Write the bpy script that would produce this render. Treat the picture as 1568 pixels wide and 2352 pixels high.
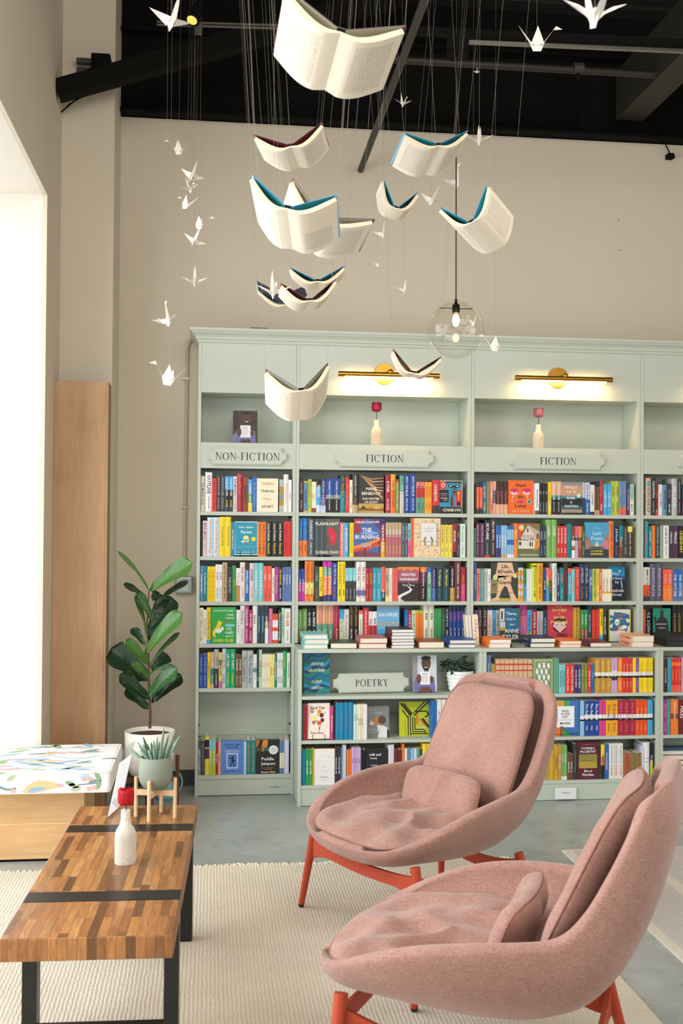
import bpy, math, random
from mathutils import Vector, Matrix, noise
for _o in list(bpy.data.objects): bpy.data.objects.remove(_o, do_unlink=True)
S = bpy.context.scene
COL = S.collection
random.seed(7)
V = Vector
# ------------------------------------------------------------------ camera
FPX, YAW, PIT, ROL = 2499.5, .118901, .0145543, .0073056
CAM = V((0, -6.53, 1.6))
_cy, _sy, _cp, _sp = math.cos(YAW), math.sin(YAW), math.cos(PIT), math.sin(PIT)
FW = V((_sy*_cp, _cy*_cp, _sp)); _r = V((_cy, -_sy, 0)); _u = _r.cross(FW)
_cr, _sr = math.cos(ROL), math.sin(ROL)
RT = _r*_cr + _u*_sr; UP = -_r*_sr + _u*_cr
cd = bpy.data.cameras.new('camera'); cam = bpy.data.objects.new('camera', cd); COL.objects.link(cam)
cd.sensor_fit = 'VERTICAL'; cd.sensor_height = 36.0; cd.lens = FPX/2352*36
cd.dof.use_dof = True; cd.dof.focus_distance = 5.6; cd.dof.aperture_fstop = 6.3
cd.clip_start = .05
cam.matrix_world = Matrix((( RT.x, UP.x, -FW.x, CAM.x), (RT.y, UP.y, -FW.y, CAM.y), (RT.z, UP.z, -FW.z, CAM.z), (0, 0, 0, 1)))
S.camera = cam
def ray(px, py): return FW + RT*((px-784)/FPX) - UP*((py-1176)/FPX)
def atY(px, py, Y): d = ray(px, py); return CAM + d*((Y-CAM.y)/d.y)
def atZ(px, py, Z): d = ray(px, py); return CAM + d*((Z-CAM.z)/d.z)
def atX(px, py, X): d = ray(px, py); return CAM + d*((X-CAM.x)/d.x)
def atD(px, py, dist): return CAM + ray(px, py)*dist
def atPlane(px, py, p, n): d = ray(px, py); return CAM + d*((p-CAM).dot(n)/d.dot(n))
# ------------------------------------------------------------------ world, lights, exposure
S.view_settings.view_transform = 'Standard'; S.view_settings.look = 'None'
S.view_settings.gamma = 1.0; S.view_settings.use_curve_mapping = False
S.view_settings.exposure = -0.14
w = bpy.data.worlds.new('sky'); S.world = w; w.use_nodes = True
w.node_tree.nodes['Background'].inputs[0].default_value = (.92, .96, 1, 1)
w.node_tree.nodes['Background'].inputs[1].default_value = 1.6
def area(name, loc, target, sx, sy, power, col=(1, 1, 1)):
    l = bpy.data.lights.new(name, 'AREA'); l.shape = 'RECTANGLE'; l.size = sx; l.size_y = sy
    l.energy = power; l.color = col
    o = bpy.data.objects.new(name, l); COL.objects.link(o); o.location = loc
    o.rotation_euler = (V(target)-V(loc)).to_track_quat('-Z', 'Y').to_euler(); return o
area('window_daylight_left', (-3.4, -3.0, 2.3), (2.6, -2.7, .6), 5.6, 4.0, 400, (.97, .985, 1))
area('window_daylight_front', (1.2, -10.4, 2.5), (1.2, 0, .9), 5.2, 2.0, 95, (.95, .98, 1))
area('window_daylight_right', (7.4, -4.6, 2.2), (0, -3, .8), 4.0, 2.4, 70, (.97, .985, 1))
area('ceiling_fill', (1.7, -5.0, 4.6), (1.7, -2.0, .8), 4.5, 2.6, 225, (1, .91, .8))  # added soft overhead light, stands in for unseen pendants and track lamps
# ------------------------------------------------------------------ helpers
def lin(h):
    h = h.lstrip('#'); r = []
    for i in (0, 2, 4):
        c = int(h[i:i+2], 16)/255
        r.append(c/12.92 if c <= .04045 else ((c+.055)/1.055)**2.4)
    return (*r, 1)
MATS = {}
def new_mat(name):
    m = bpy.data.materials.new(name); m.use_nodes = True; return m, m.node_tree, m.node_tree.nodes['Principled BSDF']
def mat(h, rough=.5, metal=0, bump=0, scale=60, var=0, name=None, coat=0, sss=0):
    key = (h, rough, metal, bump, scale, var, coat)
    if key in MATS: return MATS[key]
    m, nt, b = new_mat(name or 'paint_'+h.strip('#'))
    b.inputs['Base Color'].default_value = lin(h); b.inputs['Roughness'].default_value = rough; b.inputs['Metallic'].default_value = metal
    if name and 'steel' in name and not metal: b.inputs['Specular IOR Level'].default_value = .15
    if coat: b.inputs['Coat Weight'].default_value = coat
    if bump or var:
        tc = nt.nodes.new('ShaderNodeTexCoord'); n = nt.nodes.new('ShaderNodeTexNoise'); n.inputs['Scale'].default_value = scale; n.inputs['Detail'].default_value = 3
        nt.links.new(tc.outputs['Object'], n.inputs['Vector'])
        if bump:
            bp = nt.nodes.new('ShaderNodeBump'); bp.inputs['Strength'].default_value = bump; bp.inputs['Distance'].default_value = .004
            nt.links.new(n.outputs['Fac'], bp.inputs['Height']); nt.links.new(bp.outputs[0], b.inputs['Normal'])
        if var:
            mx = nt.nodes.new('ShaderNodeMix'); mx.data_type = 'RGBA'; c = lin(h)
            mx.inputs[6].default_value = tuple(x*(1-var) for x in c[:3])+(1,); mx.inputs[7].default_value = tuple(min(1, x*(1+var)) for x in c[:3])+(1,)
            nt.links.new(n.outputs['Fac'], mx.inputs[0]); nt.links.new(mx.outputs[2], b.inputs['Base Color'])
    MATS[key] = m; return m
def emit(h, strength):
    key = ('e', h, strength)
    if key in MATS: return MATS[key]
    m, nt, b = new_mat('glow_'+h.strip('#')); b.inputs['Base Color'].default_value = lin(h)
    b.inputs['Emission Color'].default_value = lin(h); b.inputs['Emission Strength'].default_value = strength
    MATS[key] = m; return m
class MB:
    def __init__(s): s.v = []; s.f = []; s.mi = []; s.mats = []; s.sm = []; s.uv = None
    def m(s, mt):
        if mt not in s.mats: s.mats.append(mt)
        return s.mats.index(mt)
    def add(s, vs, fs, mt, smooth=False):
        o = len(s.v); s.v += [tuple(v) for v in vs]; i = s.m(mt)
        for f in fs: s.f.append(tuple(o+k for k in f)); s.mi.append(i); s.sm.append(smooth)
    def hexa(s, p, mt, mts=None):
        # p: 8 points, bottom 4 ccw then top 4
        fs = [(3, 2, 1, 0), (4, 5, 6, 7), (0, 1, 5, 4), (1, 2, 6, 5), (2, 3, 7, 6), (3, 0, 4, 7)]
        s.add(p, fs, mt)
        if mts:
            for k, mm in mts.items(): s.mi[-6+k] = s.m(mm)
    def box(s, x0, x1, y0, y1, z0, z1, mt, mts=None):
        s.hexa([(x0, y0, z0), (x1, y0, z0), (x1, y1, z0), (x0, y1, z0), (x0, y0, z1), (x1, y0, z1), (x1, y1, z1), (x0, y1, z1)], mt, mts)
    def bar(s, a, b, w, h, mt, up=(0, 0, 1)):
        a = V(a); b = V(b); d = (b-a).normalized(); x = d.cross(V(up)).normalized(); z = x.cross(d)
        q = [a-x*w/2-z*h/2, a+x*w/2-z*h/2, b+x*w/2-z*h/2, b-x*w/2-z*h/2]
        s.hexa(q+[p+z*h for p in q], mt)
    def tube(s, pts, rad, mt, n=10, cap=True, smooth=True):
        pts = [V(p) for p in pts]; k = len(pts); vs = []; fs = []
        if not isinstance(rad, (list, tuple)): rad = [rad]*k
        up = V((0, 0, 1)); prev = None
        for i, p in enumerate(pts):
            d = (pts[min(i+1, k-1)]-pts[max(i-1, 0)]).normalized()
            if prev is None:
                x = d.cross(up)
                if x.length < .05: x = d.cross(V((1, 0, 0)))
                x.normalize()
            else: x = (prev-d*prev.dot(d)).normalized()
            prev = x; y = d.cross(x)
            for j in range(n):
                a = 2*math.pi*j/n; vs.append(p+(x*math.cos(a)+y*math.sin(a))*rad[i])
        for i in range(k-1):
            for j in range(n): fs.append((i*n+j, i*n+(j+1) % n, (i+1)*n+(j+1) % n, (i+1)*n+j))
        s.add(vs, fs, mt, smooth)
        if cap: s.add(vs[:n], [tuple(range(n))[::-1]], mt); s.add(vs[-n:], [tuple(range(n))], mt)
    def lathe(s, prof, c, mt, n=32, smooth=True, ax=None):
        vs = []; fs = []; c = V(c)
        for r, z in prof:
            for j in range(n):
                a = 2*math.pi*j/n; vs.append(c+V((r*math.cos(a), r*math.sin(a), z)))
        for i in range(len(prof)-1):
            for j in range(n): fs.append((i*n+j, i*n+(j+1) % n, (i+1)*n+(j+1) % n, (i+1)*n+j))
        s.add(vs, fs, mt, smooth)
    def disc(s, c, r, ax, mt, n=28):
        c = V(c); ax = V(ax).normalized(); x = ax.orthogonal().normalized(); y = ax.cross(x)
        s.add([c+(x*math.cos(2*math.pi*j/n)+y*math.sin(2*math.pi*j/n))*r for j in range(n)], [tuple(range(n))], mt)
    def sphere(s, c, r, mt, n=20, m=12, sc=(1, 1, 1)):
        vs = []; fs = []
        for i in range(m+1):
            t = math.pi*i/m
            for j in range(n):
                a = 2*math.pi*j/n; vs.append((c[0]+r*sc[0]*math.sin(t)*math.cos(a), c[1]+r*sc[1]*math.sin(t)*math.sin(a), c[2]-r*sc[2]*math.cos(t)))
        for i in range(m):
            for j in range(n): fs.append((i*n+j, i*n+(j+1) % n, (i+1)*n+(j+1) % n, (i+1)*n+j))
        s.add(vs, fs, mt, True)
    def grid(s, P, mt, smooth=True, closeu=False):
        # P[i][j] points
        a = len(P); b = len(P[0]); vs = [p for row in P for p in row]; fs = []
        for i in range(a-1):
            for j in range(b-1 if not closeu else b): fs.append((i*b+j, i*b+(j+1) % b, (i+1)*b+(j+1) % b, (i+1)*b+j))
        s.add(vs, fs, mt, smooth)
    def prism(s, out, off, mt, mside=None):
        n = len(out); off = V(off); a = [V(p) for p in out]; b = [p+off for p in a]
        s.add(a+b, [tuple(range(n))[::-1], tuple(range(n, 2*n))], mt)
        s.add(a+b, [(i, (i+1) % n, n+(i+1) % n, n+i) for i in range(n)], mside or mt)
    def build(s, name, parent=None, bevel=0, seg=2, subsurf=0, **props):
        me = bpy.data.meshes.new(name)
        me.from_pydata(s.v, [], s.f)
        for mt in s.mats: me.materials.append(mt)
        me.polygons.foreach_set('material_index', s.mi); me.polygons.foreach_set('use_smooth', s.sm)
        if s.uv:
            uvl = me.uv_layers.new(name='UVMap')
            for li, lp in enumerate(me.loops): uvl.data[li].uv = s.uv.get(lp.vertex_index, (0, 0))
        me.update()
        o = bpy.data.objects.new(name, me); COL.objects.link(o)
        if parent is not None:
            o.parent = parent
            if parent.type == 'EMPTY' and not parent.get('local'): o.location = -V(parent.location)
        if bevel:
            bm = o.modifiers.new('bevel', 'BEVEL'); bm.width = bevel; bm.segments = seg; bm.limit_method = 'ANGLE'; bm.angle_limit = .6
        if subsurf:
            sm = o.modifiers.new('subsurf', 'SUBSURF'); sm.levels = subsurf; sm.render_levels = subsurf
        for k, x in props.items(): o[k] = x
        return o
def thing(name, label, cat, loc=(0, 0, 0), group=None, rz=0, local=False):
    o = bpy.data.objects.new(name, None); COL.objects.link(o); o.location = loc; o.rotation_euler = (0, 0, rz)
    o.empty_display_size = .05
    if local: o['local'] = True
    o['label'] = label; o['category'] = cat
    if group: o['group'] = group
    return o
def tag(o, label, cat, group=None):
    o['label'] = label; o['category'] = cat
    if group: o['group'] = group
    return o
def struct(o): o['kind'] = 'structure'; return o
def dup(root, loc, rz=None, label=None):
    r = root.copy(); COL.objects.link(r); r.location = loc
    if rz is not None: r.rotation_euler = (0, 0, rz)
    if label: r['label'] = label
    for ch in list(root.children):
        c = ch.copy(); COL.objects.link(c); c.parent = r
        for g in list(ch.children):
            d = g.copy(); COL.objects.link(d); d.parent = c
    return r
# text -> polygon outlines, cached
TXT = {}
def text_mesh(t, bold=.012, res=1):
    k = (t, bold)
    if k in TXT: return TXT[k]
    cu = bpy.data.curves.new('lettering', 'FONT'); cu.body = t; cu.size = 1; cu.resolution_u = res; cu.offset = bold; cu.fill_mode = 'FRONT'
    o = bpy.data.objects.new('lettering', cu); me = o.to_mesh()
    vs = [tuple(v.co)[:2] for v in me.vertices]; fs = [tuple(p.vertices) for p in me.polygons]
    o.to_mesh_clear(); bpy.data.objects.remove(o); bpy.data.curves.remove(cu)
    if not vs: TXT[k] = None; return None
    x0 = min(v[0] for v in vs); x1 = max(v[0] for v in vs); y0 = min(v[1] for v in vs); y1 = max(v[1] for v in vs)
    TXT[k] = ([(v[0]-x0, v[1]-y0) for v in vs], fs, x1-x0, y1-y0); return TXT[k]
def put_text(mb, t, org, ex, ey, w, h, mt, bold=.012, align='c', res=1, stretch=1.0):
    """lettering centred on org, at most w wide and h high, along ex / ey"""
    r = text_mesh(t, bold, res)
    if not r: return
    vs, fs, tw, th = r; s = min(w/tw, h/th); sy = min(h/th, s*1.6*stretch) if stretch != 1.0 else s
    ox = -tw*s/2 if align == 'c' else 0
    org = V(org); ex = V(ex); ey = V(ey)
    mb.add([org+ex*(ox+v[0]*s)+ey*(v[1]*sy-th*sy/2) for v in vs], fs, mt)
# ------------------------------------------------------------------ materials of the setting
def wall_mat(name, c, scale=55, bump=.12):
    m, nt, b = new_mat(name); b.inputs['Roughness'].default_value = .75
    tc = nt.nodes.new('ShaderNodeTexCoord'); n = nt.nodes.new('ShaderNodeTexNoise'); n.inputs['Scale'].default_value = scale; n.inputs['Detail'].default_value = 4
    n2 = nt.nodes.new('ShaderNodeTexNoise'); n2.inputs['Scale'].default_value = .9
    mx = nt.nodes.new('ShaderNodeMix'); mx.data_type = 'RGBA'; cc = lin(c)
    mx.inputs[6].default_value = tuple(x*.95 for x in cc[:3])+(1,); mx.inputs[7].default_value = tuple(min(1, x*1.05) for x in cc[:3])+(1,)
    bp = nt.nodes.new('ShaderNodeBump'); bp.inputs['Strength'].default_value = bump; bp.inputs['Distance'].default_value = .003
    L = nt.links.new; L(tc.outputs['Object'], n.inputs['Vector']); L(tc.outputs['Object'], n2.inputs['Vector']); L(n2.outputs['Fac'], mx.inputs[0])
    L(mx.outputs[2], b.inputs['Base Color']); L(n.outputs['Fac'], bp.inputs['Height']); L(bp.outputs[0], b.inputs['Normal']); return m
WALL = wall_mat('wall_paint', 'd0c5b1'); WALLW = wall_mat('reveal_paint', 'dcd5c8')
CASE = mat('bcc4b6', .42, 0, .05, 30, .02, 'sage_paint'); BLACK = mat('0b0a09', .9, 0, .1, 40, 0, 'black_steel'); BLK2 = mat('0e0d0b', .85, 0, .05, 40, 0, 'dark_steel')
def floor_mat():
    m, nt, b = new_mat('polished_concrete'); L = nt.links.new
    tc = nt.nodes.new('ShaderNodeTexCoord')
    def nz(s, d, dist=0):
        n = nt.nodes.new('ShaderNodeTexNoise'); n.inputs['Scale'].default_value = s; n.inputs['Detail'].default_value = d; n.inputs['Distortion'].default_value = dist
        L(tc.outputs['Object'], n.inputs['Vector']); return n
    a = nz(1.1, 6, .6); c = nz(7, 8, 1.2); d = nz(45, 3)
    r = nt.nodes.new('ShaderNodeValToRGB'); e = r.color_ramp; e.elements[0].position = .3; e.elements[0].color = lin('8d948f'); e.elements[1].position = .7; e.elements[1].color = lin('aeb6b4')
    L(a.outputs['Fac'], r.inputs[0])
    r2 = nt.nodes.new('ShaderNodeValToRGB'); e = r2.color_ramp; e.elements[0].position = .35; e.elements[0].color = (.86, .855, .84, 1); e.elements[1].position = .65; e.elements[1].color = (1.04, 1.04, 1.05, 1)
    L(c.outputs['Fac'], r2.inputs[0])
    mx = nt.nodes.new('ShaderNodeMix'); mx.data_type = 'RGBA'; mx.blend_type = 'MULTIPLY'; mx.inputs[0].default_value = .8
    L(r.outputs[0], mx.inputs[6]); L(r2.outputs[0], mx.inputs[7]); L(mx.outputs[2], b.inputs['Base Color'])
    mr = nt.nodes.new('ShaderNodeMapRange'); mr.inputs['To Min'].default_value = .18; mr.inputs['To Max'].default_value = .42
    L(c.outputs['Fac'], mr.inputs['Value']); L(mr.outputs[0], b.inputs['Roughness'])
    bp = nt.nodes.new('ShaderNodeBump'); bp.inputs['Strength'].default_value = .06; bp.inputs['Distance'].default_value = .004
    L(d.outputs['Fac'], bp.inputs['Height']); L(bp.outputs[0], b.inputs['Normal']); return m
# ------------------------------------------------------------------ the room shell
XL, YB, XR, YF, ZW, ZC = -.877, .30, 6.4, -10.0, 4.14, 4.95
YWIN, ZWIN, XG = -.65, 3.35, -1.45     # far jamb, head and glass plane of the window bay
b = MB(); b.box(-2.6, XR+.3, YF-.3, YB+.3, -.2, 0, floor_mat()); struct(b.build('floor'))
b = MB(); b.box(-1.6, XR+.3, YB, YB+.2, 0, ZW, WALL); struct(b.build('wall_back'))
b = MB(); b.box(-1.6, XR+.3, YB-.02, YB+.2, ZW, ZC, BLACK)
b.box(-.575, XR, YB-.11, YB, ZW, ZW+.018, BLACK); b.box(-.575, XR, YB-.11, YB, ZW+.5, ZW+.518, BLACK)
struct(b.build('trim_1', label='black steel header beam over the back wall'))
# left wall with its deep window bay
b = MB()
b.box(XL-.02, XL, YWIN, YB, 0, ZC, WALL); b.box(XL-.02, XL, -4.9, YWIN, ZWIN, ZC, WALL)
b.box(XL-.02, XL, YF, -4.9, 0, ZC, WALL)
struct(b.build('wall_left'))
b = MB()
b.box(XG, XL-.0205, YWIN, YWIN+.15, 0, ZWIN+.1, WALLW); b.box(XG, XL-.0205, -5.0, -4.9, 0, ZWIN+.1, WALLW)
b.box(XG, XL-.0205, -4.9, YWIN, ZWIN, ZWIN+.1, WALLW)
struct(b.build('trim_2', label='white reveal of the deep left window bay'))
def glass_mat():
    m = bpy.data.materials.new('window_glass'); m.use_nodes = True; nt = m.node_tree; nt.nodes.clear()
    o = nt.nodes.new('ShaderNodeOutputMaterial'); t = nt.nodes.new('ShaderNodeBsdfTransparent'); g = nt.nodes.new('ShaderNodeBsdfGlossy'); g.inputs['Roughness'].default_value = 0
    mx = nt.nodes.new('ShaderNodeMixShader'); fr = nt.nodes.new('ShaderNodeFresnel'); fr.inputs[0].default_value = 1.3
    nt.links.new(fr.outputs[0], mx.inputs[0]); nt.links.new(t.outputs[0], mx.inputs[1]); nt.links.new(g.outputs[0], mx.inputs[2]); nt.links.new(mx.outputs[0], o.inputs[0]); return m
GLASS = glass_mat()
def window(name, p0, p1, axis, z0, z1, nm):
    """frame with mullions on a plane; axis 0: runs along x at y=p, axis 1: along y at x=p"""
    r = MB(); t = .06; fr = mat('2c2b28', .45, .3)
    def bx(a, b_, c, d):
        if axis == 1: r.box(p0[0]-t/2, p0[0]+t/2, a, b_, c, d, fr)
        else: r.box(a, b_, p0[1]-t/2, p0[1]+t/2, c, d, fr)
    a0, a1 = (p0[1], p1[1]) if axis == 1 else (p0[0], p1[0])
    for k in range(nm+1):
        a = a0+(a1-a0)*k/nm; bx(a-t/2, a+t/2, z0, z1)
    for z in (z0, z0+(z1-z0)*.62, z1): bx(a0, a1, z-t/2, z+t/2)
    o = struct(r.build(name))
    g = MB()
    if axis == 1: g.add([(p0[0], a0, z0), (p0[0], a1, z0), (p0[0], a1, z1), (p0[0], a0, z1)], [(0, 1, 2, 3)], GLASS)
    else: g.add([(a0, p0[1], z0), (a1, p0[1], z0), (a1, p0[1], z1), (a0, p0[1], z1)], [(0, 1, 2, 3)], GLASS)
    g.build('window_pane', o)
window('window_1', (XG, -4.9), (XG, YWIN), 1, .03, ZWIN, 3)
window('window_2', (-1.2, YF), (3.9, YF), 0, .25, 3.1, 4)
window('window_3', (XR, -6.8), (XR, -2.6), 1, .3, 3.0, 3)
b = MB()   # wall behind the camera, with the storefront opening
b.box(-1.6, -1.2, YF-.2, YF, 0, ZC, WALL); b.box(3.9, XR+.3, YF-.2, YF, 0, ZC, WALL); b.box(-1.2, 3.9, YF-.2, YF, 0, .25, WALL)
b.box(-1.2, 3.9, YF-.2, YF, 4.05, ZC, WALL); b.box(1.2, 3.9, YF-.2, YF, 3.1, 4.05, WALL); struct(b.build('wall_front'))
b = MB()
b.box(XR, XR+.2, YF, -6.8, 0, ZC, WALL); b.box(XR, XR+.2, -2.6, YB, 0, ZC, WALL); b.box(XR, XR+.2, -6.8, -2.6, 0, .3, WALL); b.box(XR, XR+.2, -6.8, -2.6, 3.0, ZC, WALL)
struct(b.build('wall_right'))
b = MB()   # corrugated roof deck, ribs along x
rows = []; y = YF-.2; k = 0
while y < YB+.25:
    for dy, z in ((0, ZC), (.05, ZC), (.075, ZC+.045), (.125, ZC+.045)): rows.append((y+dy, z))
    y += .15
b.grid([[(x, yy, z) for x in (-2.2, XR+.3)] for yy, z in rows], mat('151310', .85), smooth=False)
b.box(-2.2, XR+.3, YF-.2, YB+.25, ZC+.06, ZC+.1, BLACK)
struct(b.build('ceiling'))
# pilaster in the left corner and the wooden casing of its lower part
b = MB(); b.box(XL, -.578, -.13, YB, 0, ZC, WALL); struct(b.build('trim_3', label='beige pilaster in the left back corner'))
WD = None
def wood(name, c1, c2, c3, sx=1, sy=1, sz=8, rough=.45, stretch=(8, 8, .7)):
    m, nt, bs = new_mat(name); L = nt.links.new; tc = nt.nodes.new('ShaderNodeTexCoord'); mp = nt.nodes.new('ShaderNodeMapping'); mp.inputs['Scale'].default_value = stretch
    n = nt.nodes.new('ShaderNodeTexNoise'); n.inputs['Scale'].default_value = 3.2; n.inputs['Detail'].default_value = 7; n.inputs['Distortion'].default_value = 1.1
    n2 = nt.nodes.new('ShaderNodeTexNoise'); n2.inputs['Scale'].default_value = 2.2; n2.inputs['Detail'].default_value = 3; n2.inputs['Distortion'].default_value = .4
    r = nt.nodes.new('ShaderNodeValToRGB'); e = r.color_ramp; e.elements[0].position = .28; e.elements[0].color = lin(c1); e.elements[1].position = .72; e.elements[1].color = lin(c3)
    x = e.elements.new(.5); x.color = lin(c2)
    ad = nt.nodes.new('ShaderNodeMix'); ad.data_type = 'FLOAT'; ad.inputs[0].default_value = .55
    L(tc.outputs['Object'], mp.inputs[0]); L(mp.outputs[0], n.inputs['Vector']); L(tc.outputs['Object'], n2.inputs['Vector'])
    L(n.outputs['Fac'], ad.inputs[2]); L(n2.outputs['Fac'], ad.inputs[3]); L(ad.outputs[0], r.inputs[0]); L(r.outputs[0], bs.inputs['Base Color'])
    bs.inputs['Roughness'].default_value = rough; return m
MAPLE = wood('maple_veneer', 'a07a55', 'b78f68', 'c39f78'); MAPLE2 = wood('birch_veneer', 'c39660', 'd9b07e', 'e6c294', stretch=(.9, 8, 10))
pc = thing('column_casing', 'tall maple casing boxed around the foot of the corner pilaster', 'casing', (-.73, -.31, 0))
b = MB(); b.box(XL+.0005, -.592, -.318, -.296, .0, 2.41, MAPLE); b.build('front_board', pc, bevel=.002)
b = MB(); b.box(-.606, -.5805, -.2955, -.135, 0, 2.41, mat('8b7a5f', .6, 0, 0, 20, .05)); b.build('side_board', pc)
b = MB(); b.box(-.5915, -.5805, -.318, -.2958, 0, 2.41, MAPLE); b.build('edge_strip', pc)
# baseboard
b = MB(); b.box(-.577, -.087, YB-.015, YB, 0, .095, mat('3a403f', .6)); struct(b.build('baseboard_back'))
b = MB()
for q in ((1420, 505), (1424, 575)):
    p = atY(*q, YB-.001); b.disc(p, .006, (0, -1, 0), mat('8f8a70', .8), 10)
tag(b.build('wall_anchor_marks', group='small marks on the wall'), 'two small grey screw marks on the beige wall right of the globe lamp', 'mark')
# ------------------------------------------------------------------ bookcases
XU = [-.085, .503, 1.5785, 2.661, 3.745]; ST = .0195
CT, CB = 2.782, 2.698
DEP = .27
def serif(ch):
    T = .14; t = .056; sh = .036; P = []
    def r(x0, y0, x1, y1): P.append([(x0, y0), (x1, y0), (x1, y1), (x0, y1)])
    def sf(x, y, w=.15): r(x-w, y, x+w, y+sh)
    def ring(cx, cy, ro, so, ri, si, a0, a1, n=26):
        for i in range(n):
            a = math.radians(a0+(a1-a0)*i/n); c = math.radians(a0+(a1-a0)*(i+1)/n)
            P.append([(cx+ro*math.cos(a), cy+so*math.sin(a)), (cx+ro*math.cos(c), cy+so*math.sin(c)), (cx+ri*math.cos(c), cy+si*math.sin(c)), (cx+ri*math.cos(a), cy+si*math.sin(a))])
    W = .4
    if ch == 'I': r(.2-T/2, 0, .2+T/2, 1); sf(.2, 0); sf(.2, 1-sh)
    elif ch == 'N':
        r(.14, 0, .14+t, 1); r(.72, 0, .72+t, 1); P.append([(.05, 1), (.05+T*1.25, 1), (.765, 0), (.70, 0)]); sf(.16, 0, .12); sf(.74, 1-sh, .12); r(0, 1-sh, .14, 1); W = .88
    elif ch == 'O': ring(.45, .5, .43, .52, .30, .475, 0, 360, 40); W = .9
    elif ch == 'C': ring(.46, .5, .44, .52, .31, .475, 38, 318, 34); r(.775, .66, .805, 1.0); W = .86
    elif ch in 'FE':
        r(.13, 0, .13+T, 1); sf(.19, 0, .17 if ch == 'F' else .14); r(.02, 1-t, .6, 1); r(.57, .78, .60, 1); r(.2, .5, .46, .5+t); r(.44, .42, .465, .63); W = .62
        if ch == 'E': r(.05, 0, .64, t); P.append([(.6, 0), (.66, .24), (.635, .24), (.57, 0)]); W = .68
    elif ch in 'PR':
        r(.13, 0, .13+T, 1); sf(.19, 0, .16); r(.03, 1-sh, .2, 1); ring(.28, .73, .36, .27, .23, .235, -90, 90, 18); r(.2, .96, .3, 1); r(.2, .46, .3, .5); W = .66
        if ch == 'R': P.append([(.32, .47), (.46, .47), (.76, 0), (.6, 0)]); r(.58, 0, .84, sh); W = .8
    elif ch == 'T': r(.37-T/2, 0, .37+T/2, 1); sf(.37, 0); r(.02, 1-t, .72, 1); r(.02, .77, .045, 1); r(.695, .77, .72, 1); W = .74
    elif ch == 'Y': P.append([(.06, 1), (.21, 1), (.43, .44), (.34, .42)]); P.append([(.6, 1), (.65, 1), (.43, .44), (.39, .46)]); r(.33, 0, .33+T, .47); sf(.39, 0); sf(.13, 1-sh, .13); sf(.63, 1-sh, .1); W = .74
    elif ch == '-': r(.04, .33, .34, .39); W = .38
    return P, W
def serif_text(mb, t, org, ex, ey, w, mt):
    ws = [serif(c)[1]+.08 for c in t]; tot = sum(ws)-.08; s = w/tot; x = -w/2; ex = V(ex); ey = V(ey); org = V(org)
    for c, cw in zip(t, ws):
        for p in serif(c)[0]: mb.add([org+ex*(x+a*s)+ey*(b_*s-s/2) for a, b_ in p], [tuple(range(len(p)))], mt)
        x += cw*s
INK = mat('171c2c', .6)
def plaque_outline(w, h, r, n=6):
    o = []
    for sx, sy in ((1, 1), (-1, 1), (-1, -1), (1, -1)):
        cx, cy = sx*w/2, sy*h/2; e = .16*r
        pts = []
        for i in range(n+1):
            a = math.pi/2*i/n; pts.append((cx-sx*r*math.cos(a), cy-sy*r*math.sin(a)))
        pts = [(cx, cy-sy*(r+0)), ] + [(cx-sx*r*math.sin(math.pi/2*i/n)*1, cy-sy*r*math.cos(math.pi/2*i/n)) for i in range(n+1)]
        pts = [(cx, cy-sy*(r+e)), (cx-sx*e, cy-sy*(r+e))] + [(cx-sx*(e+r*math.sin(math.pi/2*i/n)), cy-sy*(e+r*math.cos(math.pi/2*i/n))) for i in range(n+1)] + [(cx-sx*(r+e), cy-sy*e), (cx-sx*(r+e), cy)]
        if sx*sy < 0: pts = pts[::-1]
        o += pts
    return o
def plaque(mb, c, w, h, dy, ex=V((1, 0, 0)), ez=V((0, 0, 1)), r=None):
    nrm = ex.cross(ez); c = V(c); r = r or h*.24
    o1 = plaque_outline(w, h, r); mb.prism([c+ex*x+ez*z for x, z in o1], nrm*dy*.6, CASE)
    o2 = plaque_outline(w-.012, h-.012, r); mb.prism([c+nrm*dy*.55+ex*x+ez*z for x, z in o2], nrm*dy*.45, CASE)
SHZ = [1.692, 1.424, 1.155, .904, .640, .124]
bays = [('bookcase', 'sage green wall bookcase under the NON-FICTION plaque, left end of the run', 0, SHZ, 'NON-FICTION', (.2115, .469)),
        ('bookcase', 'sage green wall bookcase under the first FICTION plaque, with brass picture light', 1, SHZ[:3], 'FICTION', (1.039, .608)),
        ('bookcase', 'sage green wall bookcase under the second FICTION plaque, right of centre', 2, SHZ[:3], 'FICTION', (2.1225, .605)),
        ('bookcase', 'sage green wall bookcase cut off by the right edge of the photo', 3, SHZ[:3], None, (3.2, .6))]
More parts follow.
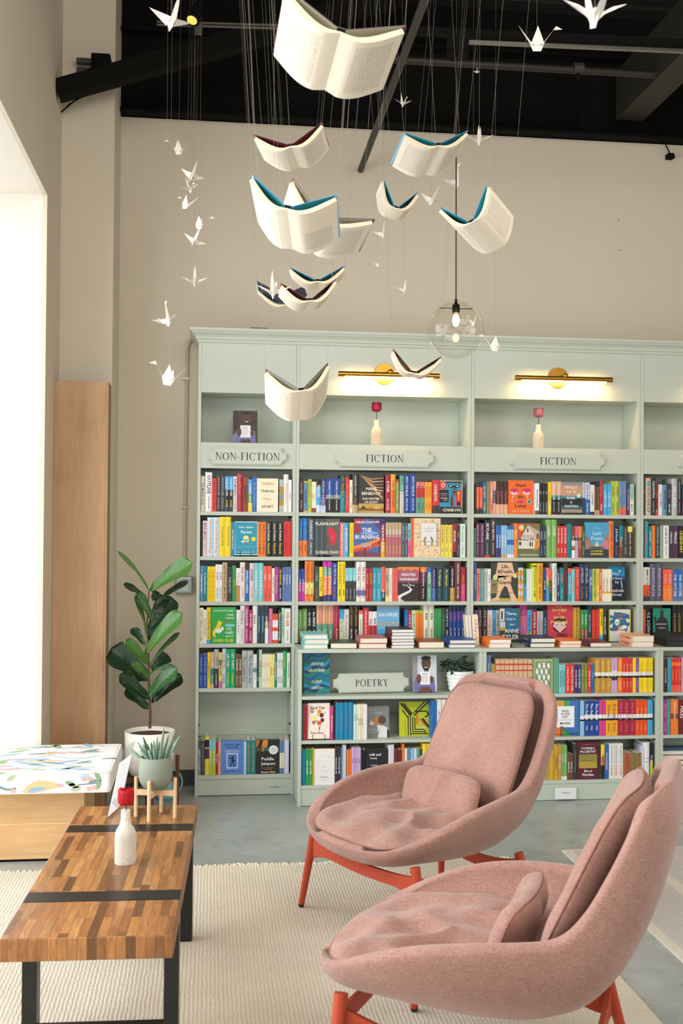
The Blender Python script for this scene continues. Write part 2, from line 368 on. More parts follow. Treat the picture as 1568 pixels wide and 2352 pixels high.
for nm, lab, i, sh, sign, (sx, sw) in bays:
    x0, x1 = XU[i]+.0006, XU[i+1]-.0006; t = thing(nm, lab, 'bookcase', ((x0+x1)/2, YB-.15, 0), 'wall bookcases')
    zb = 0 if i == 0 else .905
    for xa_ in (x0, x1-ST+.001):
        b = MB(); b.box(xa_, xa_+ST-.001, 0, YB-.002, zb, CB, CASE); b.build('side_panel', t, bevel=.0012)
    b = MB(); b.box(x0+ST, x1-ST, .252, .262, zb, CB, CASE); b.build('back_panel', t)
    for z in sh:
        if z == .124: continue
        b = MB(); b.box(x0+ST-.0005, x1-ST+.0005, .003, .252, z-.0225, z, CASE); b.build('shelf', t, bevel=.0012)
    if i == 0:
        b = MB(); b.box(x0+ST-.0005, x1-ST+.0005, .001, .252, .1, .124, CASE); b.build('bottom_shelf', t, bevel=.001)
        b = MB(); b.box(x0+ST-.0005, x1-ST+.0005, .008, .03, .004, .1, CASE); b.build('kick_panel', t)
        b = MB(); p = atY(633, 1807, .0079); put_text(b, 'Franklin  Fixtures', p, (1, 0, 0), (0, 0, 1), .075, .012, mat('3a4242', .6)); b.disc(p+V((.004, -.0003, 0)), .004, (0, -1, 0), INK, 10)
        put_text(b, 'custom wood furnishings', p-V((0, 0, .011)), (1, 0, 0), (0, 0, 1), .055, .005, mat('6a7272', .6)); b.build('maker_mark', t)
        b = MB(); b.box(x0+ST, x1-ST, .2, .252, .124, .32, CASE); b.build('back_ledge', t)
    b = MB(); b.box(x0+ST-.0005, x1-ST+.0005, .001, .02, 1.951, 2.104, CASE); b.box(x0+ST-.0005, x1-ST+.0005, .02, .252, 2.084, 2.104, CASE); b.box(x0+ST-.0005, x1-ST+.0005, .02, .252, 1.951, 1.97, CASE); b.build('sign_rail', t)
    b = MB(); b.box(x0+ST-.0005, x1-ST+.0005, .001, .02, 2.402, CB, CASE); b.box(x0+ST-.0005, x1-ST+.0005, .02, .252, 2.402, 2.42, CASE); b.build('top_panel', t)
    b = MB()
    for z in (sh if i == 0 else sh[:3]):
        if z == .124: continue
        for yy in (.03, .2):
            b.box(x1-ST-.008, x1-ST-.0003, yy, yy+.014, z-.036, z-.0228, mat('101312', .5)); b.box(x0+ST+.0003, x0+ST+.006, yy, yy+.014, z-.034, z-.0228, mat('101312', .5))
    if i == 0:
        for zz in (.41, .34):
            b.box(x1-ST-.008, x1-ST-.0003, .03, .044, zz, zz+.014, mat('101312', .5)); b.box(x0+ST+.0003, x0+ST+.006, .03, .044, zz, zz+.014, mat('101312', .5))
    b.build('shelf_pins', t)
    if sign or i == 3:
        b = MB(); plaque(b, (sx, .0008, 2.022), sw, .108 if i else .104, .02); s = b.build('sign_plaque', t)
        if sign: b = MB(); serif_text(b, sign, (sx, -.0196, 2.022), (1, 0, 0), (0, 0, 1), .384 if i == 0 else .232, INK); b.build('lettering', s)
# crown moulding with a return at its left end
b = MB(); prof = [(0, CB), (-.006, CB+.006), (-.008, CB+.018), (-.016, CB+.022), (-.018, CB+.034), (-.026, CB+.045), (-.04, CB+.056), (-.046, CB+.066), (-.052, CB+.068), (-.052, CT), (.0, CT)]
xa = XU[0]
P = [[(xa+py, py, z) for py, z in prof], [(XR, py, z) for py, z in prof]]
b.grid(P, CASE, smooth=False)
P = [[(xa+py, py, z) for py, z in prof], [(xa+py, YB-.002, z) for py, z in prof]]
b.grid(P[::-1], CASE, smooth=False)
b.add([(xa-.052, -.052, CT), (XR, -.052, CT), (XR, YB-.002, CT), (xa-.052, YB-.002, CT)], [(0, 1, 2, 3)], CASE)
tag(b.build('crown_moulding'), 'sage green crown moulding running along the tops of the bookcases', 'moulding')
# lower cases with their deep counter
YL = -.285; XLc = [.503, 1.5875, 2.669, 3.75]
LZ = [.629, .375, .118]
for i in range(3):
    x0, x1 = XLc[i]+.0005, XLc[i+1]-.0005
    lab = ['low sage green case with the POETRY plaque, behind the pink armchair', 'low sage green case of classics with the small Classics card', 'low sage green case at the right edge of the photo'][i]
    t = thing('low_bookcase', lab, 'bookcase', ((x0+x1)/2, -.14, 0), 'low bookcases under the counter')
    for xa_ in (x0, x1-.021):
        b = MB(); b.box(xa_, xa_+.021, YL, -.001, 0, .8785, CASE); b.build('side_panel', t, bevel=.0012)
    b = MB(); b.box(x0+.021, x1-.021, -.012, -.001, 0, .8785, CASE); b.build('back_panel', t)
    for z in LZ:
        b = MB(); b.box(x0+.0212, x1-.0212, YL+.002, -.0125, z-.019, z, CASE); b.build('shelf', t, bevel=.0012)
    b = MB(); b.box(x0+.0212, x1-.0212, YL+.006, YL+.025, .003, .099, CASE); b.build('kick_panel', t)
    b = MB()
    for z, h in ((.629, .105), (.375, .105)): b.box(x0+.0212, x1-.0212, -.03, -.0125, z, z+h, CASE)
    b.build('back_ledge', t)
    b = MB()
    for z in LZ:
        b.box(x1-.03, x1-.0214, YL+.02, YL+.033, z-.032, z-.0195, mat('101312', .5))
    b.build('shelf_pins', t)
    u = (x0-.0005, x1+.0005)
    b = MB(); b.box(u[0]-(.004 if i == 0 else -.0004), u[1]-.0004, YL-.003, -.0005, .879, .9, CASE, {1: mat('b5ad9c', .35, 0, 0, 20, .05)} if i else None); tag(b.build('counter_top', bevel=.001), ['sage green counter top above the POETRY case, under the left book stacks', 'counter top above the classics case, between the two other counters', 'counter top at the right edge carrying the black book stack'][i], 'counter', 'counter tops')
# ------------------------------------------------------------------ colours of the books
PAL = dict(beige='cfc3ad', white='e9e9ea', offwhite='e2e0d8', cream='ede3c8', ivory='e9ead3', red='d8322f', crimson='a82336', darkred='7d1f27', maroon='67242b', coral='e8604f', salmon='e27b77', rose='b5656c', palepink='dccac8', pink='d9699a', lilac='c9a8d6', hotpink='d23f8b', magenta='b8339a', plum='5c2a4c', purple='7a56a8', indigo='3a3370', lavender='cfd3ee', periwinkle='5a72ad', navy='1e2d50', royal='1d4796', blue='2468b0', cerulean='1282ae', sky='45a7d8', lightblue='8fbfdf', paleblue='c6dbe6', steel='5f86ab', slate='4b5560', teal='14808a', darkteal='1e4048', aqua='7cc9cf', turquoise='2aa0b4', mint='a9dcbf', palemint='d2e5da', sage='8aa894', seagreen='5c9c7f', emerald='12a868', green='2f9a4d', leaf='79b05f', palegreen='cfe0b4', lime='b4c43c', neon='d3e612', olive='7d8440', darkgreen='2c5038', yellow='f0d012', butter='eedd7a', lemon='e9d44a', amber='efa91c', gold='b48f2f', mustard='c9a02c', ochre='c2903c', orange='ee7d2a', vermilion='e4501c', peach='e5ae8c', tan='bda47e', kraft='cfae86', brown='6f4a33', darkbrown='42281f', rust='8e4326', charcoal='34363a', black='1b1b1d', grey='8b8f90', silver='b3b9b8', khaki='8d7748', pattern='8a6a3a')
WORD = dict(offwhite='off-white', darkred='dark red', palepink='pale pink', hotpink='hot pink', royal='royal blue', cerulean='cerulean blue', sky='sky blue', lightblue='light blue', paleblue='pale blue', steel='steel blue', slate='slate grey', darkteal='dark teal', palemint='pale mint', seagreen='sea green', leaf='leaf green', palegreen='pale green', darkgreen='dark green', neon='neon yellow', butter='butter yellow', lemon='lemon yellow', darkbrown='dark brown', lime='lime green', kraft='kraft brown', pattern='brown patterned', emerald='emerald green', navy='navy blue', sage='sage green', olive='olive green')
def cw(c): return WORD.get(c, c)
def cm(c, rough=.42): return mat(PAL.get(c, c), rough)
PAGES = mat('e6dfcd', .85, 0, .35, 300, .04, 'paper_block'); PAGEW = mat('e9e7e2', .85, 0, .35, 300, .03, 'white_paper_block')
ORD = ['', 'first', 'second', 'third', 'fourth', 'fifth', 'sixth', 'seventh', 'eighth', 'ninth', 'tenth', 'eleventh', 'twelfth', 'thirteenth', 'fourteenth', 'fifteenth', 'sixteenth', 'seventeenth', 'eighteenth', 'nineteenth', 'twentieth']
ORD += ['twenty-'+ORD[i] for i in range(1, 10)]+['thirtieth']+['thirty-'+ORD[i] for i in range(1, 10)]+['fortieth']
NUM = ['', 'one', 'two', 'three', 'four', 'five', 'six', 'seven', 'eight', 'nine', 'ten']
def bands(spec):
    out = []; prev = 0
    for tok in spec.split(','):
        c, _, p = tok.partition(':'); e = float(p)/100 if p else 1.0; out.append((prev, e, c)); prev = e
    return out
def spine_book(x0, x1, z0, z1, yf, dep, spec, tcol, text, kind):
    """an upright book, spine to the room; returns the cover object (origin at the base of its spine)"""
    w = x1-x0; h = z1-z0; hard = kind == 'h'; b = MB(); bs = bands(spec); base = cm(bs[0][2])
    bt = .0022 if hard else .0006; n = 6 if hard else 3; bow = min(.006, w*.14) if hard else .0008
    # spine strip, slightly rounded, in colour bands
    for p0, p1, c in bs:
        za, zb = h*(1-p1), h*(1-p0); row0 = []; row1 = []
        for i in range(n+1):
            t = i/n; x = -w/2+w*t; y = bow*(1-math.sin(math.pi*t))
            row0.append((x, y, za)); row1.append((x, y, zb))
        b.grid([row0, row1], cm(c), smooth=hard)
    if len(bs) > 1 or True:
        b.add([(-w/2+w*i/n, bow*(1-math.sin(math.pi*i/n)), h) for i in range(n+1)]+[(w/2, bow+.003, h), (-w/2, bow+.003, h)], [tuple(range(n+3))], base)
    b.box(-w/2, -w/2+bt, bow, dep, 0, h, base); b.box(w/2-bt, w/2, bow, dep, 0, h, base)
    o = b.build('hardcover_book' if hard else 'paperback_book'); o.location = (x0+w/2, yf, z0)
    ins = .003 if hard else .0004
    q = MB(); q.box(-w/2+bt, w/2-bt, bow+.0035, dep-ins, ins, h-ins, PAGES if random.random() < .6 else PAGEW); q.build('page_block', o)
    if text and text != '-':
        parts = text.split('|'); tc = tcol.split('/'); q = MB(); n = len(parts)
        spans = [(.07, .93)] if n == 1 else [(.06, .56), (.62, .93)]
        if len(text) < 8 and n == 1: spans = [(.12, .62)]
        for k, (a, e) in enumerate(spans[:n]):
            put_text(q, parts[k], (0, -.0005, h*(1-(a+e)/2)), (0, 0, -1), (1, 0, 0), h*(e-a), w*(.52 if k == 0 else .42), cm(tc[min(k, len(tc)-1)], .5), bold=.015)
        if q.v: q.build('title', o)
    return o
# ------------------------------------------------------------------ printed front covers, normalised to 0..1
def T(cx, cy, w, h, t, c): return ('t', cx, cy, w, h, t, c)
def R(a, b, c, d, col): return ('p', [(a, b), (c, b), (c, d), (a, d)], col)
def E(cx, cy, rx, ry, c, a0=0, a1=360, n=20, rot=0):
    p = []
    for i in range(n+(0 if a1-a0 == 360 else 1)):
        a = math.radians(a0+(a1-a0)*i/n); x, y = rx*math.cos(a), ry*math.sin(a)
        if rot: r_ = math.radians(rot); x, y = x*math.cos(r_)-y*math.sin(r_), x*math.sin(r_)+y*math.cos(r_)
        p.append((cx+x, cy+y))
    return ('p', p, c)
def P(pts, c): return ('p', pts, c)
def wavy(y, h, c, amp=.04, ph=0, tilt=0): return P([(i/14, y+amp*math.sin(i*.7+ph)+tilt*i/14) for i in range(15)]+[(i/14, y+h+amp*math.sin(i*.7+ph+.4)+tilt*i/14) for i in range(14, -1, -1)], c)
rr = random.Random(3)
def specks(n, c, x0=.05, x1=.95, y0=.05, y1=.95, s=.018, r=rr): return [E(r.uniform(x0, x1), r.uniform(y0, y1), s*r.uniform(.6, 1.4), s*.4*r.uniform(.6, 1.4), c[r.randrange(len(c))] if isinstance(c, list) else c, n=6, rot=r.uniform(0, 180)) for _ in range(n)]
def author(dark='4a2f28', bg='ccd2da', b2='9a8f93'):
    return [R(0, 0, 1, 1, bg), R(0, 0, .2, 1, b2), P([(0, .25), (.25, .5), (.3, 0), (0, 0)], '7e7aa8'), P([(.1, .35), (.45, .52), (.9, .4), (.95, 0), (.05, 0)], '6f6ea8'), E(.56, .79, .2, .19, dark), R(.48, .5, .66, .64, dark), E(.56, .93, .21, .06, '1d1412'), P([(.38, .73), (.46, .6), (.66, .6), (.74, .73), (.66, .69), (.46, .69)], '241814'), R(.37, .815, .53, .825, '15120f'), R(.58, .815, .75, .825, '15120f'), E(.45, .8, .075, .035, '15120f'), E(.67, .8, .075, .035, '15120f'), E(.45, .8, .058, .024, dark), E(.67, .8, .058, .024, dark), E(.56, .735, .035, .03, '2c1b17'), E(.56, .68, .08, .022, 'efe9e4', 180, 360), R(.3, .2, .72, .56, 'e9e9ee'), E(.25, .36, .1, .13, dark), E(.78, .34, .07, .1, dark), P([(.28, 0), (.78, 0), (.7, .14), (.34, .14)], dark), T(.5, .49, .3, .03, 'WRITER', 'black')]+[T(.5, .42-.05*k, .34, .02, t, 'charcoal') for k, t in enumerate(('Drinks his coffee', 'before he writes', 'Exists on ink', 'and good stories'))]
ART = {
'WTFA': ('cream', 'beige', 'cream face-out book lettered WHEN THINGS FALL APART in bronze capitals', [T(.5, .84, .7, .085, 'WHEN', 'mustard'), T(.5, .62, .82, .085, 'THINGS', 'brown'), T(.5, .39, .56, .085, 'FALL', 'mustard'), T(.5, .16, .76, .085, 'APART', 'brown'), T(.5, .73, .4, .02, 'Heart Advice', 'silver'), T(.5, .505, .38, .02, 'for Difficult Times', 'silver'), T(.5, .275, .5, .02, 'PEMA CHODRON', 'silver')]),
'HGP': ('0f8fa8', 'black', 'teal face-out book lettered Hunt, Gather, Parent on a black wire stand', [R(0, 0, .02, 1, 'e8eef0'), R(.98, 0, 1, 1, 'e8eef0'), R(0, .98, 1, 1, 'e8eef0'), R(0, 0, 1, .02, 'e8eef0'), T(.5, .83, .86, .07, 'Hunt, Gather,', 'white'), T(.5, .69, .64, .09, 'Parent', 'white'), R(.37, .4, .6, .53, 'butter'), E(.485, .53, .115, .05, 'butter'), E(.48, .47, .09, .05, '0f8fa8', 180, 360), R(.38, .36, .44, .4, 'orange'), R(.54, .36, .6, .4, 'orange'), E(.33, .4, .06, .02, 'white'), E(.82, .48, .1, .065, 'yellow'), T(.5, .27, .8, .03, 'What Ancient Cultures Can Teach Us', 'lightblue'), T(.5, .215, .8, .025, 'About the Lost Art of Raising Happy Humans', 'lightblue'), T(.5, .09, .84, .04, 'Michaeleen Doucleff, PhD', 'white')]),
'DOGS': ('1fa343', 'darkgreen', 'bright green face-out book with a yellow dog, hand-lettered Dogs, Boys, and Other Things', [T(.5, .9, .8, .09, 'DOGS, BOYS, AND', 'white'), T(.75, .79, .3, .07, 'OTHER', 'white'), T(.75, .7, .36, .07, 'THINGS', 'white'), T(.72, .4, .2, .07, "I'VE", 'white'), T(.73, .3, .36, .08, 'CRIED', 'white'), T(.74, .2, .32, .07, 'ABOUT', 'white'), T(.5, .09, .8, .08, 'ISABEL KLEE', 'yellow'), P([(.06, .33), (.2, .46), (.28, .6), (.3, .66), (.34, .62), (.46, .58), (.4, .53), (.38, .44), (.28, .34), (.16, .28), (.1, .32)], 'yellow'), E(.12, .25, .05, .09, 'yellow', rot=30), E(.3, .35, .14, .06, 'white'), E(.45, .41, .06, .05, 'white'), E(.76, .5, .21, .045, 'aqua'), E(.66, .58, .07, .02, 'red')]),
'BODY': ('5a86d2', 'blue', 'periwinkle blue face-out book lettered THE BODY KEEPS THE SCORE with a framed dark figure', [T(.5, .88, .84, .05, 'THE BODY KEEPS', 'navy'), T(.5, .8, .56, .05, 'THE SCORE', 'navy'), T(.5, .72, .66, .028, 'BRAIN, MIND, AND BODY', 'white'), T(.5, .675, .72, .028, 'IN THE HEALING OF TRAUMA', 'white'), R(.25, .18, .75, .63, 'white'), R(.29, .21, .71, .6, '4f80cc'), E(.52, .52, .035, .03, 'black'), R(.47, .36, .56, .5, 'black'), P([(.46, .36), (.5, .36), (.45, .24), (.41, .24)], 'black'), P([(.53, .36), (.57, .36), (.61, .25), (.57, .24)], 'black'), R(.35, .47, .48, .5, 'black'), R(.56, .4, .66, .43, 'black'), T(.5, .09, .76, .035, 'BESSEL VAN DER KOLK, M.D.', 'navy')]),
'PUDDLE': ('22241f', 'darkgreen', 'black face-out book lettered Puddle Jumpers in white, a round white sticker on it', [R(.0, .66, 1, .76, '3f4a2c'), P([(.22, .78), (.3, 1), (.5, 1), (.48, .8), (.38, .76)], 'd58a3a'), R(.24, .66, .34, .82, 'a8774a'), R(.4, .68, .5, .8, '2a6a88'), P([(0, 1), (.16, 1), (.05, .78), (0, .8)], 'b86f2c'), E(.74, .7, .2, .135, 'white'), T(.74, .74, .26, .022, 'Foreword', 'charcoal'), T(.74, .7, .3, .022, 'A novel of flight', 'charcoal'), T(.74, .66, .24, .022, 'and family', 'charcoal'), T(.5, .44, .74, .1, 'Puddle', 'white'), T(.52, .29, .84, .12, 'Jumpers', 'white'), T(.5, .17, .8, .028, 'A True Tale of High Adventure', 'amber'), T(.52, .125, .66, .024, 'in a Very Small Airplane', 'amber'), T(.53, .05, .64, .05, 'Brandon Webb', 'white')]),
'EGYPT': ('2b2622', 'black', 'dark face-out book lettered DAUGHTER OF EGYPT with golden palm rays over pyramids', [P([(0.02+.02*k, .98-.01*k), (.5+.06*k, .86-.07*k), (.98, .9-.085*k), (.98, .915-.085*k), (.5+.06*k, .885-.07*k)], ['d79a5c', 'f0c48a', 'b26d38'][k % 3]) for k in range(8)]+[R(0, 0, 1, .24, 'c39a4c'), R(0, .05, 1, .12, '8a5a2c'), P([(.08, .1), (.19, .19), (.3, .1)], '2b2622'), P([(.6, .1), (.74, .22), (.88, .1)], 'd9a957'), T(.5, .62, .5, .075, 'MARIE', 'cream'), T(.5, .5, .8, .08, 'BENEDICT', 'cream'), T(.5, .365, .68, .065, 'DAUGHTER', 'cream'), T(.5, .275, .58, .06, 'OF EGYPT', 'cream'), T(.5, .145, .14, .02, 'A NOVEL', 'brown')]),
'CHABON': ('2a8fb4', 'cream', 'blue and red panelled face-out book with a mask and tower, lettered CHABON', [R(0, .985, 1, 1, 'cream'), R(.985, 0, 1, 1, 'cream'), R(0, .74, .28, .98, 'd5302c'), E(.15, .86, .08, .07, 'cream'), E(.15, .86, .045, .045, 'd5302c'), R(.28, .93, .98, .98, 'black'), P([(.37, .89), (.6, .85), (.9, .89), (.86, .8), (.72, .77), (.63, .8), (.52, .77), (.4, .8)], 'black'), E(.48, .835, .05, .018, 'cream', rot=-15), E(.78, .835, .05, .018, 'cream', rot=15), R(0, .34, .4, .72, 'black'), T(.2, .6, .3, .035, 'AMAZING', 'silver'), T(.2, .54, .28, .02, 'ADVENTURES OF', 'silver'), T(.2, .47, .3, .04, 'KAVALIER', 'cream'), T(.25, .41, .18, .04, 'CLAY', 'cream'), R(.72, .22, .97, .72, 'd5302c'), R(.82, .42, .86, .6, 'amber'), E(.84, .63, .05, .045, 'amber'), R(.48, .22, .6, .5, '6e2a33'), P([(.5, .5), (.58, .5), (.545, .62)], '6e2a33'), E(.66, .66, .13, .1, 'black'), E(.66, .66, .09, .07, 'silver'), E(.66, .66, .07, .055, 'black'), E(.84, .3, .09, .06, 'black'), R(0, 0, .97, .2, 'black'), T(.52, .11, .78, .13, 'CHABON', 'cream')]),
'FLASH': ('5c5750', 'slate', 'grey-brown face-out book lettered FLASHLIGHT with a bitten red melon slice', [R(0, 0, .46, 1, '3a464a'), wavy(0, 0, '3a464a'), R(.08, 0, .12, 1, '4f6a70'), R(.28, 0, .31, 1, '5c7a80'), E(.6, .52, .27, .25, 'd0243a', -75, 110), E(.46, .42, .07, .1, '4a4844'), E(.62, .5, .12, .12, 'e04a55', -60, 60), T(.5, .87, .9, .085, 'FLASHLIGHT', 'cream'), T(.5, .12, .9, .085, 'SUSAN CHOI', 'cream'), T(.5, .05, .8, .02, 'WINNER OF THE NATIONAL BOOK AWARD', 'grey')]),
'BURN': ('46639f', 'indigo', 'stormy blue and orange face-out book lettered THE BURNING SIDE', [P([(0, 1), (.45, 1), (.2, .8), (.3, .66), (0, .6)], '9a3346'), P([(.55, 1), (1, 1), (1, .7), (.8, .82)], '5b3c6e'), P([(.2, .62), (.6, .7), (.95, .62), (.6, .56)], '7ea0d4'), P([(0, .28), (.4, .36), (1, .5), (1, .3), (.5, .2), (0, .14)], 'e8823a'), P([(0, .2), (.5, .28), (1, .44), (1, .34), (.4, .12), (0, .08)], 'c8482c'), P([(0, 0), (0, .12), (.3, .16), (1, .1), (1, 0)], '7b3a58'), R(.94, .1, .965, .44, 'black'), R(.9, .36, 1, .375, 'black'), R(.4, 0, .425, .22, 'black'), R(.33, .17, .5, .185, 'black'), R(.1, 0, .12, .12, 'black'), T(.5, .91, .88, .085, 'SARAH DAMOFF', 'white'), T(.48, .71, .4, .1, 'THE', 'white'), T(.5, .52, .88, .115, 'BURNING', 'white'), T(.46, .31, .44, .11, 'SIDE', 'lightblue')]),
'CORR': ('e8cfa8', 'orange', 'speckled peach face-out book with a white panel of two small birds', [R(-0.02, 0, .1, 1, 'e85a22')]+specks(150, ['7a3a24', 'e85a22', '3d3a6a', 'c9a02c'], .13, .98, .02, .98, .02)+[R(.33, .31, .85, .87, 'dfe0e0'), T(.59, .79, .06, .02, 'The', 'salmon'), T(.59, .74, .46, .045, 'Correspondent', 'peach'), T(.59, .67, .3, .02, 'VIRGINIA EVANS', 'grey'), R(.33, .395, .85, .41, '9a7a44'), R(.43, .31, .5, .4, 'b58c48'), R(.67, .31, .74, .4, 'b58c48'), E(.46, .46, .035, .07, 'a87f4c', rot=-35), E(.7, .46, .03, .065, '7d6a52', rot=35), E(.48, .515, .025, .02, 'c58a50'), E(.68, .515, .022, .018, '8d7a5a')]),
'ALONE': ('2b2526', 'orange', 'face-out book with a white winding road, lettered The Great Alone', [R(0, .84, 1, 1, 'e58a3e'), P([(0, .9), (.14, .95), (.3, .88), (.46, .95), (.6, .88), (.8, .95), (1, .88), (1, .55), (0, .55)], 'a85a6a'), R(0, .52, 1, .62, '6f3c55'), P([(0, .55), (.2, .5), (.5, .56), (.8, .5), (1, .54), (1, .44), (0, .44)], '241f24'), P([(.44, .44), (.56, .42), (.68, .34), (.58, .26), (.2, .14), (.12, .08), (.3, 0), (.02, 0), (.0, .16), (.25, .24), (.54, .32), (.56, .37)], 'dfe2e6'), P([(.2, .13), (.1, .07), (.24, 0), (.18, 0), (.06, .07)], 'e0a24c'), T(.5, .78, .84, .085, 'KRISTIN', 'white'), T(.5, .64, .84, .085, 'HANNAH', 'white'), T(.5, .54, .14, .03, 'The', 'cream'), T(.5, .475, .76, .055, 'Great Alone', 'cream')]),
'SAO': ('6fb3d8', 'sky', 'pale blue face-out book lettered SAOIRSE standing behind the stacked books', [R(0, .9, 1, 1, '9fb4bd'), R(0, .45, 1, .54, 'a3a9a6'), R(0, 0, 1, .22, '4c5a45'), P([(0, .22), (.1, .32), (.3, .22)], '3c3f38'), R(0, .22, 1, .36, '4aaede'), T(.5, .74, .86, .11, 'SAOIRSE', 'white'), T(.7, .53, .26, .02, 'A NOVEL', 'white'), T(.55, .39, .56, .06, 'CHARLEEN', 'white')]),
'HEART': ('ef6a22', 'orange', 'bright orange face-out book lettered Heart the Lover, two daisy eyes and a pink mouth', [T(.5, .86, .52, .1, 'Heart', 'charcoal'), T(.5, .52, .34, .1, 'the', 'charcoal'), T(.5, .25, .58, .11, 'Lover', 'charcoal'), E(.24, .7, .17, .055, 'd02a70'), E(.74, .71, .17, .055, 'd02a70')]+[E(.24+.12*math.cos(math.radians(a)), .665+.07*math.sin(math.radians(a)), .045, .016, 'white', rot=a) for a in range(190, 351, 27)]+[E(.73+.12*math.cos(math.radians(a)), .665+.07*math.sin(math.radians(a)), .045, .016, 'white', rot=a) for a in range(190, 351, 27)]+[E(.18, .51, .016, .045, 'white', rot=-14), E(.15, .39, .016, .04, 'white', rot=-12), E(.76, .51, .016, .045, 'white', rot=14), E(.79, .42, .014, .035, 'white', rot=14), E(.49, .365, .13, .045, 'd02a70'), E(.83, .37, .1, .07, '8fb0b8'), E(.83, .37, .04, .04, '2d4a52'), T(.5, .095, .72, .085, 'LILY KING', 'peach')]),
'RIVER': ('c99a80', 'peach', 'face-out book of a dim river landscape lettered RIVER IS WAITING', [R(0, .9, 1, 1, '8d8c8c'), R(0, .5, 1, .58, '4b8a90'), R(0, .22, 1, .5, '20282a'), R(0, .14, 1, .26, '3c6268'), R(0, .06, 1, .16, 'a4917c'), R(0, 0, 1, .06, '2a2a28'), T(.46, .84, .76, .085, 'WALLY', 'cream'), T(.48, .7, .66, .085, 'LAMB', 'cream'), E(.83, .59, .1, .065, 'd9d6cc'), T(.46, .51, .56, .075, 'RIVER', 'white'), T(.47, .38, .16, .07, 'IS', 'white'), T(.47, .26, .86, .075, 'WAITING', 'white')]),
'WRECK': ('6c7048', 'orange', 'face-out book with a white porch house among autumn leaves, lettered WRECK', [R(0, .55, 1, 1, '8f6a44'), P([(0, .6), (.3, .6), (.2, 1), (0, 1)], 'c8503a'), E(.16, .88, .12, .09, 'e8c25a'), E(.16, .88, .06, .045, 'd7e0c8'), P([(.16, .6), (.46, .96), (1, .76), (1, .6)], 'b8ab98'), P([(.24, .66), (.46, .93), (.78, .66)], 'd8cfbf'), R(.42, .74, .48, .86, '3a4248'), R(.02, .26, .84, .5, 'd8cfbf'), R(.05, .36, .16, .46, '39443c'), R(.52, .33, .68, .46, '39443c')]+[R(.2+.1*k, .26, .23+.1*k, .5, 'efe7d8') for k in range(6)]+[P([(.74, .2), (1, .3), (1, .7), (.84, .66)], 'd08a30'), R(.86, .56, .94, .7, '3a4248'), T(.5, .56, .72, .13, 'WRECK', 'white'), T(.5, .08, .84, .06, 'CATHERINE NEWMAN', 'white')]),
'POEM': ('4ba2c8', 'sky', 'sky blue face-out book with a painted street, lettered The Last Poem', [R(0, 0, 1, .26, '343c44'), P([(0, .24), (0, .66), (.12, .56), (.36, .34), (.4, .26)], 'a07a74'), P([(1, .24), (1, .62), (.84, .54), (.64, .34), (.58, .26)], 'c48090'), P([(.38, .28), (.5, .48), (.62, .28)], 'e8cf8a'), E(.5, .27, .34, .05, '3b444c', 0, 180), P([(.03, .5), (.08, .66), (.14, .5)], 'a85a3a'), P([(.86, .5), (.92, .68), (.97, .5)], 'c0604a'), E(.82, .82, .05, .012, 'd06a4a', rot=40), E(.1, .91, .03, .01, 'c9805a', rot=-50), T(.5, .83, .24, .07, 'The', 'lightblue'), T(.5, .7, .46, .11, 'Last', 'paleblue'), T(.5, .55, .58, .11, 'Poem', 'paleblue'), T(.5, .19, .56, .05, 'COURTNEY', 'lemon'), T(.5, .11, .64, .05, 'PEPPERNELL', 'lemon')]),
'LIFE': ('3a4038', 'darkgreen', 'face-out book with a pale striding giant, lettered Life, Death, & Giants', [P([(0, .2), (.2, .2), (.3, .5), (.1, .6), (0, .55)], '7d8a4c'), R(.02, .3, .2, .4, '9a6a58'), P([(.02, .4), (.1, .47), (.22, .4)], '6b4438'), R(0, 0, 1, .12, 'b4a04c'), R(0, .08, 1, .14, '2f3a34'), P([(.24, 1), (.78, 1), (.84, .8), (.92, .66), (.84, .62), (.76, .66), (.74, .42), (.84, .22), (.96, .06), (1, .0), (.74, 0), (.74, .06), (.6, .36), (.5, .4), (.4, .28), (.3, .1), (.32, .04), (.04, .0), (.06, .05), (.2, .12), (.24, .3), (.28, .6), (.12, .66), (.12, .58), (.2, .8)], 'e0b894'), E(.9, .66, .08, .06, 'd8d09a'), E(.16, .62, .09, .07, 'd8d09a'), P([(.9, .7), (.98, .78), (.98, .64)], 'd8963a'), T(.53, .89, .38, .11, 'Life,', 'charcoal'), T(.53, .76, .6, .11, '&Death,', 'charcoal'), T(.51, .61, .18, .09, '&', 'charcoal'), T(.52, .49, .5, .11, 'Giants', 'charcoal'), T(.72, .22, .2, .05, 'Ron Rindo', 'charcoal'), T(.3, .25, .12, .02, 'a novel', 'charcoal')]),
'NEVER': ('1a2638', 'sky', 'blue to black face-out book leaning back, lettered The Things We Never Say', [R(0, .7, 1, 1, '1592cf'), R(0, .6, 1, .72, '17508a'), T(.1, .9, .18, .08, 'The', 'white'), T(.42, .79, .56, .09, 'Things', 'white'), T(.48, .66, .76, .085, 'We Never', 'white'), T(.5, .54, .32, .09, 'Say', 'white'), E(.7, .87, .05, .035, 'white'), E(.78, .48, .045, .13, 'lightblue', rot=12), T(.24, .44, .2, .022, 'a novel', 'white'), T(.46, .3, .84, .1, 'Elizabeth', 'white'), T(.46, .18, .58, .09, 'Strout', 'white'), T(.2, .08, .3, .015, 'Olive Kitteridge', 'grey')]),
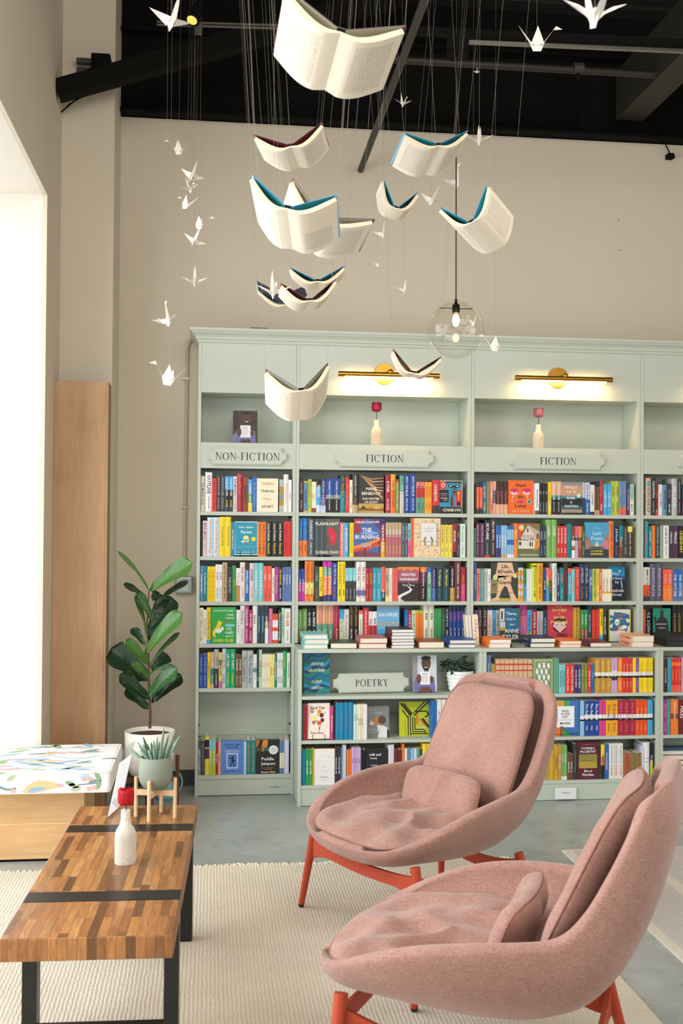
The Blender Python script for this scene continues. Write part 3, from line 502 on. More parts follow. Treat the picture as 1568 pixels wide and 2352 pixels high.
'TYLER': ('2f6f94', 'beige', 'blue face-out book with a pale window, hand-lettered Three Days in June', [R(0, .62, .22, 1, 'd9d9cf'), R(.06, .68, .14, .92, '39413f'), R(0, .42, .26, .6, 'cdd6d6'), P([(0, .38), (.14, .46), (.3, .38), (.3, .3), (0, .3)], 'c9a54a'), R(0, 0, 1, .34, '33453d'), P([(.86, .5), (1, .7), (1, 1), (.86, 1)], '2f6f5c'), T(.56, .85, .5, .1, 'Three', 'white'), T(.54, .68, .56, .09, 'Days in', 'white'), T(.6, .52, .46, .08, 'June', 'white'), T(.58, .33, .7, .15, 'ANNE', 'white'), T(.52, .15, .84, .15, 'TYLER', 'white')]),
'FORT': ('c9404e', 'red', 'red face-out book with a woman in dark hair, lettered WOMEN of GOOD FORTUNE', [T(.45, .95, .44, .035, 'Sophie Wan', 'butter'), T(.46, .86, .7, .08, 'WOMEN', 'butter'), T(.46, .76, .12, .045, 'of', 'butter'), T(.46, .66, .58, .08, 'GOOD', 'butter'), E(.48, .45, .27, .2, 'black'), P([(.22, .42), (.3, .56), (.68, .56), (.74, .4), (.5, .24)], 'e4c3c0'), E(.5, .58, .24, .05, 'black'), R(.32, .44, .42, .455, 'black'), R(.54, .44, .64, .455, 'black'), P([(.4, .26), (.78, .2), (.8, 0), (.34, 0)], '8d2a38'), T(.47, .53, .96, .08, 'FORTUNE', 'butter')]),
'TOMO': ('d7dfd8', 'yellow', 'face-out book with a blue splash of sea and coloured blocky words, second fiction bay', [wavy(.5, .12, '2a5f86', .05, 0, .2), wavy(.68, .1, '2f78a0', .04, 1, .1), wavy(.3, .1, '2a5f86', .04, 2, .25), P([(.1, .3), (.45, .52), (.8, .28), (.9, .5), (.6, .9), (.2, .92)], '356f94'), E(.35, .6, .12, .1, 'e8efee'), E(.7, .45, .14, .06, 'e8efee'), P([(.3, .24), (.5, .34), (.72, .24)], 'f3f5f2')]+[T(.48, .82, .84, .055, 'TOMORROW,', 'red'), T(.48, .7, .28, .055, 'AND', 'amber'), T(.48, .58, .84, .055, 'TOMORROW,', 'green'), T(.48, .46, .28, .055, 'AND', 'amber'), T(.48, .35, .84, .055, 'TOMORROW', 'red'), R(.95, 0, 1, 1, 'e8c92c')]),
'MAGIC': ('1f8f72', 'black', 'green face-out book with a dark cloaked figure, lettered A Darker Shade of Magic', [P([(.1, 0), (.16, .3), (.1, .6), (.06, .72), (.16, .76), (.2, .6), (.36, .72), (.44, .74), (.4, .88), (.5, 1), (.6, .9), (.6, .76), (.8, .66), (.92, .3), (.9, 0)], '2b2d2e'), P([(.6, .7), (.68, .76), (.62, .8)], 'b84a52'), T(.47, .52, .74, .035, 'DARKER SHADE', 'white'), T(.5, .4, .4, .035, 'OF MAGIC', 'white'), T(.45, .2, .34, .06, 'V. E.', 'white')]),
'GROUND': ('1277a0', 'teal', 'swirling blue and green face-out book lettered ABOVE GROUND', [wavy(-.06+.1*k, .05, ['1b9a5c', '19333f', '21a0d0', '157a4c', '0f5f86'][k % 5], .05, k*.5, .12) for k in range(10)]+[T(.52, .74, .62, .075, 'ABOVE', 'cream'), T(.5, .58, .8, .075, 'GROUND', 'cream'), T(.5, .3, .56, .07, 'CLINT', 'cream'), T(.5, .15, .58, .07, 'SMITH', 'cream'), T(.56, .88, .7, .015, 'AUTHOR OF HOW THE WORD IS PASSED', 'aqua')]),
'YET': ('efe4d6', 'cream', 'cream face-out book of fruit in a cone, lettered And Yet, on a brass easel', [T(.44, .87, .66, .09, 'And Yet', 'maroon'), E(.2, .77, .07, .05, 'maroon'), E(.2, .77, .04, .03, 'peach'), E(.53, .76, .09, .06, 'orange'), E(.63, .66, .1, .065, 'maroon'), E(.32, .59, .1, .065, 'butter'), E(.66, .52, .09, .06, 'maroon'), E(.27, .46, .08, .055, 'rose'), E(.52, .44, .1, .06, 'vermilion'), E(.4, .5, .05, .035, 'leaf'), E(.45, .68, .04, .03, 'leaf'), E(.78, .72, .02, .03, 'rose'), P([(.46, .4), (.6, .4), (.53, .22)], 'peach'), P([(.5, .32), (.56, .32), (.53, .2)], 'brown'), T(.44, .17, .6, .075, 'Kate Baer', 'rose')]),
'DOG': ('83888b', 'grey', 'grey face-out book with a beagle head, lettered DOG SHOW', [T(.26, .88, .46, .07, 'BILLY', 'silver'), T(.38, .78, .72, .08, 'COLLINS', 'silver'), P([(.1, .5), (.22, .58), (.44, .66), (.6, .66), (.66, .44), (.36, .38), (.16, .42)], 'b5845a'), P([(.08, .5), (.16, .54), (.34, .46), (.24, .38), (.1, .42)], 'd8d4cc'), E(.1, .49, .035, .025, 'black'), E(.68, .56, .18, .13, '6b4330'), P([(.46, .4), (.72, .38), (.96, .3), (.94, 0), (.5, 0)], 'dfe3e4'), P([(.9, .3), (1, .2), (1, 0), (.9, 0)], '2e3032'), P([(.5, .1), (.56, .3), (.46, .1)], '2e3032'), T(.2, .26, .34, .07, 'DOG', 'silver'), T(.26, .17, .46, .07, 'SHOW', 'silver')]),
'YRL': ('bcc61c', 'olive', 'acid green face-out book with maze-like black letters and a red R', [P([(.02, .96), (.1, .96), (.4, .62), (.34, .58)], 'black'), P([(.12, .96), (.17, .96), (.42, .66), (.39, .63)], 'black'), P([(.9, 1), (.96, 1), (.48, .58), (.44, .6)], 'black'), P([(.78, 1), (.83, 1), (.44, .64), (.42, .66)], 'black'), R(.27, .02, .3, .6, 'black'), R(.34, .02, .37, .6, 'black'), R(.41, .14, .44, .56, 'black'), R(.41, .11, .82, .14, 'black'), R(.34, .05, .9, .08, 'black'), R(.8, .08, .83, .18, 'black'), R(.48, .2, .51, .54, 'black'), R(.48, .18, .78, .21, 'black'), P([(.08, .76), (.12, .76), (.3, .54), (.27, .52)], 'black'), ('p', [(.5, .74), (.8, .74), (.8, .7), (.5, .7)], 'black'), E(.8, .64, .13, .1, 'black', -90, 90), E(.8, .64, .09, .065, 'bcc61c', -90, 90), R(.54, .34, .57, .66, 'd5502c'), R(.57, .34, .6, .66, 'd98a3a'), P([(.62, .5), (.68, .5), (.86, .3), (.8, .3)], 'd5502c'), P([(.7, .5), (.76, .52), (1, .2), (.95, .18)], 'black'), R(.18, .04, .2, .5, 'd98a3a'), T(.7, .26, .34, .03, 'YELLOW RAIN', 'white'), T(.7, .22, .36, .025, 'MAI DER VANG', 'white')]),
'HOME': ('ecebe6', 'amber', 'white face-out book with a faint line-drawn face, lettered home', [E(.5, .6, .3, .24, 'b9b9b0'), E(.5, .6, .292, .233, 'ecebe6'), R(.38, .66, .47, .665, 'grey'), R(.55, .66, .64, .665, 'grey'), E(.5, .5, .06, .012, 'b9b9b0')]+specks(9, 'olive', .1, .9, .3, .95, .02)+[T(.5, .22, .46, .07, 'home', 'silver'), T(.46, .13, .6, .025, 'whitney hanson', 'silver')]),
'MILK': ('26272a', 'black', 'black face-out book lettered milk and honey in small white type', [T(.42, .84, .58, .075, 'milk and', 'white'), T(.36, .73, .42, .075, 'honey', 'white'), T(.38, .53, .46, .05, 'rupi kaur', 'white')]),
'FEATH': ('7f9463', 'leaf', 'green face-out book patterned with white feathers, lower classics case', [R(.1, .95, .95, .965, 'ece8d8'), R(.1, .02, .115, .965, 'ece8d8'), R(.935, .02, .95, .965, 'ece8d8'), R(.42, .88, .66, .895, 'ece8d8')]+[E(.33+.22*(i % 4)-.11*(j % 2), .8-.165*j, .06, .085, 'e6ebec', rot=8) for j in range(5) for i in range(3)]+[R(.335+.22*(i % 4)-.11*(j % 2), .67-.165*j, .345+.22*(i % 4)-.11*(j % 2), .73-.165*j, 'e6ebec') for j in range(5) for i in range(3)]),
'TALES': ('3f6fb4', 'blue', 'rainbow face-out book with a bridge and white label lettered TALES OF THE CITY', [R(0, .82, .35, 1, 'd8a02c'), R(.35, .82, .6, 1, '4a9a5c'), R(0, .0, .3, .26, 'e07030'), P([(.3, 0), (.3, .26), (.6, .1), (.6, 0)], '3f9a50'), R(.0, .26, .3, .5, 'b0b040'), R(.3, .26, .45, .82, '3f8f8c'), R(0, .25, .8, .84, 'eceef0'), T(.4, .7, .36, .06, 'TALES', 'slate'), T(.4, .62, .38, .06, 'OF THE', 'slate'), T(.4, .54, .28, .06, 'CITY', 'slate'), R(.05, .455, .75, .462, 'slate'), T(.4, .36, .5, .06, 'MAUPIN', 'charcoal'), R(.2, .0, .225, .29, 'black'), R(.27, .0, .295, .29, 'black'), R(.2, .24, .295, .255, 'black'), R(.2, .14, .295, .15, 'black'), R(0, .045, .96, .058, 'black'), P([(.29, .28), (.5, .12), (.7, .07), (.9, .12), (.7, .055), (.5, .1), (.29, .26)], 'black'), R(.88, .03, .9, .13, 'black')]),
'BLOOD': ('56202a', 'maroon', 'dark maroon face-out book with a yellow plain, lettered Blood Meridian', [R(.08, .3, .92, .68, 'b09a3c'), P([(.08, .5), (.92, .46), (.92, .68), (.08, .68)], '8f8440'), R(.12, .49, .6, .5, '2c2a1a'), T(.5, .84, .64, .07, 'CORMAC', 'white'), T(.5, .75, .8, .065, 'McCARTHY', 'white'), T(.5, .225, .42, .07, 'Blood', 'white'), T(.5, .125, .64, .07, 'Meridian', 'white'), T(.5, .05, .64, .018, 'Or the Evening Redness in the West', 'salmon'), T(.5, .94, .8, .018, '25TH ANNIVERSARY EDITION', 'salmon')]),
'MUG1': ('3b2d2b', 'plum', 'face-out book of a smiling man holding a white mug, alone in the top niche', author('5a3828', '3a2a26', '2c1f1c')),
'MUG2': ('cfd3d8', 'silver', 'glossy face-out book of a smiling man, on an easel beside the potted plant', author('6a4534')),
}
def face_book(key, x0, x1, z0, z1, yf, th=.022, lean=.0):
    bg, sp, lab, art = ART[key]; w = x1-x0; h = z1-z0; b = MB(); c = cm(bg if bg in PAL else bg, .35) if False else mat(PAL.get(bg, bg), .35)
    b.box(-w/2, w/2, 0, .0018, 0, h, c); b.box(-w/2, w/2, th-.0018, th, 0, h, cm(sp)); b.box(-w/2, -w/2+.0018, .0018, th-.0018, 0, h, cm(sp))
    o = b.build('face_out_book'); o.location = (x0+w/2, yf, z0); o.rotation_euler = (-lean, 0, 0)
    q = MB(); q.box(-w/2+.0018, w/2-.003, .0019, th-.0019, .003, h-.003, PAGES); q.build('page_block', o)
    q = MB(); t = MB(); k = 0
    for a in art:
        if a[0] == 'p':
            k += 1; y = -.00006*k-.0001
            pts = [(-w/2+max(0, min(1, px))*w, y, max(0, min(1, pz))*h) for px, pz in a[1]]
            q.add(pts, [tuple(range(len(pts)))], cm(a[2]))
    y = -.00006*(k+1)-.0003
    for a in art:
        if a[0] == 't': put_text(t, a[5], (-w/2+a[1]*w, y, a[2]*h), (1, 0, 0), (0, 0, 1), a[3]*w, a[4]*h, cm(a[6]), bold=.02)
    if q.v: q.build('cover_print', o)
    if t.v: t.build('title', o)
    return tag(o, lab, 'book')
# ------------------------------------------------------------------ the shelves: crop frame, then one book per line
SHELVES = '''
#top shelf of the non-fiction bay|.009|1.692
@440 1060 6.031
124 184 200 beige brown The Mother Code
187 282 148 white navy OUTLIVE|PETER ATTIA, MD
285 345 232 red darkred REVENGE OF THE TIPPING
347 402 185 charcoal silver ONCE UPON A TIME|ELIZABETH BELLER
404 460 185 charcoal silver ONCE UPON A TIME|ELIZABETH BELLER
461 517 205 sky:38,black:80,darkteal white/yellow CORY BOOKER|STAND
518 573 205 sky:38,black:80,darkteal white/yellow CORY BOOKER|STAND
575 629 205 palepink slate THE MEANING|OF YOUR LIFE
631 705 163 crimson salmon Brené Brown|ATLAS OF THE HEART
708 783 212 rust darkbrown BRAIDING
785 838 248 sky:45,green:72,yellow white/white DARING GREATLY
840 899 215 blue lightblue The Gifts of Imperfection
F 902 1197 233 WTFA
1214 1244 248 silver:22,gold:44,grey:62,gold:80,silver - -
1245 1275 250 silver:22,gold:44,grey:62,gold:80,silver - -
1277 1338 178 offwhite peach Radical Acceptance
1340 1385 252 white hotpink untangled
#second shelf of the non-fiction bay|.009|1.424
116 151 848 black white -
153 212 820 palepink magenta MIND MAGIC|JAMES R. DOTY
215 297 772 paleblue orange We Can Do Hard Things
299 382 772 paleblue orange We Can Do Hard Things
385 464 766 yellow olive Dopamine Kids
466 542 766 yellow olive Dopamine Kids
543 596 838 cerulean white Hunt, Gather, Parent
F 598 915 830 HGP
919 971 838 orange darkbrown RAISING GOOD HUMANS
973 1027 838 orange darkbrown RAISING GOOD HUMANS
1032 1106 832 black cream/lemon Lena Dunham|Famesick
1112 1187 832 black cream/lemon Lena Dunham|Famesick
1192 1267 832 black cream/lemon Lena Dunham|Famesick
1274 1330 832 red darkred THE ANXIOUS GENERATION
1332 1385 832 red darkred THE ANXIOUS GENERATION
#third shelf of the non-fiction bay|.009|1.155
@440 1280 6.031
112 159 115 steel white SOPHIE CALVERT
161 213 115 teal palemint In Your Ear Comes
216 271 128 yellow gold THE MOUNTAIN IS YOU
273 327 128 yellow gold THE MOUNTAIN IS YOU
329 375 100 white crimson/slate ECLIPSE|JENNY LAWSON
377 423 100 white crimson/slate ECLIPSE|JENNY LAWSON
425 493 72 tan brown Start With Yourself|EMMA GREDE
496 558 145 charcoal silver/mint THE MOTH
560 612 115 green lime Fair Play
614 668 150 white:52,gold salmon THIS IS BODY GRIEF
670 736 70 offwhite magenta/pink birth vibes|jen hamilton
738 797 75 darkbrown:18,blue white KAMALA HARRIS
801 863 80 palepink navy/vermilion AWAKE|JEN HATMAKER
866 926 78 aqua white ADDIS AWESOME
929 990 78 aqua white ADDIS AWESOME
992 1048 120 coral white/darkred playful|CAS HOLMAN
1050 1108 120 coral white/darkred playful|CAS HOLMAN
1111 1147 153 cream slate THE CREATIVE CURE
1149 1200 135 magenta lilac TINA KNOWLES
1203 1256 120 black yellow/white CRUSHMORE|DAN HARRIS
1257 1296 137 periwinkle white BURNOUT
1297 1338 137 periwinkle white BURNOUT
1339 1378 137 periwinkle white BURNOUT
#fourth shelf of the non-fiction bay|.009|.904
104 163 700 cream gold/- TERRY TEMPEST WILLIAMS
166 205 728 white slate THE LIGHT EATERS
208 263 695 yellow:90,sky black This Dog Will Change Your Life
F 270 612 692 DOGS
618 669 730 white grey Onyi Nwabineli
672 732 668 offwhite slate Abundance|Klein Thompson
734 790 665 magenta white HODA KOTB|Jump and Find Joy
793 842 733 crimson white BIG MY BAD|SUE LAKEY
844 908 665 white navy Secure
912 960 668 darkteal lightblue Bessel Humfree
963 1013 668 darkteal lightblue Bessel Humfree
1015 1064 672 charcoal:42,tan:60,white white SANNA MARIN
1070 1117 712 pink rose SELF CARE IS
1119 1154 790 vermilion:20,white:45,vermilion:58,white:88,vermilion white -
1156 1194 790 vermilion:20,white:45,vermilion:58,white:88,vermilion white -
1196 1244 730 black white THIS IS HOW IN THE DARK
1246 1282 702 mint darkgreen THE WONDER PARADOX
1285 1369 710 offwhite red/slate ON AIR|STEVE ONEY
#fifth shelf of the non-fiction bay|.009|.640
@440 1480 6.533
108 168 150 royal lightblue The Body Is Not|Philippa Perry
170 233 150 royal lightblue The Body Is Not|Philippa Perry
236 281 122 yellow brown LATE MIGRATIONS
284 332 118 peach:45,teal:90,peach white Tough|Amber Ruffin
337 402 75 silver:50,charcoal black/white JUST US|CLAUDIA RANKINE
406 455 122 lemon:20,olive:34,lemon:80,pink darkgreen MARGARET
459 511 66 lavender hotpink/navy YOU BETTER|LISA RINNA
514 578 70 emerald white/lemon LET THEM|Mel Robbins
581 653 70 emerald white/lemon LET THEM|Mel Robbins
656 704 160 brown ivory INCREASED|STEVEN RINELLA
706 752 160 brown ivory INCREASED|STEVEN RINELLA
753 831 95 silver slate The Creative Act
835 920 95 silver slate The Creative Act
923 974 155 white:42,seagreen:54,white grey The Myth of Normal
976 1009 85 charcoal crimson/white HOUSE|PEOPLE
1011 1052 80 mint darkgreen SYSTEMS DISORDER
1054 1091 150 cream salmon/slate SPUN|TO
1093 1131 150 cream salmon/slate SPUN|TO
1133 1172 150 cream salmon/slate SPUN|TO
1174 1208 152 butter brown THE BOOK
1210 1243 152 butter brown THE BOOK
1245 1280 150 teal:50,vermilion:54,teal white THE FOUR AGREEMENTS
1283 1324 135 white black JENNY SLATE|LIFEFORM
1326 1367 135 white black JENNY SLATE|LIFEFORM
1369 1424 105 emerald lime Dear Writer|Maggie Smith
1428 1478 130 offwhite slate Keep Moving Poems
#bottom shelf of the non-fiction bay|.012|.124
@440 1480 6.031
90 124 1330 slate:30,grey white CRUSH|OLI HILL
127 180 1340 charcoal grey DEVIL IN THE WHITE CITY
183 240 1280 lemon:8,black:28,lemon:32,plum:58,lemon black FLUKE
242 284 1325 aqua:30,lime white THE OUTRUN
286 332 1320 aqua:30,lime white THE OUTRUN
334 365 1352 crimson white THE WRITING
367 403 1352 peach rust Priestdaddy
F 405 718 1340 BODY
722 755 1355 paleblue white -
757 818 1332 teal gold THE WIDE WIDE SEA
820 885 1332 teal gold THE WIDE WIDE SEA
F 893 1215 1325 PUDDLE
1217 1246 1330 steel:38,cream:84,steel white -
1248 1280 1330 steel:38,cream:84,steel white -
1283 1345 1328 lavender white A FLOWER TRAVELED
#top shelf of the first fiction bay|.009|1.692
@680 1080 7.467
58 122 118 darkbrown silver Good Girl|Aria Aber
128 202 185 amber:4,steel:96,amber navy Intermezzo
206 262 155 lime olive ISABEL ALLENDE|VIOLETA
266 301 198 cream:86,rust gold Katabasis
303 342 195 cream:86,rust gold Katabasis
346 422 150 black:22,sky:78,paleblue white FREDRIK
425 506 145 indigo:55,purple:80,lavender silver FREDRIK BACKMAN
510 630 145 royal:48,grey:60,black white THE BEAR TOWN|THE WINNERS
634 755 145 royal:48,grey:60,black white THE BEAR TOWN|THE WINNERS
760 845 78 darkteal:42,teal gold/aqua MY FRIENDS|FREDRIK BACKMAN
849 910 122 red salmon MEET THE NEIGHBOR
914 965 165 cream black Big Swiss|Jen Beagin
969 1064 62 charcoal:80,tan cream/mustard DAUGHTER OF EGYPT|MARIE BENEDICT
F 1070 1503 65 EGYPT
@875 1080 7.467
77 165 78 crimson white A PAIR|OF ACES
168 245 70 amber:40,orange brown THEO OF GOLDEN
248 312 155 rust:12,olive cream THE LION WOMEN OF TEHRAN
322 392 88 seagreen:42,beige palemint THE MINISTRY
397 492 72 royal white INTO THE BLUE|EMMA BRODIE
498 602 72 royal white INTO THE BLUE|EMMA BRODIE
604 677 200 salmon:20,red:50,seagreen charcoal/darkgreen BROOKS|HORSE
680 747 200 salmon:20,red:50,seagreen charcoal/darkgreen BROOKS|HORSE
751 811 203 amber red VENETIAN|VESPERS
813 870 203 amber red VENETIAN|VESPERS
881 990 170 red:76,charcoal white CHABON
F 1003 1392 178 CHABON
#second shelf of the first fiction bay|.009|1.424
@680 1182 7.467
48 111 58 blue:58,orange sky/rust YELLOWFACE|RIVER
118 196 58 blue:58,orange sky/rust YELLOWFACE|RIVER
208 306 65 slate white FLASHLIGHT|SUSAN CHOI
F 310 748 70 FLASH
752 818 135 salmon white TRUST EXERCISE|SUSAN CHOI
821 898 140 sky white/yellow AMERICAN DIRT
914 985 138 yellow mustard I WHO HAVE NEVER
F 987 1446 68 BURN
1449 1525 70 indigo:20,crimson:60,amber white THE BURNING SIDE
@875 1182 7.467
77 128 135 tan:35,rose white/butter HEARTS|JOHN BOYNE
131 183 135 tan:35,rose white/butter HEARTS|JOHN BOYNE
185 238 135 tan:35,rose white/butter HEARTS|JOHN BOYNE
240 293 135 tan:35,rose white/butter HEARTS|JOHN BOYNE
295 350 135 tan:35,rose white/butter HEARTS|JOHN BOYNE
353 405 140 slate silver MEMORY WALL|ANTHONY DOERR
408 457 140 slate silver MEMORY WALL|ANTHONY DOERR
460 510 150 aqua:50,pink navy WELLNESS|NATHAN
F 512 1018 60 CORR
1025 1088 175 lemon black/teal All That Life Can Afford|Emily
1093 1158 175 lemon black/teal All That Life Can Afford|Emily
1163 1224 175 lemon black/teal All That Life Can Afford|Emily
1229 1294 158 crimson:84,black white ERASURE
1296 1350 175 charcoal amber/silver JAMES|PERCIVAL EVERETT
1352 1448 158 palemint grey The Covenant|of Water
#third shelf of the first fiction bay|.009|1.155
@680 1282 7.467
40 92 190 royal:42,magenta white LOVE & FURY
96 147 190 royal:42,magenta white LOVE & FURY
151 228 52 orange:52,butter:82,orange darkbrown/rust ENORMOUS WINGS|LAUREL
232 305 52 orange:52,butter:82,orange darkbrown/rust ENORMOUS WINGS|LAUREL
315 393 145 darkgreen silver/salmon COLD|ANNE PATCHETT
397 459 150 yellow:85,black brown How to Read
462 540 55 magenta:16,seagreen:36,orange:84,indigo white LOVE BY THE BOOK
544 612 55 magenta:16,seagreen:36,orange:84,indigo white LOVE BY THE BOOK
621 710 75 royal white/salmon So Old, So Young|Grant Ginder
713 783 60 yellow black LAST NIGHT IN BROOKLYN|ANNE
785 843 60 yellow black LAST NIGHT IN BROOKLYN|ANNE
845 903 170 aqua:38,charcoal white ISOLA|ALLEGRA GOODMAN
905 966 170 aqua:38,charcoal white ISOLA|ALLEGRA GOODMAN
969 1030 170 aqua:38,charcoal white ISOLA|ALLEGRA GOODMAN
1033 1110 60 offwhite:72,periwinkle:86,offwhite crimson This Is Not|About Us
1114 1192 60 offwhite:72,periwinkle:86,offwhite crimson This Is Not|About Us
1195 1248 175 crimson amber SAME TIME|HOLLY GRAMAZIO
1251 1307 175 crimson amber SAME TIME|HOLLY GRAMAZIO
1310 1378 170 turquoise paleblue Swan Song|HILDERBRAND
1381 1458 170 turquoise paleblue Swan Song|HILDERBRAND
@875 1282 7.467
0 72 150 coral:72,navy pink/white LAUREN GROFF|MATRIX
76 135 172 tan:82,butter black matrix|lauren groff
138 190 172 offwhite silver THE VASTER WILDS
193 240 170 coral salmon FATES AND FURIES
243 286 170 coral salmon FATES AND FURIES
F 289 650 152 ALONE
673 780 155 orange:14,plum:45,black white/cream KRISTIN HANNAH|Great Alone
788 864 158 blue:18,seagreen white KRISTIN|Home Front
872 940 165 indigo:60,blue silver/salmon KRISTIN HANNAH|FLY AWAY
952 1055 160 darkteal butter/sky The Nightingale|KRISTIN HANNAH
1064 1170 160 darkteal butter/sky The Nightingale|KRISTIN HANNAH
1182 1262 150 black:60,gold white KRISTIN HANNAH|THE FOUR WINDS
1270 1368 58 maroon cream/white KRISTIN HANNAH|THE WOMEN
1374 1445 158 crimson:50,hotpink orange FIREFLY LANE
#counter shelf of the first fiction bay|.06|.9008
@680 1382 7.467
30 104 130 leaf:60,olive palegreen WEYWARD|EMILIA HART
110 185 118 leaf:60,olive palegreen WEYWARD|EMILIA HART
192 262 122 black white the SIRENS|EMILIA HART
268 345 122 black white the SIRENS|EMILIA HART
350 445 58 peach:50,seagreen coral/palemint LOUISE KENNEDY|Stations
452 548 58 peach:50,seagreen coral/palemint LOUISE KENNEDY|Stations
553 638 58 peach:50,seagreen coral/palemint LOUISE KENNEDY|Stations
643 742 50 crimson pink/white Elin Hilderbrand|The Academy
745 818 128 sky:30,palegreen steel The Hotel
822 902 130 offwhite rose Elin Hilderbrand
906 990 58 black gold/white LADY TREMAINE|RACHEL
994 1066 58 black gold/white LADY TREMAINE|RACHEL
1074 1140 150 salmon:12,ivory seagreen/charcoal SANDWICH
1148 1240 108 red white THE BOOK OF ALCHEMY
1243 1308 168 white:45,red navy REAL PEOPLE
1312 1384 168 white:45,red navy REAL PEOPLE
@680 1382 6.533
F 1212 1546 25 SAO
@875 1382 6.533
352 404 118 blue:60,darkteal sky/navy MAYLIS
407 457 130 crimson white A HOUSE OF WINTER
460 519 130 palegreen slate ALL FOURS|MIRANDA
522 578 128 lime:10,orange rust -
580 633 128 lime:10,orange rust -
637 716 40 ivory black/black KIN|Tayari Jones
720 796 40 ivory black/black KIN|Tayari Jones
800 855 105 green seagreen AN AMERICAN MARRIAGE
857 906 100 green seagreen AN AMERICAN MARRIAGE
909 962 98 darkgreen seagreen SILVER SPARROW
965 1015 85 black white I'LL COME TO YOU|REBECCA
1020 1078 40 navy:20,royal hotpink/white I SORRY|L.M. CHILTON
1081 1137 40 navy:20,royal hotpink/white I SORRY|L.M. CHILTON
1140 1196 40 navy:20,royal hotpink/white I SORRY|L.M. CHILTON
1199 1254 40 navy:20,royal hotpink/white I SORRY|L.M. CHILTON
#top shelf of the second fiction bay|.009|1.692
@1080 1085 7.467
74 98 190 black white -
101 157 190 charcoal:12,vermilion:80,darkbrown peach BLOOD OVER BRIGHT
160 210 190 charcoal:12,vermilion:80,darkbrown peach BLOOD OVER BRIGHT
215 277 168 blue yellow LILY KING|WRITERS
280 338 155 olive gold THE ENGLISH TEACHER
341 390 150 salmon white/rust THE THURSDAY|KING
393 440 150 peach:28,charcoal:68,peach silver FATHER OF THE RAIN
443 507 155 darkbrown:70,peach rose TELEPHONE
511 575 155 darkbrown:70,peach rose TELEPHONE
578 642 155 darkbrown:70,peach rose TELEPHONE
F 650 1080 135 HEART
1083 1105 188 palepink - -
1108 1180 183 white:88,brown slate Barbara Kingsolver
1183 1232 185 black silver BIG|RAVEN LEILANI
1234 1280 185 black silver BIG|RAVEN LEILANI
1282 1327 185 black silver BIG|RAVEN LEILANI
1329 1385 170 yellow:57,butter:85,yellow gold R. F. KUANG
1389 1474 155 peach:42,teal:52,black white WALLY LAMB|RIVER IS WAITING
@1265 1085 7.467
97 178 155 peach:42,teal:52,black white WALLY LAMB|RIVER IS WAITING
F 181 536 165 RIVER
540 588 170 silver:48,navy - -
590 668 175 lavender:52,blue royal/white How to Read|Baby Land
672 746 188 charcoal:5,offwhite:90,charcoal slate Long Bright
751 791 160 black:14,brown:86,tan cream -
793 832 160 black:14,brown:86,tan cream -
836 894 150 crimson salmon/white THE GOD|MARIAS
900 967 195 sky white LOVELY ONE
971 1032 195 sky white LOVELY ONE
1036 1101 150 lime brown WORRY|ALEXANDRA
1104 1166 150 lime brown WORRY|ALEXANDRA
1169 1230 150 steel:78,coral tan JESUS|BEST
1233 1299 150 steel:78,coral tan JESUS|BEST
1302 1353 200 indigo lilac THE VANISHING HALF
1357 1425 200 mint:48,ivory darkgreen NORTH WOODS|MASON
#second shelf of the second fiction bay|.009|1.424
@1080 1182 7.467
66 92 230 green white -
96 161 145 plum lilac HALF HIS AGE|JENNETTE MCCURDY
166 240 145 plum lilac HALF HIS AGE|JENNETTE MCCURDY
247 345 90 black:48,darkteal:94,red white/silver SKYLARK|PAULA McLAIN
349 435 75 darkbrown white HELLO BEAUTIFUL|ANN NAPOLITANO
438 483 185 blue:70,indigo white DEAR EDWARD
485 528 185 blue:70,indigo white DEAR EDWARD
530 576 185 lightblue:88,tan white WITHIN ARM
578 628 185 lightblue:88,tan white WITHIN ARM
631 668 190 blue:12,lightblue:44,blue:60,lightblue:90,white navy -
670 705 190 blue:12,lightblue:44,blue:60,lightblue:90,white navy -
707 747 190 blue:12,lightblue:44,blue:60,lightblue:90,white navy -
750 811 150 orange butter WRECK|CATHERINE NEWMAN
F 813 1190 150 WRECK
1196 1248 190 navy silver HAMNET|MAGGIE O'FARRELL
1250 1298 190 navy silver HAMNET|MAGGIE O'FARRELL
1302 1391 85 leaf ivory/lime LAND|MAGGIE O'FARRELL
1395 1482 85 leaf ivory/lime LAND|MAGGIE O'FARRELL
@1265 1182 7.467
107 158 195 red white ROUGE STATES|KAYE
161 213 195 red white ROUGE STATES|KAYE
218 272 195 red white ROUGE STATES|KAYE
276 352 158 teal turquoise/sky MAGIC
357 410 198 rust:35,charcoal:45,offwhite:62,rust:76,white cream Ann Patchett
413 467 198 pink:35,charcoal:45,lilac silver Ann Patchett
470 531 198 orange:35,charcoal:45,rust peach Ann Patchett
534 584 200 darkgreen silver TOM LAKE|Ann Patchett
F 587 990 130 POEM
993 1077 112 orange black GHOST TOWN|TOM PERROTTA
1082 1167 180 navy white/salmon Jodi Picoult|MAD HONEY
1170 1235 185 teal:42,brown cream Playground
1240 1315 200 charcoal tan THE DIAMOND EYE|KATE
1319 1398 200 lemon:18,darkbrown white THE ROSE CODE|KATE QUINN
#third shelf of the second fiction bay|.009|1.155
@1080 1282 7.467
64 99 70 blue white MORE THAN ENOUGH
108 172 178 salmon rust MAGGIE O'FARRELL
176 238 180 turquoise lime INSTRUCTIONS|FOR A HEATWAVE
241 300 180 beige grey THE HOUSE OF DOORS
303 350 182 white navy FUNERAL|NONI
F 355 815 75 LIFE
820 906 165 palepink:9,amber:22,palepink:36,amber:47,palepink:60,amber:70,palepink:84,amber slate INTERMEZZO|SALLY ROONEY
911 960 183 green:47,sky navy/royal NORMAL PEOPLE|SALLY ROONEY
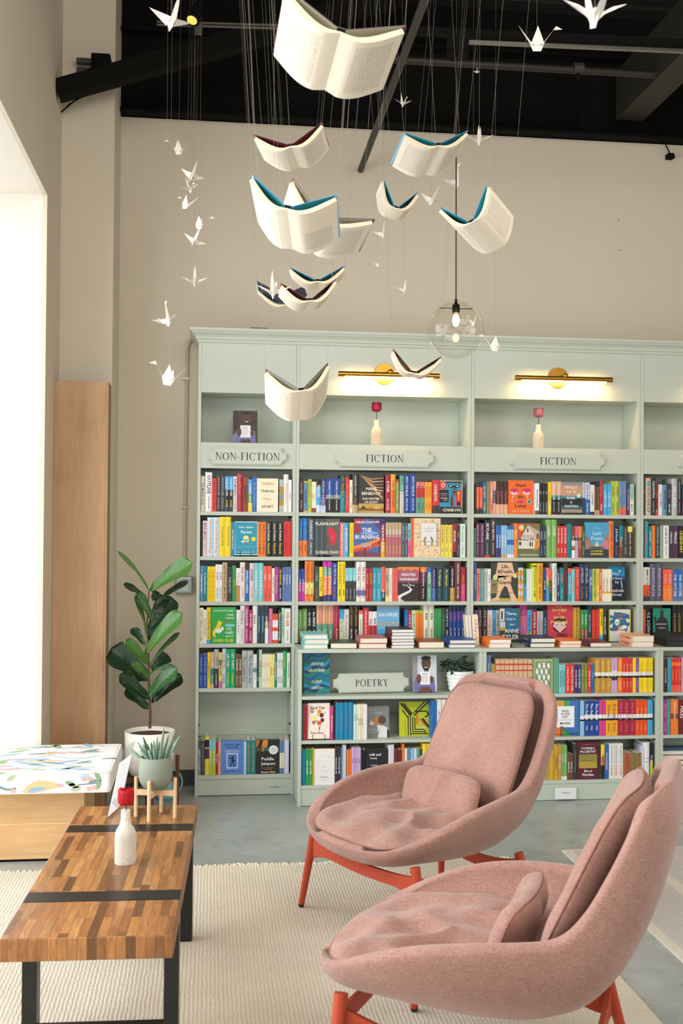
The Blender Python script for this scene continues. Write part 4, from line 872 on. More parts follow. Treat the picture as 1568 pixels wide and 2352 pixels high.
963 1012 185 offwhite silver -
1014 1064 185 offwhite silver -
1067 1139 90 neon:5,slate:10,neon olive THE BRAIDING GAME
1143 1248 88 amber charcoal PLAYWORLD|ADAM ROSS
1252 1297 190 royal:30,navy:75,royal white TROUBLED
1299 1350 168 salmon:34,leaf:58,sky white SUNBURN
1352 1403 185 coral:35,maroon:64,darkgreen gold THE HUSBANDS
1407 1483 88 palemint seagreen/gold THE SONGS OF|THE DEAD
1488 1530 185 indigo white The WEDDING|DATE
@1265 1282 7.467
153 220 165 teal salmon/aqua KAREN|DEEP END
222 290 92 darkbrown:50,charcoal crimson THE DREAM HOTEL
293 355 175 coral:14,turquoise white THE SURVIVORS
358 412 185 aqua coral SANDWICHES
415 493 155 red peach ZADIE SMITH|ON BEAUTY
496 574 95 navy silver/gold AFTERLIFE|R.F. KUANG
577 655 95 navy silver/gold AFTERLIFE|R.F. KUANG
658 710 185 periwinkle:72,blue white TELL ME
713 780 185 lime darkgreen Elizabeth Strout|OLIVE
783 828 185 lemon green Elizabeth Strout|AMY
830 874 185 coral white Elizabeth Strout|ANYTHING
877 928 190 cream:70,amber:76,cream slate Tell Me Everything
931 985 190 cream:70,amber:76,cream slate Tell Me Everything
988 1046 190 cream:70,amber:76,cream slate Tell Me Everything
F 1050 1345 148 NEVER
#counter shelf of the second fiction bay|.06|.9008
@1080 1382 6.817
66 116 130 purple lilac -
119 188 102 darkbrown silver ANNE TYLER|BREATHING
194 263 98 darkbrown silver ANNE TYLER|DINNER
268 346 103 royal:6,offwhite:96,royal salmon DINNER AT
350 398 130 sky navy ANNE TYLER
401 448 130 silver navy ANNE TYLER|FRENCH BRAID
F 452 772 105 TYLER
778 888 48 magenta:30,pink coral/crimson MARGARET|MIDDLEMARCH
892 964 128 sky:70,lime navy Kathleen West
968 1040 135 crimson white AUSTIN TRUE|STONE
1044 1090 150 silver slate CUTTING FOR
1092 1139 150 silver slate CUTTING FOR
1142 1202 130 navy aqua SOPHIE WAN
@1080 1382 6.817
F 1206 1602 54 FORT
@1270 1382 5.262
241 330 70 mustard brown HANNAH WHITTEN|In the Desert
336 375 98 green:60,rust white Good Dirt|WILKERSON
379 418 98 green:60,rust white Good Dirt|WILKERSON
421 464 45 darkteal:90,gold silver AMOR TOWLES
470 516 95 red gold INTERIOR CHINATOWN|CHARLES
519 560 95 red gold INTERIOR CHINATOWN|CHARLES
563 606 85 yellow:80,sky black/white ELSEWHERE|ALEXIS
610 645 105 charcoal white AMERICAN STREET
F 675 925 92 TOMO
#top shelf of the right-edge bay|.009|1.692
@1465 1085 15.22
176 240 200 charcoal tan NIGHT
275 462 195 peach:10,aqua:18,beige brown THE SEVEN YEAR SLIP
470 618 190 black white/silver CLEOPATRA|SAARA EL-ARIFI
622 715 370 darkred:82,olive:90,red gold QUEENS
718 848 425 offwhite slate RED QUEENS
860 1015 425 steel navy KING'S CAGE
1030 1175 400 charcoal grey/white GLASS|SWORD
1182 1376 215 silver white HELL BENT
1380 1530 230 black silver SOMETHING WILD|ONLY GOOD
1534 1700 420 darkteal:50,plum white NINTH HOUSE
#second shelf of the right-edge bay|.009|1.424
@1465 1182 15.22
176 236 230 maroon white -
239 362 230 turquoise pink RED CITY
375 478 420 teal cream THE SONG|OF ACHILLES
486 606 380 orange gold CIRCE
622 766 340 charcoal silver WINTERSONG|DAUGHTER
776 870 380 sage tan THE ONCE AND
882 1082 380 white charcoal/black SILVER ELITE|DANI FRANCIS
1092 1226 390 charcoal white CARAVAL
1232 1402 390 plum white FINALE
1416 1600 390 black lemon LEGENDARY
#third shelf of the right-edge bay|.009|1.155
@1465 1282 15.22
176 236 320 offwhite:52,vermilion:86,charcoal silver -
240 414 320 offwhite:52,vermilion:86,charcoal slate IMMORTAL|CURSED
432 640 185 slate lilac INNAMORATA
652 858 185 slate lilac INNAMORATA
882 1043 390 coral:50,orange peach BABEL|KUANG
1046 1214 390 coral:50,orange peach BABEL|KUANG
1217 1388 390 blue:60,periwinkle white THE CITY WE
1391 1560 390 blue:60,periwinkle white THE CITY WE
#counter shelf of the right-edge bay|.06|.9008
@1270 1382 5.262
1080 1117 90 orange:50,coral rust -
1119 1190 92 black white V.E. SCHWAB
F 1193 1408 78 MAGIC
1447 1500 30 black gold V.E. SCHWAB
1503 1552 30 black gold V.E. SCHWAB
1554 1610 30 black gold V.E. SCHWAB
#middle shelf of the POETRY case|-.27|.375
@680 1600 4.9
64 86 95 slate white -
88 108 98 crimson white -
109 130 98 crimson white -
F 132 380 80 YET
386 415 115 hotpink white THE CRYING BOOK
417 436 75 black orange -
440 487 75 cerulean steel DEVOTIONS
490 538 72 cerulean steel DEVOTIONS
541 590 70 cerulean steel DEVOTIONS
593 642 68 cerulean steel DEVOTIONS
646 672 90 palemint seagreen HORSES
674 700 90 palemint seagreen HORSES
702 727 88 cream brown SELECTED
729 752 88 cream brown SELECTED
755 775 88 white grey -
777 797 88 white grey -
#bottom shelf of the POETRY case|-.27|.118
62 103 602 cerulean steel Mary Oliver
107 143 600 green white MARY OLIVER
146 181 600 green white MARY OLIVER
183 202 590 amber - -
F 205 432 592 HOME
434 465 565 charcoal white THE SUN AND HER
469 500 565 charcoal white THE SUN AND HER
503 520 575 steel white -
522 540 545 paleblue slate -
542 561 545 lavender slate -
568 594 602 orange brown -
596 620 602 orange brown -
623 656 575 lilac purple PINK
658 690 575 lilac purple PINK
692 726 575 lilac purple PINK
730 752 602 black white -
754 780 602 black white -
F 784 1030 592 MILK
1038 1068 545 offwhite grey -
1070 1100 540 lavender grey -
1104 1146 600 maroon salmon -
1148 1190 598 maroon salmon -
1192 1215 530 orange brown -
1218 1250 587 offwhite slate -
1253 1284 587 steel white -
1288 1320 587 lightblue white -
1323 1357 587 paleblue slate -
1361 1388 587 seagreen white -
1391 1418 587 darkgreen white -
1422 1470 530 yellow black LOVE
1474 1512 530 yellow black LOVE
#top shelf of the classics case|-.27|.629
@1100 1490 7.84
127 216 112 periwinkle lavender Pride and Prejudice
219 293 285 gold lemon -
301 380 195 kraft:12,red:17,kraft:30,red:34,kraft:52,red:56,kraft brown -
385 461 195 kraft:12,red:17,kraft:30,red:34,kraft:52,red:56,kraft brown -
468 544 195 kraft:12,red:17,kraft:30,red:34,kraft:52,red:56,kraft brown -
551 626 195 kraft:12,red:17,kraft:30,red:34,kraft:52,red:56,kraft brown -
633 708 195 kraft:12,red:17,kraft:30,red:34,kraft:52,red:56,kraft brown -
717 790 195 kraft:12,red:17,kraft:30,red:34,kraft:52,red:56,kraft brown -
798 872 195 kraft:12,red:17,kraft:30,red:34,kraft:52,red:56,kraft brown -
881 957 195 kraft:12,red:17,kraft:30,red:34,kraft:52,red:56,kraft brown -
F 962 1335 185 FEATH
1343 1438 180 seagreen gold -
@1260 1500 6.272
150 195 165 aqua darkteal THE PROFESSOR
198 240 165 aqua darkteal THE PROFESSOR
245 304 165 red white A TALE OF TWO CITIES
307 368 165 red white A TALE OF TWO CITIES
372 415 165 indigo white HOUSE OF MIRTH
418 465 165 indigo white HOUSE OF MIRTH
470 515 163 olive lime EMMA|AUSTEN
518 561 163 olive lime EMMA|AUSTEN
566 606 162 red white LEAVES OF GRASS
610 655 162 blue lightblue SOULS
662 741 80 ochre:40,white:51,black:57,ochre butter Anna Karenina|Tolstoy
746 825 80 ochre:40,white:51,black:57,ochre butter Anna Karenina|Tolstoy
828 904 80 ochre:40,white:51,black:57,ochre butter Anna Karenina|Tolstoy
907 931 75 lilac:36,white:52,black:64,lilac purple -
933 957 75 lilac:36,white:52,black:64,lilac purple -
959 984 75 lilac:36,white:52,black:64,lilac purple -
991 1063 75 orange:40,white:51,black:57,orange butter Nineteen Eighty|Orwell
1067 1111 75 red:40,white:51,black:57,red peach The Secret|Burnett
1114 1160 75 red:40,white:51,black:57,red peach The Secret|Burnett
1163 1208 75 red:40,white:51,black:57,red peach The Secret|Burnett
1211 1255 75 yellow:40,white:51,black:57,yellow mustard -
1258 1299 75 purple:40,white:51,black:57,purple lilac Wuthering|Brontë
1303 1369 72 yellow:40,white:51,black:57,yellow mustard The Great|Fitzgerald
1372 1436 72 yellow:40,white:51,black:57,yellow mustard The Great|Fitzgerald
1439 1501 72 yellow:40,white:51,black:57,yellow mustard The Great|Fitzgerald
#middle shelf of the classics case|-.27|.375
F 100 435 685 TALES
455 512 690 lightblue:43,white:53,black:58,lightblue white -
515 582 688 royal:40,white:51,black:57,royal white The Aeneid|Virgil
586 655 688 royal:40,white:51,black:57,royal white The Aeneid|Virgil
658 726 688 royal:40,white:51,black:57,royal white The Aeneid|Virgil
729 775 685 hotpink:40,white:51,black:57,hotpink white -
778 822 685 hotpink:40,white:51,black:57,hotpink white -
825 905 682 amber:40,white:51,black:57,amber brown Dracula|Stoker
908 995 682 amber:40,white:51,black:57,amber brown Dracula|Stoker
1000 1082 682 crimson:40,white:51,black:57,crimson pink War Peace|Tolstoy
1085 1164 682 crimson:40,white:51,black:57,crimson pink War Peace|Tolstoy
1167 1248 682 crimson:40,white:51,black:57,crimson pink War Peace|Tolstoy
1251 1307 680 vermilion:40,white:51,black:57,vermilion peach Twenty|Verne
1310 1367 680 vermilion:40,white:51,black:57,vermilion peach Twenty|Verne
1370 1426 680 vermilion:40,white:51,black:57,vermilion peach Twenty|Verne
1429 1462 675 sky:40,white:51,black:57,sky navy -
1464 1497 675 sky:40,white:51,black:57,sky navy -
#bottom shelf of the classics case|-.27|.118
20 80 1400 mustard brown -
83 136 1330 mustard brown STEINBECK
140 180 1320 ochre white EAST OF EDEN
184 219 1330 leaf:90,white white OLD MAN
222 262 1330 leaf:90,white white OLD MAN
266 306 1460 brown white WINTER OF
309 348 1460 brown white WINTER OF
352 406 1310 charcoal seagreen TO KILL A Mockingbird
F 411 721 1290 BLOOD
726 750 1325 charcoal silver -
753 805 1320 yellow:35,orange:60,black darkbrown THINGS FALL
808 865 1315 blue white Ernest Hemingway
869 938 1305 offwhite steel/vermilion THE COMPLETE STORIES|FLANNERY
941 1003 1305 offwhite steel/vermilion THE COMPLETE STORIES|FLANNERY
1005 1068 1305 offwhite steel/vermilion THE COMPLETE STORIES|FLANNERY
1071 1094 1442 rose cream -
1096 1118 1440 olive cream -
1121 1149 1438 red white -
1152 1177 1438 khaki tan -
1179 1201 1438 khaki tan -
1203 1226 1438 khaki tan -
1228 1252 1438 khaki tan -
1254 1280 1438 khaki tan -
1282 1308 1438 khaki tan -
1310 1335 1438 khaki tan -
1339 1365 1335 lavender slate -
1368 1456 1290 white:44,charcoal:45,white:54,charcoal:55,white grey -
1460 1499 1292 black:50,mustard:60,lime white FAULKNER
#top shelf of the right-edge low case|-.27|.629
@1510 1500 7.59
99 113 100 darkred white -
115 166 100 darkbrown white CATCHING FIRE
173 235 95 turquoise crimson -
239 297 92 red:12,orange:22,red:80,coral amber MOCKINGJAY
300 352 92 red:12,orange:22,red:80,coral amber MOCKINGJAY
355 415 92 red:12,orange:22,red:80,coral amber MOCKINGJAY
420 500 88 lilac magenta BALLAD
#middle shelf of the right-edge low case|-.27|.375
99 163 815 magenta peach SARAH J. MAAS|A COURT
167 219 815 turquoise lightblue SARAH J. MAAS
228 358 815 orange:40,rust:55,orange white/amber SARAH J. MAAS|A COURT OF FLAME
366 480 810 maroon white MAAS
'''
def look_of(spec, w, h):
    cs = []
    for tok in spec.split(','):
        c = cw(tok.split(':')[0])
        if c not in cs: cs.append(c)
    col = ' and '.join(cs[:2]) if len(cs) > 1 else cs[0]
    size = 'slim ' if w < .0175 else 'thick ' if w > .036 else ''
    if h > .235: size = 'tall '+size
    return size+col+' book'
def build_shelves():
    ox = oy = sc = 0; shelf = None; rows = []
    def flush():
        if not shelf: return
        name, yf, z = shelf; prev = None; ents = []
        zmax = min([q for q in ((1.949, 1.6685, 1.4005, 1.1315, .8795) if yf > -.1 else (.8775, .6085, .3545)) if q > z+.1])
        for e in rows:
            f, x0, x1, zt = e[:4]; zt = min(zt, zmax-.0015)
            if prev is not None and x0 < prev+.0006: x0 = prev+.0006
            if x1-x0 < .006: x1 = x0+.006
            prev = x1+(.0008 if f else 0)
            ents.append([f, x0, x1, zt]+list(e[4:]))
        looks = ['' if e[0] else look_of(e[5], e[2]-e[1], e[3]-z) for e in ents]
        labels = []; n = len(ents); i = 0
        gap = lambda k: (ents[k+1][1]-ents[k][2]) if k+1 < n else 9
        while i < n:
            if ents[i][0]: labels.append(None); i += 1; continue
            j = i
            while j+1 < n and not ents[j+1][0] and looks[j+1] == looks[i]: j += 1
            for k in range(i, j+1):
                L = looks[i]
                if j > i: L = (['left', 'right'][k-i] if j-i == 1 else ORD[k-i+1])+' of the '+NUM[min(10, j-i+1)]+' '+L+'s'
                labels.append(L)
            i = j+1
        from collections import Counter
        cnt = Counter(labels)
        for k, e in enumerate(ents):
            if e[0]: continue
            L = labels[k]
            if cnt[L] > 1: L = L+', '+ORD[k+1]+' from the left'
            full = L+' on the '+name
            if len(full.split()) > 16: full = looks[k]+', '+ORD[k+1]+' from left, '+name
            labels[k] = full
        for k, e in enumerate(ents):
            f, x0, x1, zt = e[:4]
            if f:
                key = e[4]; lean = 0; th = .02; dy = 0
                if key in ('YET', 'DOG', 'YRL', 'GROUND'): lean = .1; th = .012
                if key in ('HGP',): lean = .06
                if key == 'YRL': dy = .09
                if key == 'DOG': dy = .05
                if key == 'NEVER': lean = .16; dy = .05
                if key in ('TYLER', 'TOMO', 'MAGIC'): dy = -.015
                zz = z+(.008 if key in ('YET', 'HGP') else .0004)
                o = face_book(key, x0, x1, zz, zt, yf+dy+.002, th, lean); o['group'] = 'face-out books'
            else:
                spec, tc, tx = e[5], e[6], e[7]; h = zt-z; hard = 'h' if h > .212 or (k*7) % 5 == 0 else 'p'
                dep = min(.175, max(.115, h*.66))
                yy = yf+((k*13) % 5)*.0011
                dep = min(dep, (.248 if yf > -.1 else -.036)-yy)
                o = spine_book(x0, x1, z+.0003, zt, yy, dep, spec, tc, tx, hard); tag(o, labels[k], 'book', 'books on the '+name)
        rows.clear()
    for ln in SHELVES.strip().split('\n'):
        if ln[0] == '#': flush(); a = ln[1:].split('|'); shelf = (a[0], float(a[1]), float(a[2])); continue
        if ln[0] == '@': ox, oy, sc = [float(q) for q in ln[1:].split()]; continue
        f = ln[0] == 'F'; t = ln[1:].split() if f else ln.split(None, 5)
        x0, x1, yt = [float(q) for q in t[:3]]; yf = shelf[1]
        Pt = atY(ox+x0/sc, oy+yt/sc, yf); Pb = atY(ox+x0/sc, 1176, yf); q = CAM
        mid = (oy+yt/sc+45)
        A = atY(ox+x0/sc, mid, yf); B = atY(ox+x1/sc, mid, yf)
        if f: rows.append((1, A.x, B.x, Pt.z, t[3]))
        else: rows.append((0, A.x, B.x, Pt.z, None, t[3], t[4], t[5] if len(t) > 5 else ''))
    flush()
build_shelves()
# ------------------------------------------------------------------ things lying and standing on the bookcases
BRASS = mat('b98a3c', .28, 1, .05, 80, 0, 'brushed_brass'); BRASSD = mat('7d5a2a', .3, 1)
def lying(cx, yf, z, w, th, dep, cov, page, rot, label, group, hard=True, title=None):
    """a book lying flat, head towards the room, spine to the left"""
    b = MB(); bt = .0024 if hard else .0008; c = cm(cov); sp = .002 if hard else .0006
    b.box(-w/2, w/2, 0, dep, 0, bt, c); b.box(-w/2, w/2, 0, dep, th-bt, th, c); b.box(-w/2, -w/2+sp, 0, dep, bt, th-bt, c)
    o = b.build('lying_book'); o.location = (cx, yf, z); o.rotation_euler = (0, 0, rot)
    q = MB(); q.box(-w/2+sp, w/2-.003, .003, dep-.003, bt, th-bt, page); q.build('page_block', o)
    if title:
        q = MB(); put_text(q, title[0], (-w/2-.0005, dep*.5, th/2), (0, -1, 0), (0, 0, 1), dep*.8, th*.45, cm(title[1])); q.build('title', o)
    return tag(o, label, 'book', group)
def stack(pl, pr, pt, pb, n, cov, page, name, dep=.215, rot=0, hard=True, title=None, top=None, yf=-.272):
    A = atY(pl, (pt+pb)/2, yf); B = atY(pr, (pt+pb)/2, yf); zt = atY(pl, pt, yf).z; z0 = .9006; th = (zt-z0)/n
    for k in range(n):
        lab = name if n == 1 else ['bottom', 'second from the bottom', 'third from the bottom', 'fourth from the bottom', 'fifth from the bottom'][k]+' book of the '+name if k < n-1 else 'top book of the '+name
        lying((A.x+B.x)/2+(.006 if k % 2 else 0), yf+(.004 if k % 2 else 0), z0+k*th+.0002, B.x-A.x, th-.0004, dep, top if (top and k == n-1) else cov, page, rot+(k % 3-1)*.012, lab, 'books stacked on the counter', hard, title)
stack(697, 753, 1457.5, 1490, 3, 'aqua', PAGES, 'blue-and-red stack at the left end of the counter', title=('SHELTERWOOD', 'white'), top='aqua')
stack(758.5, 819.5, 1477, 1490, 1, 'darkgreen', PAGES, 'dark green book lying alone on the counter beside the blue-and-red stack')
stack(824, 888, 1466, 1490, 2, 'rose', PAGES, 'low red stack left of the tallest stack', title=('ORBITAL', 'white'))
def tall_stack():
    A = atY(899, 1470, -.272); B = atY(952, 1470, -.272); zt = atY(899, 1446, -.272).z; th = (zt-.9006)/6
    for k, w in enumerate(('bottom', 'second', 'third', 'fourth', 'fifth', 'top')):
        lying((A.x+B.x)/2+.002*((k*5) % 3-1), -.272+.003*((k*7) % 3), .9006+k*th+.0002, B.x-A.x, th-.0004, .2, 'darkbrown', PAGEW, .03, w+' paperback, counting up, of the tallest white-edged stack below SAOIRSE', 'books stacked on the counter', False, ('THE WEDDING', 'rose'))
tall_stack()
stack(961, 1020, 1474, 1488.5, 1, 'rust', PAGES, 'rust and blue book lying alone right of the tallest stack')
stack(1030, 1091, 1470, 1488.5, 2, 'royal', PAGES, 'blue-covered pair beside the leaning colourful book')
stack(1122.5, 1172.5, 1469, 1489, 2, 'orange', PAGEW, 'orange-spined pair below the hand-lettered blue book', top='orange', hard=False)
stack(1217, 1274, 1466, 1488, 2, 'navy', PAGES, 'navy pair right of the hand-lettered blue book', title=('LIGHT HOUSE', 'silver'))
stack(1285, 1334, 1472.5, 1487.5, 2, 'orange', PAGES, 'thin orange-topped pair below the red face-out book', hard=False)
stack(1355, 1404, 1476, 1487, 1, 'plum', PAGES, 'purple and red book lying alone left of the peach pair', title=('THE WEEKEND', 'salmon'))
stack(1450.5, 1501, 1461, 1487, 2, 'peach', PAGES, 'peach-covered pair at the counter seam', hard=False, title=('LADY TREMAINE', 'rust'))
stack(1530, 1590, 1460, 1487, 2, 'black', mat('2b2b2e', .8, 0, .3, 300), 'black-edged pair cut by the right edge of the photo')
# the bright leaning book at the seam of the two counter shelves, and two pale ones it leans on
for k, (xa, xb, col, yt, lab) in enumerate(((1071, 1077, 'cream', 1413, 'slim cream book leaning left of the colourful lettered one'), (1078, 1083, 'white', 1413, 'slim white book leaning between the cream and the colourful one'), (1085, 1099, 'cream', 1412, 'leaning cream book with big mixed-colour letters, at the counter seam'))):
    A = atY(xa, 1440, -.1); B = atY(xb, 1440, -.1); zt = atY(xa, yt, -.1).z
    o = spine_book(A.x, B.x, .9008, zt, -.12, .07, col, 'red', '-', 'p'); tag(o, lab, 'book', 'books leaning at the counter seam'); o.rotation_euler = (0, -.06, 0)
    if k == 2:
        q = MB(); h = zt-.9008
        for i, (c, cc) in enumerate(zip('CHALIE', ('rust', 'red', 'slate', 'crimson', 'coral', 'vermilion'))): put_text(q, c, (.003, -.0012, h*(.82-i*.115)), (1, 0, 0), (0, 0, 1), .013, .016, cm(cc))
        for i, (c, cc) in enumerate(zip('SY1', ('salmon', 'teal', 'darkred'))): put_text(q, c, (-.01, -.0012, h*(.5-i*.16)), (1, 0, 0), (0, 0, 1), .01, .014, cm(cc))
        q.build('title', o)
# the patterned pad between the stacks
p = atY(1188, 1487, -.25); b = MB(); b.box(p.x-.035, p.x+.04, -.262, -.13, .9006, .918, mat('77777a', .6, 0, 0, 60, .6)); tag(b.build('notepad'), 'black and white patterned pad lying between the orange and navy pairs', 'pad')
# books lying on the low shelf at the right edge
z = .1184
for k, (c, dz, lab) in enumerate((('pattern', .036, 'bottom'), ('pattern', .034, 'second'), ('pattern', .031, 'third'), ('pattern', .033, 'fourth'), ('steel', .026, 'top, grey-blue'))):
    o = lying(2.695+.12, -.262, z, .235, dz-.0005, .15, c, PAGES, 0, lab+' book of the lying pile low at the right edge, behind the armchair', 'books piled in the right-edge case', True, None); z += dz
    if k < 4: o.data.materials.clear(); o.data.materials.append(mat('6e5230', .5, 0, 0, 45, .7))
# mug books
A = atY(535, 980, .1); B = atY(591, 980, .1); o = face_book('MUG1', A.x, B.x, 2.1045, 2.1045+.205, .1, .012, .08); o['group'] = 'face-out books'
A = atY(948.5, 1550, -.2); B = atY(1003, 1550, -.2); o = face_book('MUG2', A.x, B.x, .636, .636+.213, -.2, .012, .08); o['group'] = 'face-out books'
A = atY(697, 1550, -.19); B = atY(757, 1550, -.19); o = face_book('GROUND', A.x, B.x, .6294, .6294+.236, -.19, .016, .05); o['group'] = 'face-out books'
YP = .0
A = atY(917, 1640, -.19); B = atY(990, 1640, -.19); o = face_book('YRL', A.x, B.x, .3754, .3754+.2, -.19, .014, .08); o['group'] = 'face-out books'
A = atY(843, 1640, -.22); B = atY(894, 1640, -.22); o = face_book('DOG', A.x, B.x, .3754, .3754+.182, -.22, .01, .08); o['group'] = 'face-out books'
for k, (xa, xb, c, yt) in enumerate(((991, 996.5, 'blue', 1611), (997, 1003, 'blue', 1611), (1003.5, 1013.5, 'offwhite', 1606), (1014.5, 1024, 'offwhite', 1606), (1025, 1034, 'black', 1607))):
    A = atY(xa, 1650, -.27); B = atY(xb, 1650, -.27); o = spine_book(A.x, B.x, .3754, min(.607, atY(xa, yt, -.27).z), -.268, .14, c, 'hotpink' if c != 'black' else 'white', 'fire' if c == 'offwhite' else '-', 'p')
    tag(o, ['left of the two slim blue books right of the acid green maze-lettered one', 'right of the two slim blue books right of the acid green maze-lettered one', 'left of two white spines right of the blue pair, POETRY case', 'right of two white spines beside the pink armchair back, POETRY case', 'black book right of the two white spines, POETRY case'][k], 'book', 'books on the middle shelf of the POETRY case')
def easel(x, y, z, w, m, label, depth=.05, h=.03):
    t = thing('book_easel', label, 'easel', (x, y, z), 'small book easels')
    for s in (-1, 1): b = MB(); b.tube([(x+s*w/2, y-.012, z+h), (x+s*w/2, y-.012, z+.004), (x+s*w/2, y+depth, z+.004), (x+s*w/2, y+depth+.012, z+.1)], .0018, m, 6); b.sphere((x+s*w/2, y-.012, z+h), .0034, m, 8, 6); b.build('hook', t)
    b = MB(); b.tube([(x-w/2, y+depth, z+.004), (x+w/2, y+depth, z+.004)], .0018, m, 6); b.build('crossbar', t)
p = atY(731.5, 1695, -.27); easel(p.x, -.27, .3752, .07, BRASSD, 'brass easel holding the cream fruit-cone book')
p = atY(975.5, 1590, -.2); easel(p.x, -.2, .6292, .075, BRASS, 'brass easel holding the glossy mug book beside the plant')
p = atY(564, 1275, .01); easel(p.x, .009, 1.4242, .065, mat('111111', .4, .8), 'black wire easel holding the teal face-out book')
# POETRY plaque on its own easel
L_ = atY(765, 1575, -.21); R_ = atY(937, 1565, -.15)
t = thing('poetry_plaque', 'sage green POETRY plaque standing on a brass easel in the low case', 'sign', ((L_.x+R_.x)/2, -.18, .632))
ex = (V((R_.x, -.165, 0))-V((L_.x, -.195, 0))).normalized(); c = V(((L_.x+R_.x)/2, -.18, .632+.058)); ez = V((0, .12, 1)).normalized(); ez = (ez-ex*ez.dot(ex)).normalized()
b = MB(); plaque(b, c, (R_.x-L_.x)*1.0, .112, .016, ex, ez, .028); b.build('board', t)
n_ = ex.cross(ez); b = MB(); serif_text(b, 'POETRY', c+n_*.0166, ex, ez, .197, INK); b.build('lettering', t)
easel(c.x, -.2, .6292, .072, BRASS, 'low brass easel holding the POETRY plaque', .03, .012)
# Classics card
p = atY(1297.5, 1822, YL); b = MB(); w_ = atY(1322, 1808, YL).x-atY(1272.5, 1808, YL).x; b.box(p.x-w_/2, p.x+w_/2, YL-.008, YL-.0065, p.z-.033, p.z+.034, mat('dfe4e2', .5)); o = b.build('shelf_card')
tag(o, 'small white card lettered Classics on the edge of the low shelf', 'card'); b = MB(); put_text(b, 'Classics', (p.x, YL-.0082, p.z+.006), (1, 0, 0), (0, 0, 1), .05, .012, mat('6f7d7c', .6)); b.build('lettering', o)
# folded-book vases with paper tulips
def folded_vase(name, loc, h, r, label, tul, paper, group='folded-book vases', stem=.05, head=(.025, .05), lean=0):
    t = thing(name, label, 'vase', loc, group); x, y, z = loc
    prof = [(0, .97), (.06, 1.0), (.45, 1.0), (.56, .96), (.64, .82), (.72, .56), (.78, .46), (.99, .44), (1.0, .42)]
    b = MB(); n = 46; m = paper
    for i in range(n):
        a = 2*math.pi*i/n+random.uniform(-.02, .02); ca, sa = math.cos(a), math.sin(a); ta = V((-sa, ca, 0))*.0011
        for k in range(len(prof)-1):
            (t0, r0), (t1, r1) = prof[k], prof[k+1]; f = random.uniform(.97, 1.0)
            q0, q1 = V((x+ca*r*r0*f, y+sa*r*r0*f, z+h*t0)), V((x+ca*r*r1*f, y+sa*r*r1*f, z+h*t1)); c0, c1 = V((x, y, z+h*t0)), V((x, y, z+h*t1))
            b.add([c0-ta*.1, q0-ta, q1-ta, c1-ta*.1], [(0, 1, 2, 3)], m); b.add([c0+ta*.1, q0+ta, q1+ta, c1+ta*.1], [(0, 1, 2, 3)], m); b.add([q0-ta, q0+ta, q1+ta, q1-ta], [(0, 1, 2, 3)], m)
    b.lathe([(r*v*.9, z+h*t_-z) for t_, v in prof], (x, y, z), m, 30)
    b.build('folded_pages', t)
    f = thing('paper_tulip', tul[1], 'flower', (x, y, z+h), 'folded paper tulips')
    b = MB(); b.tube([(x, y, z+h*.8), (x+.002, y, z+h+stem)], .0022, mat('2f4030', .6), 6); b.build('stem', f)
    b = MB(); zz = z+h+stem; hr, hh = head; pc = [(0, .2), (.06, .75), (.2, .95), (.5, 1.0), (.8, .98), (.97, .9)]; n = 40
    for i in range(n):
        a = 2*math.pi*i/n; ca, sa = math.cos(a), math.sin(a); wv = 1-.09*abs(math.sin(a*2.5)); ta = V((-sa, ca, 0))*.0011
        for k in range(len(pc)-1):
            (t0, r0), (t1, r1) = pc[k], pc[k+1]; f0 = random.uniform(.94, 1)
            q0, q1 = V((x+ca*hr*r0*f0, y+sa*hr*r0*f0, zz+hh*t0)), V((x+ca*hr*r1*f0, y+sa*hr*r1*f0, zz+hh*t1*wv)); c0, c1 = V((x, y, zz+hh*t0)), V((x, y, zz+hh*t1*.92))
            b.add([c0, q0-ta, q1-ta, c1], [(0, 1, 2, 3)], tul[0]); b.add([c0, q0+ta, q1+ta, c1], [(0, 1, 2, 3)], tul[0]); b.add([q0-ta, q0+ta, q1+ta, q1-ta], [(0, 1, 2, 3)], tul[0])
    b.lathe([(hr*v*.9, hh*t_*.93) for t_, v in pc], (x, y, zz), tul[0], 24)
    b.build('petals', f); return t
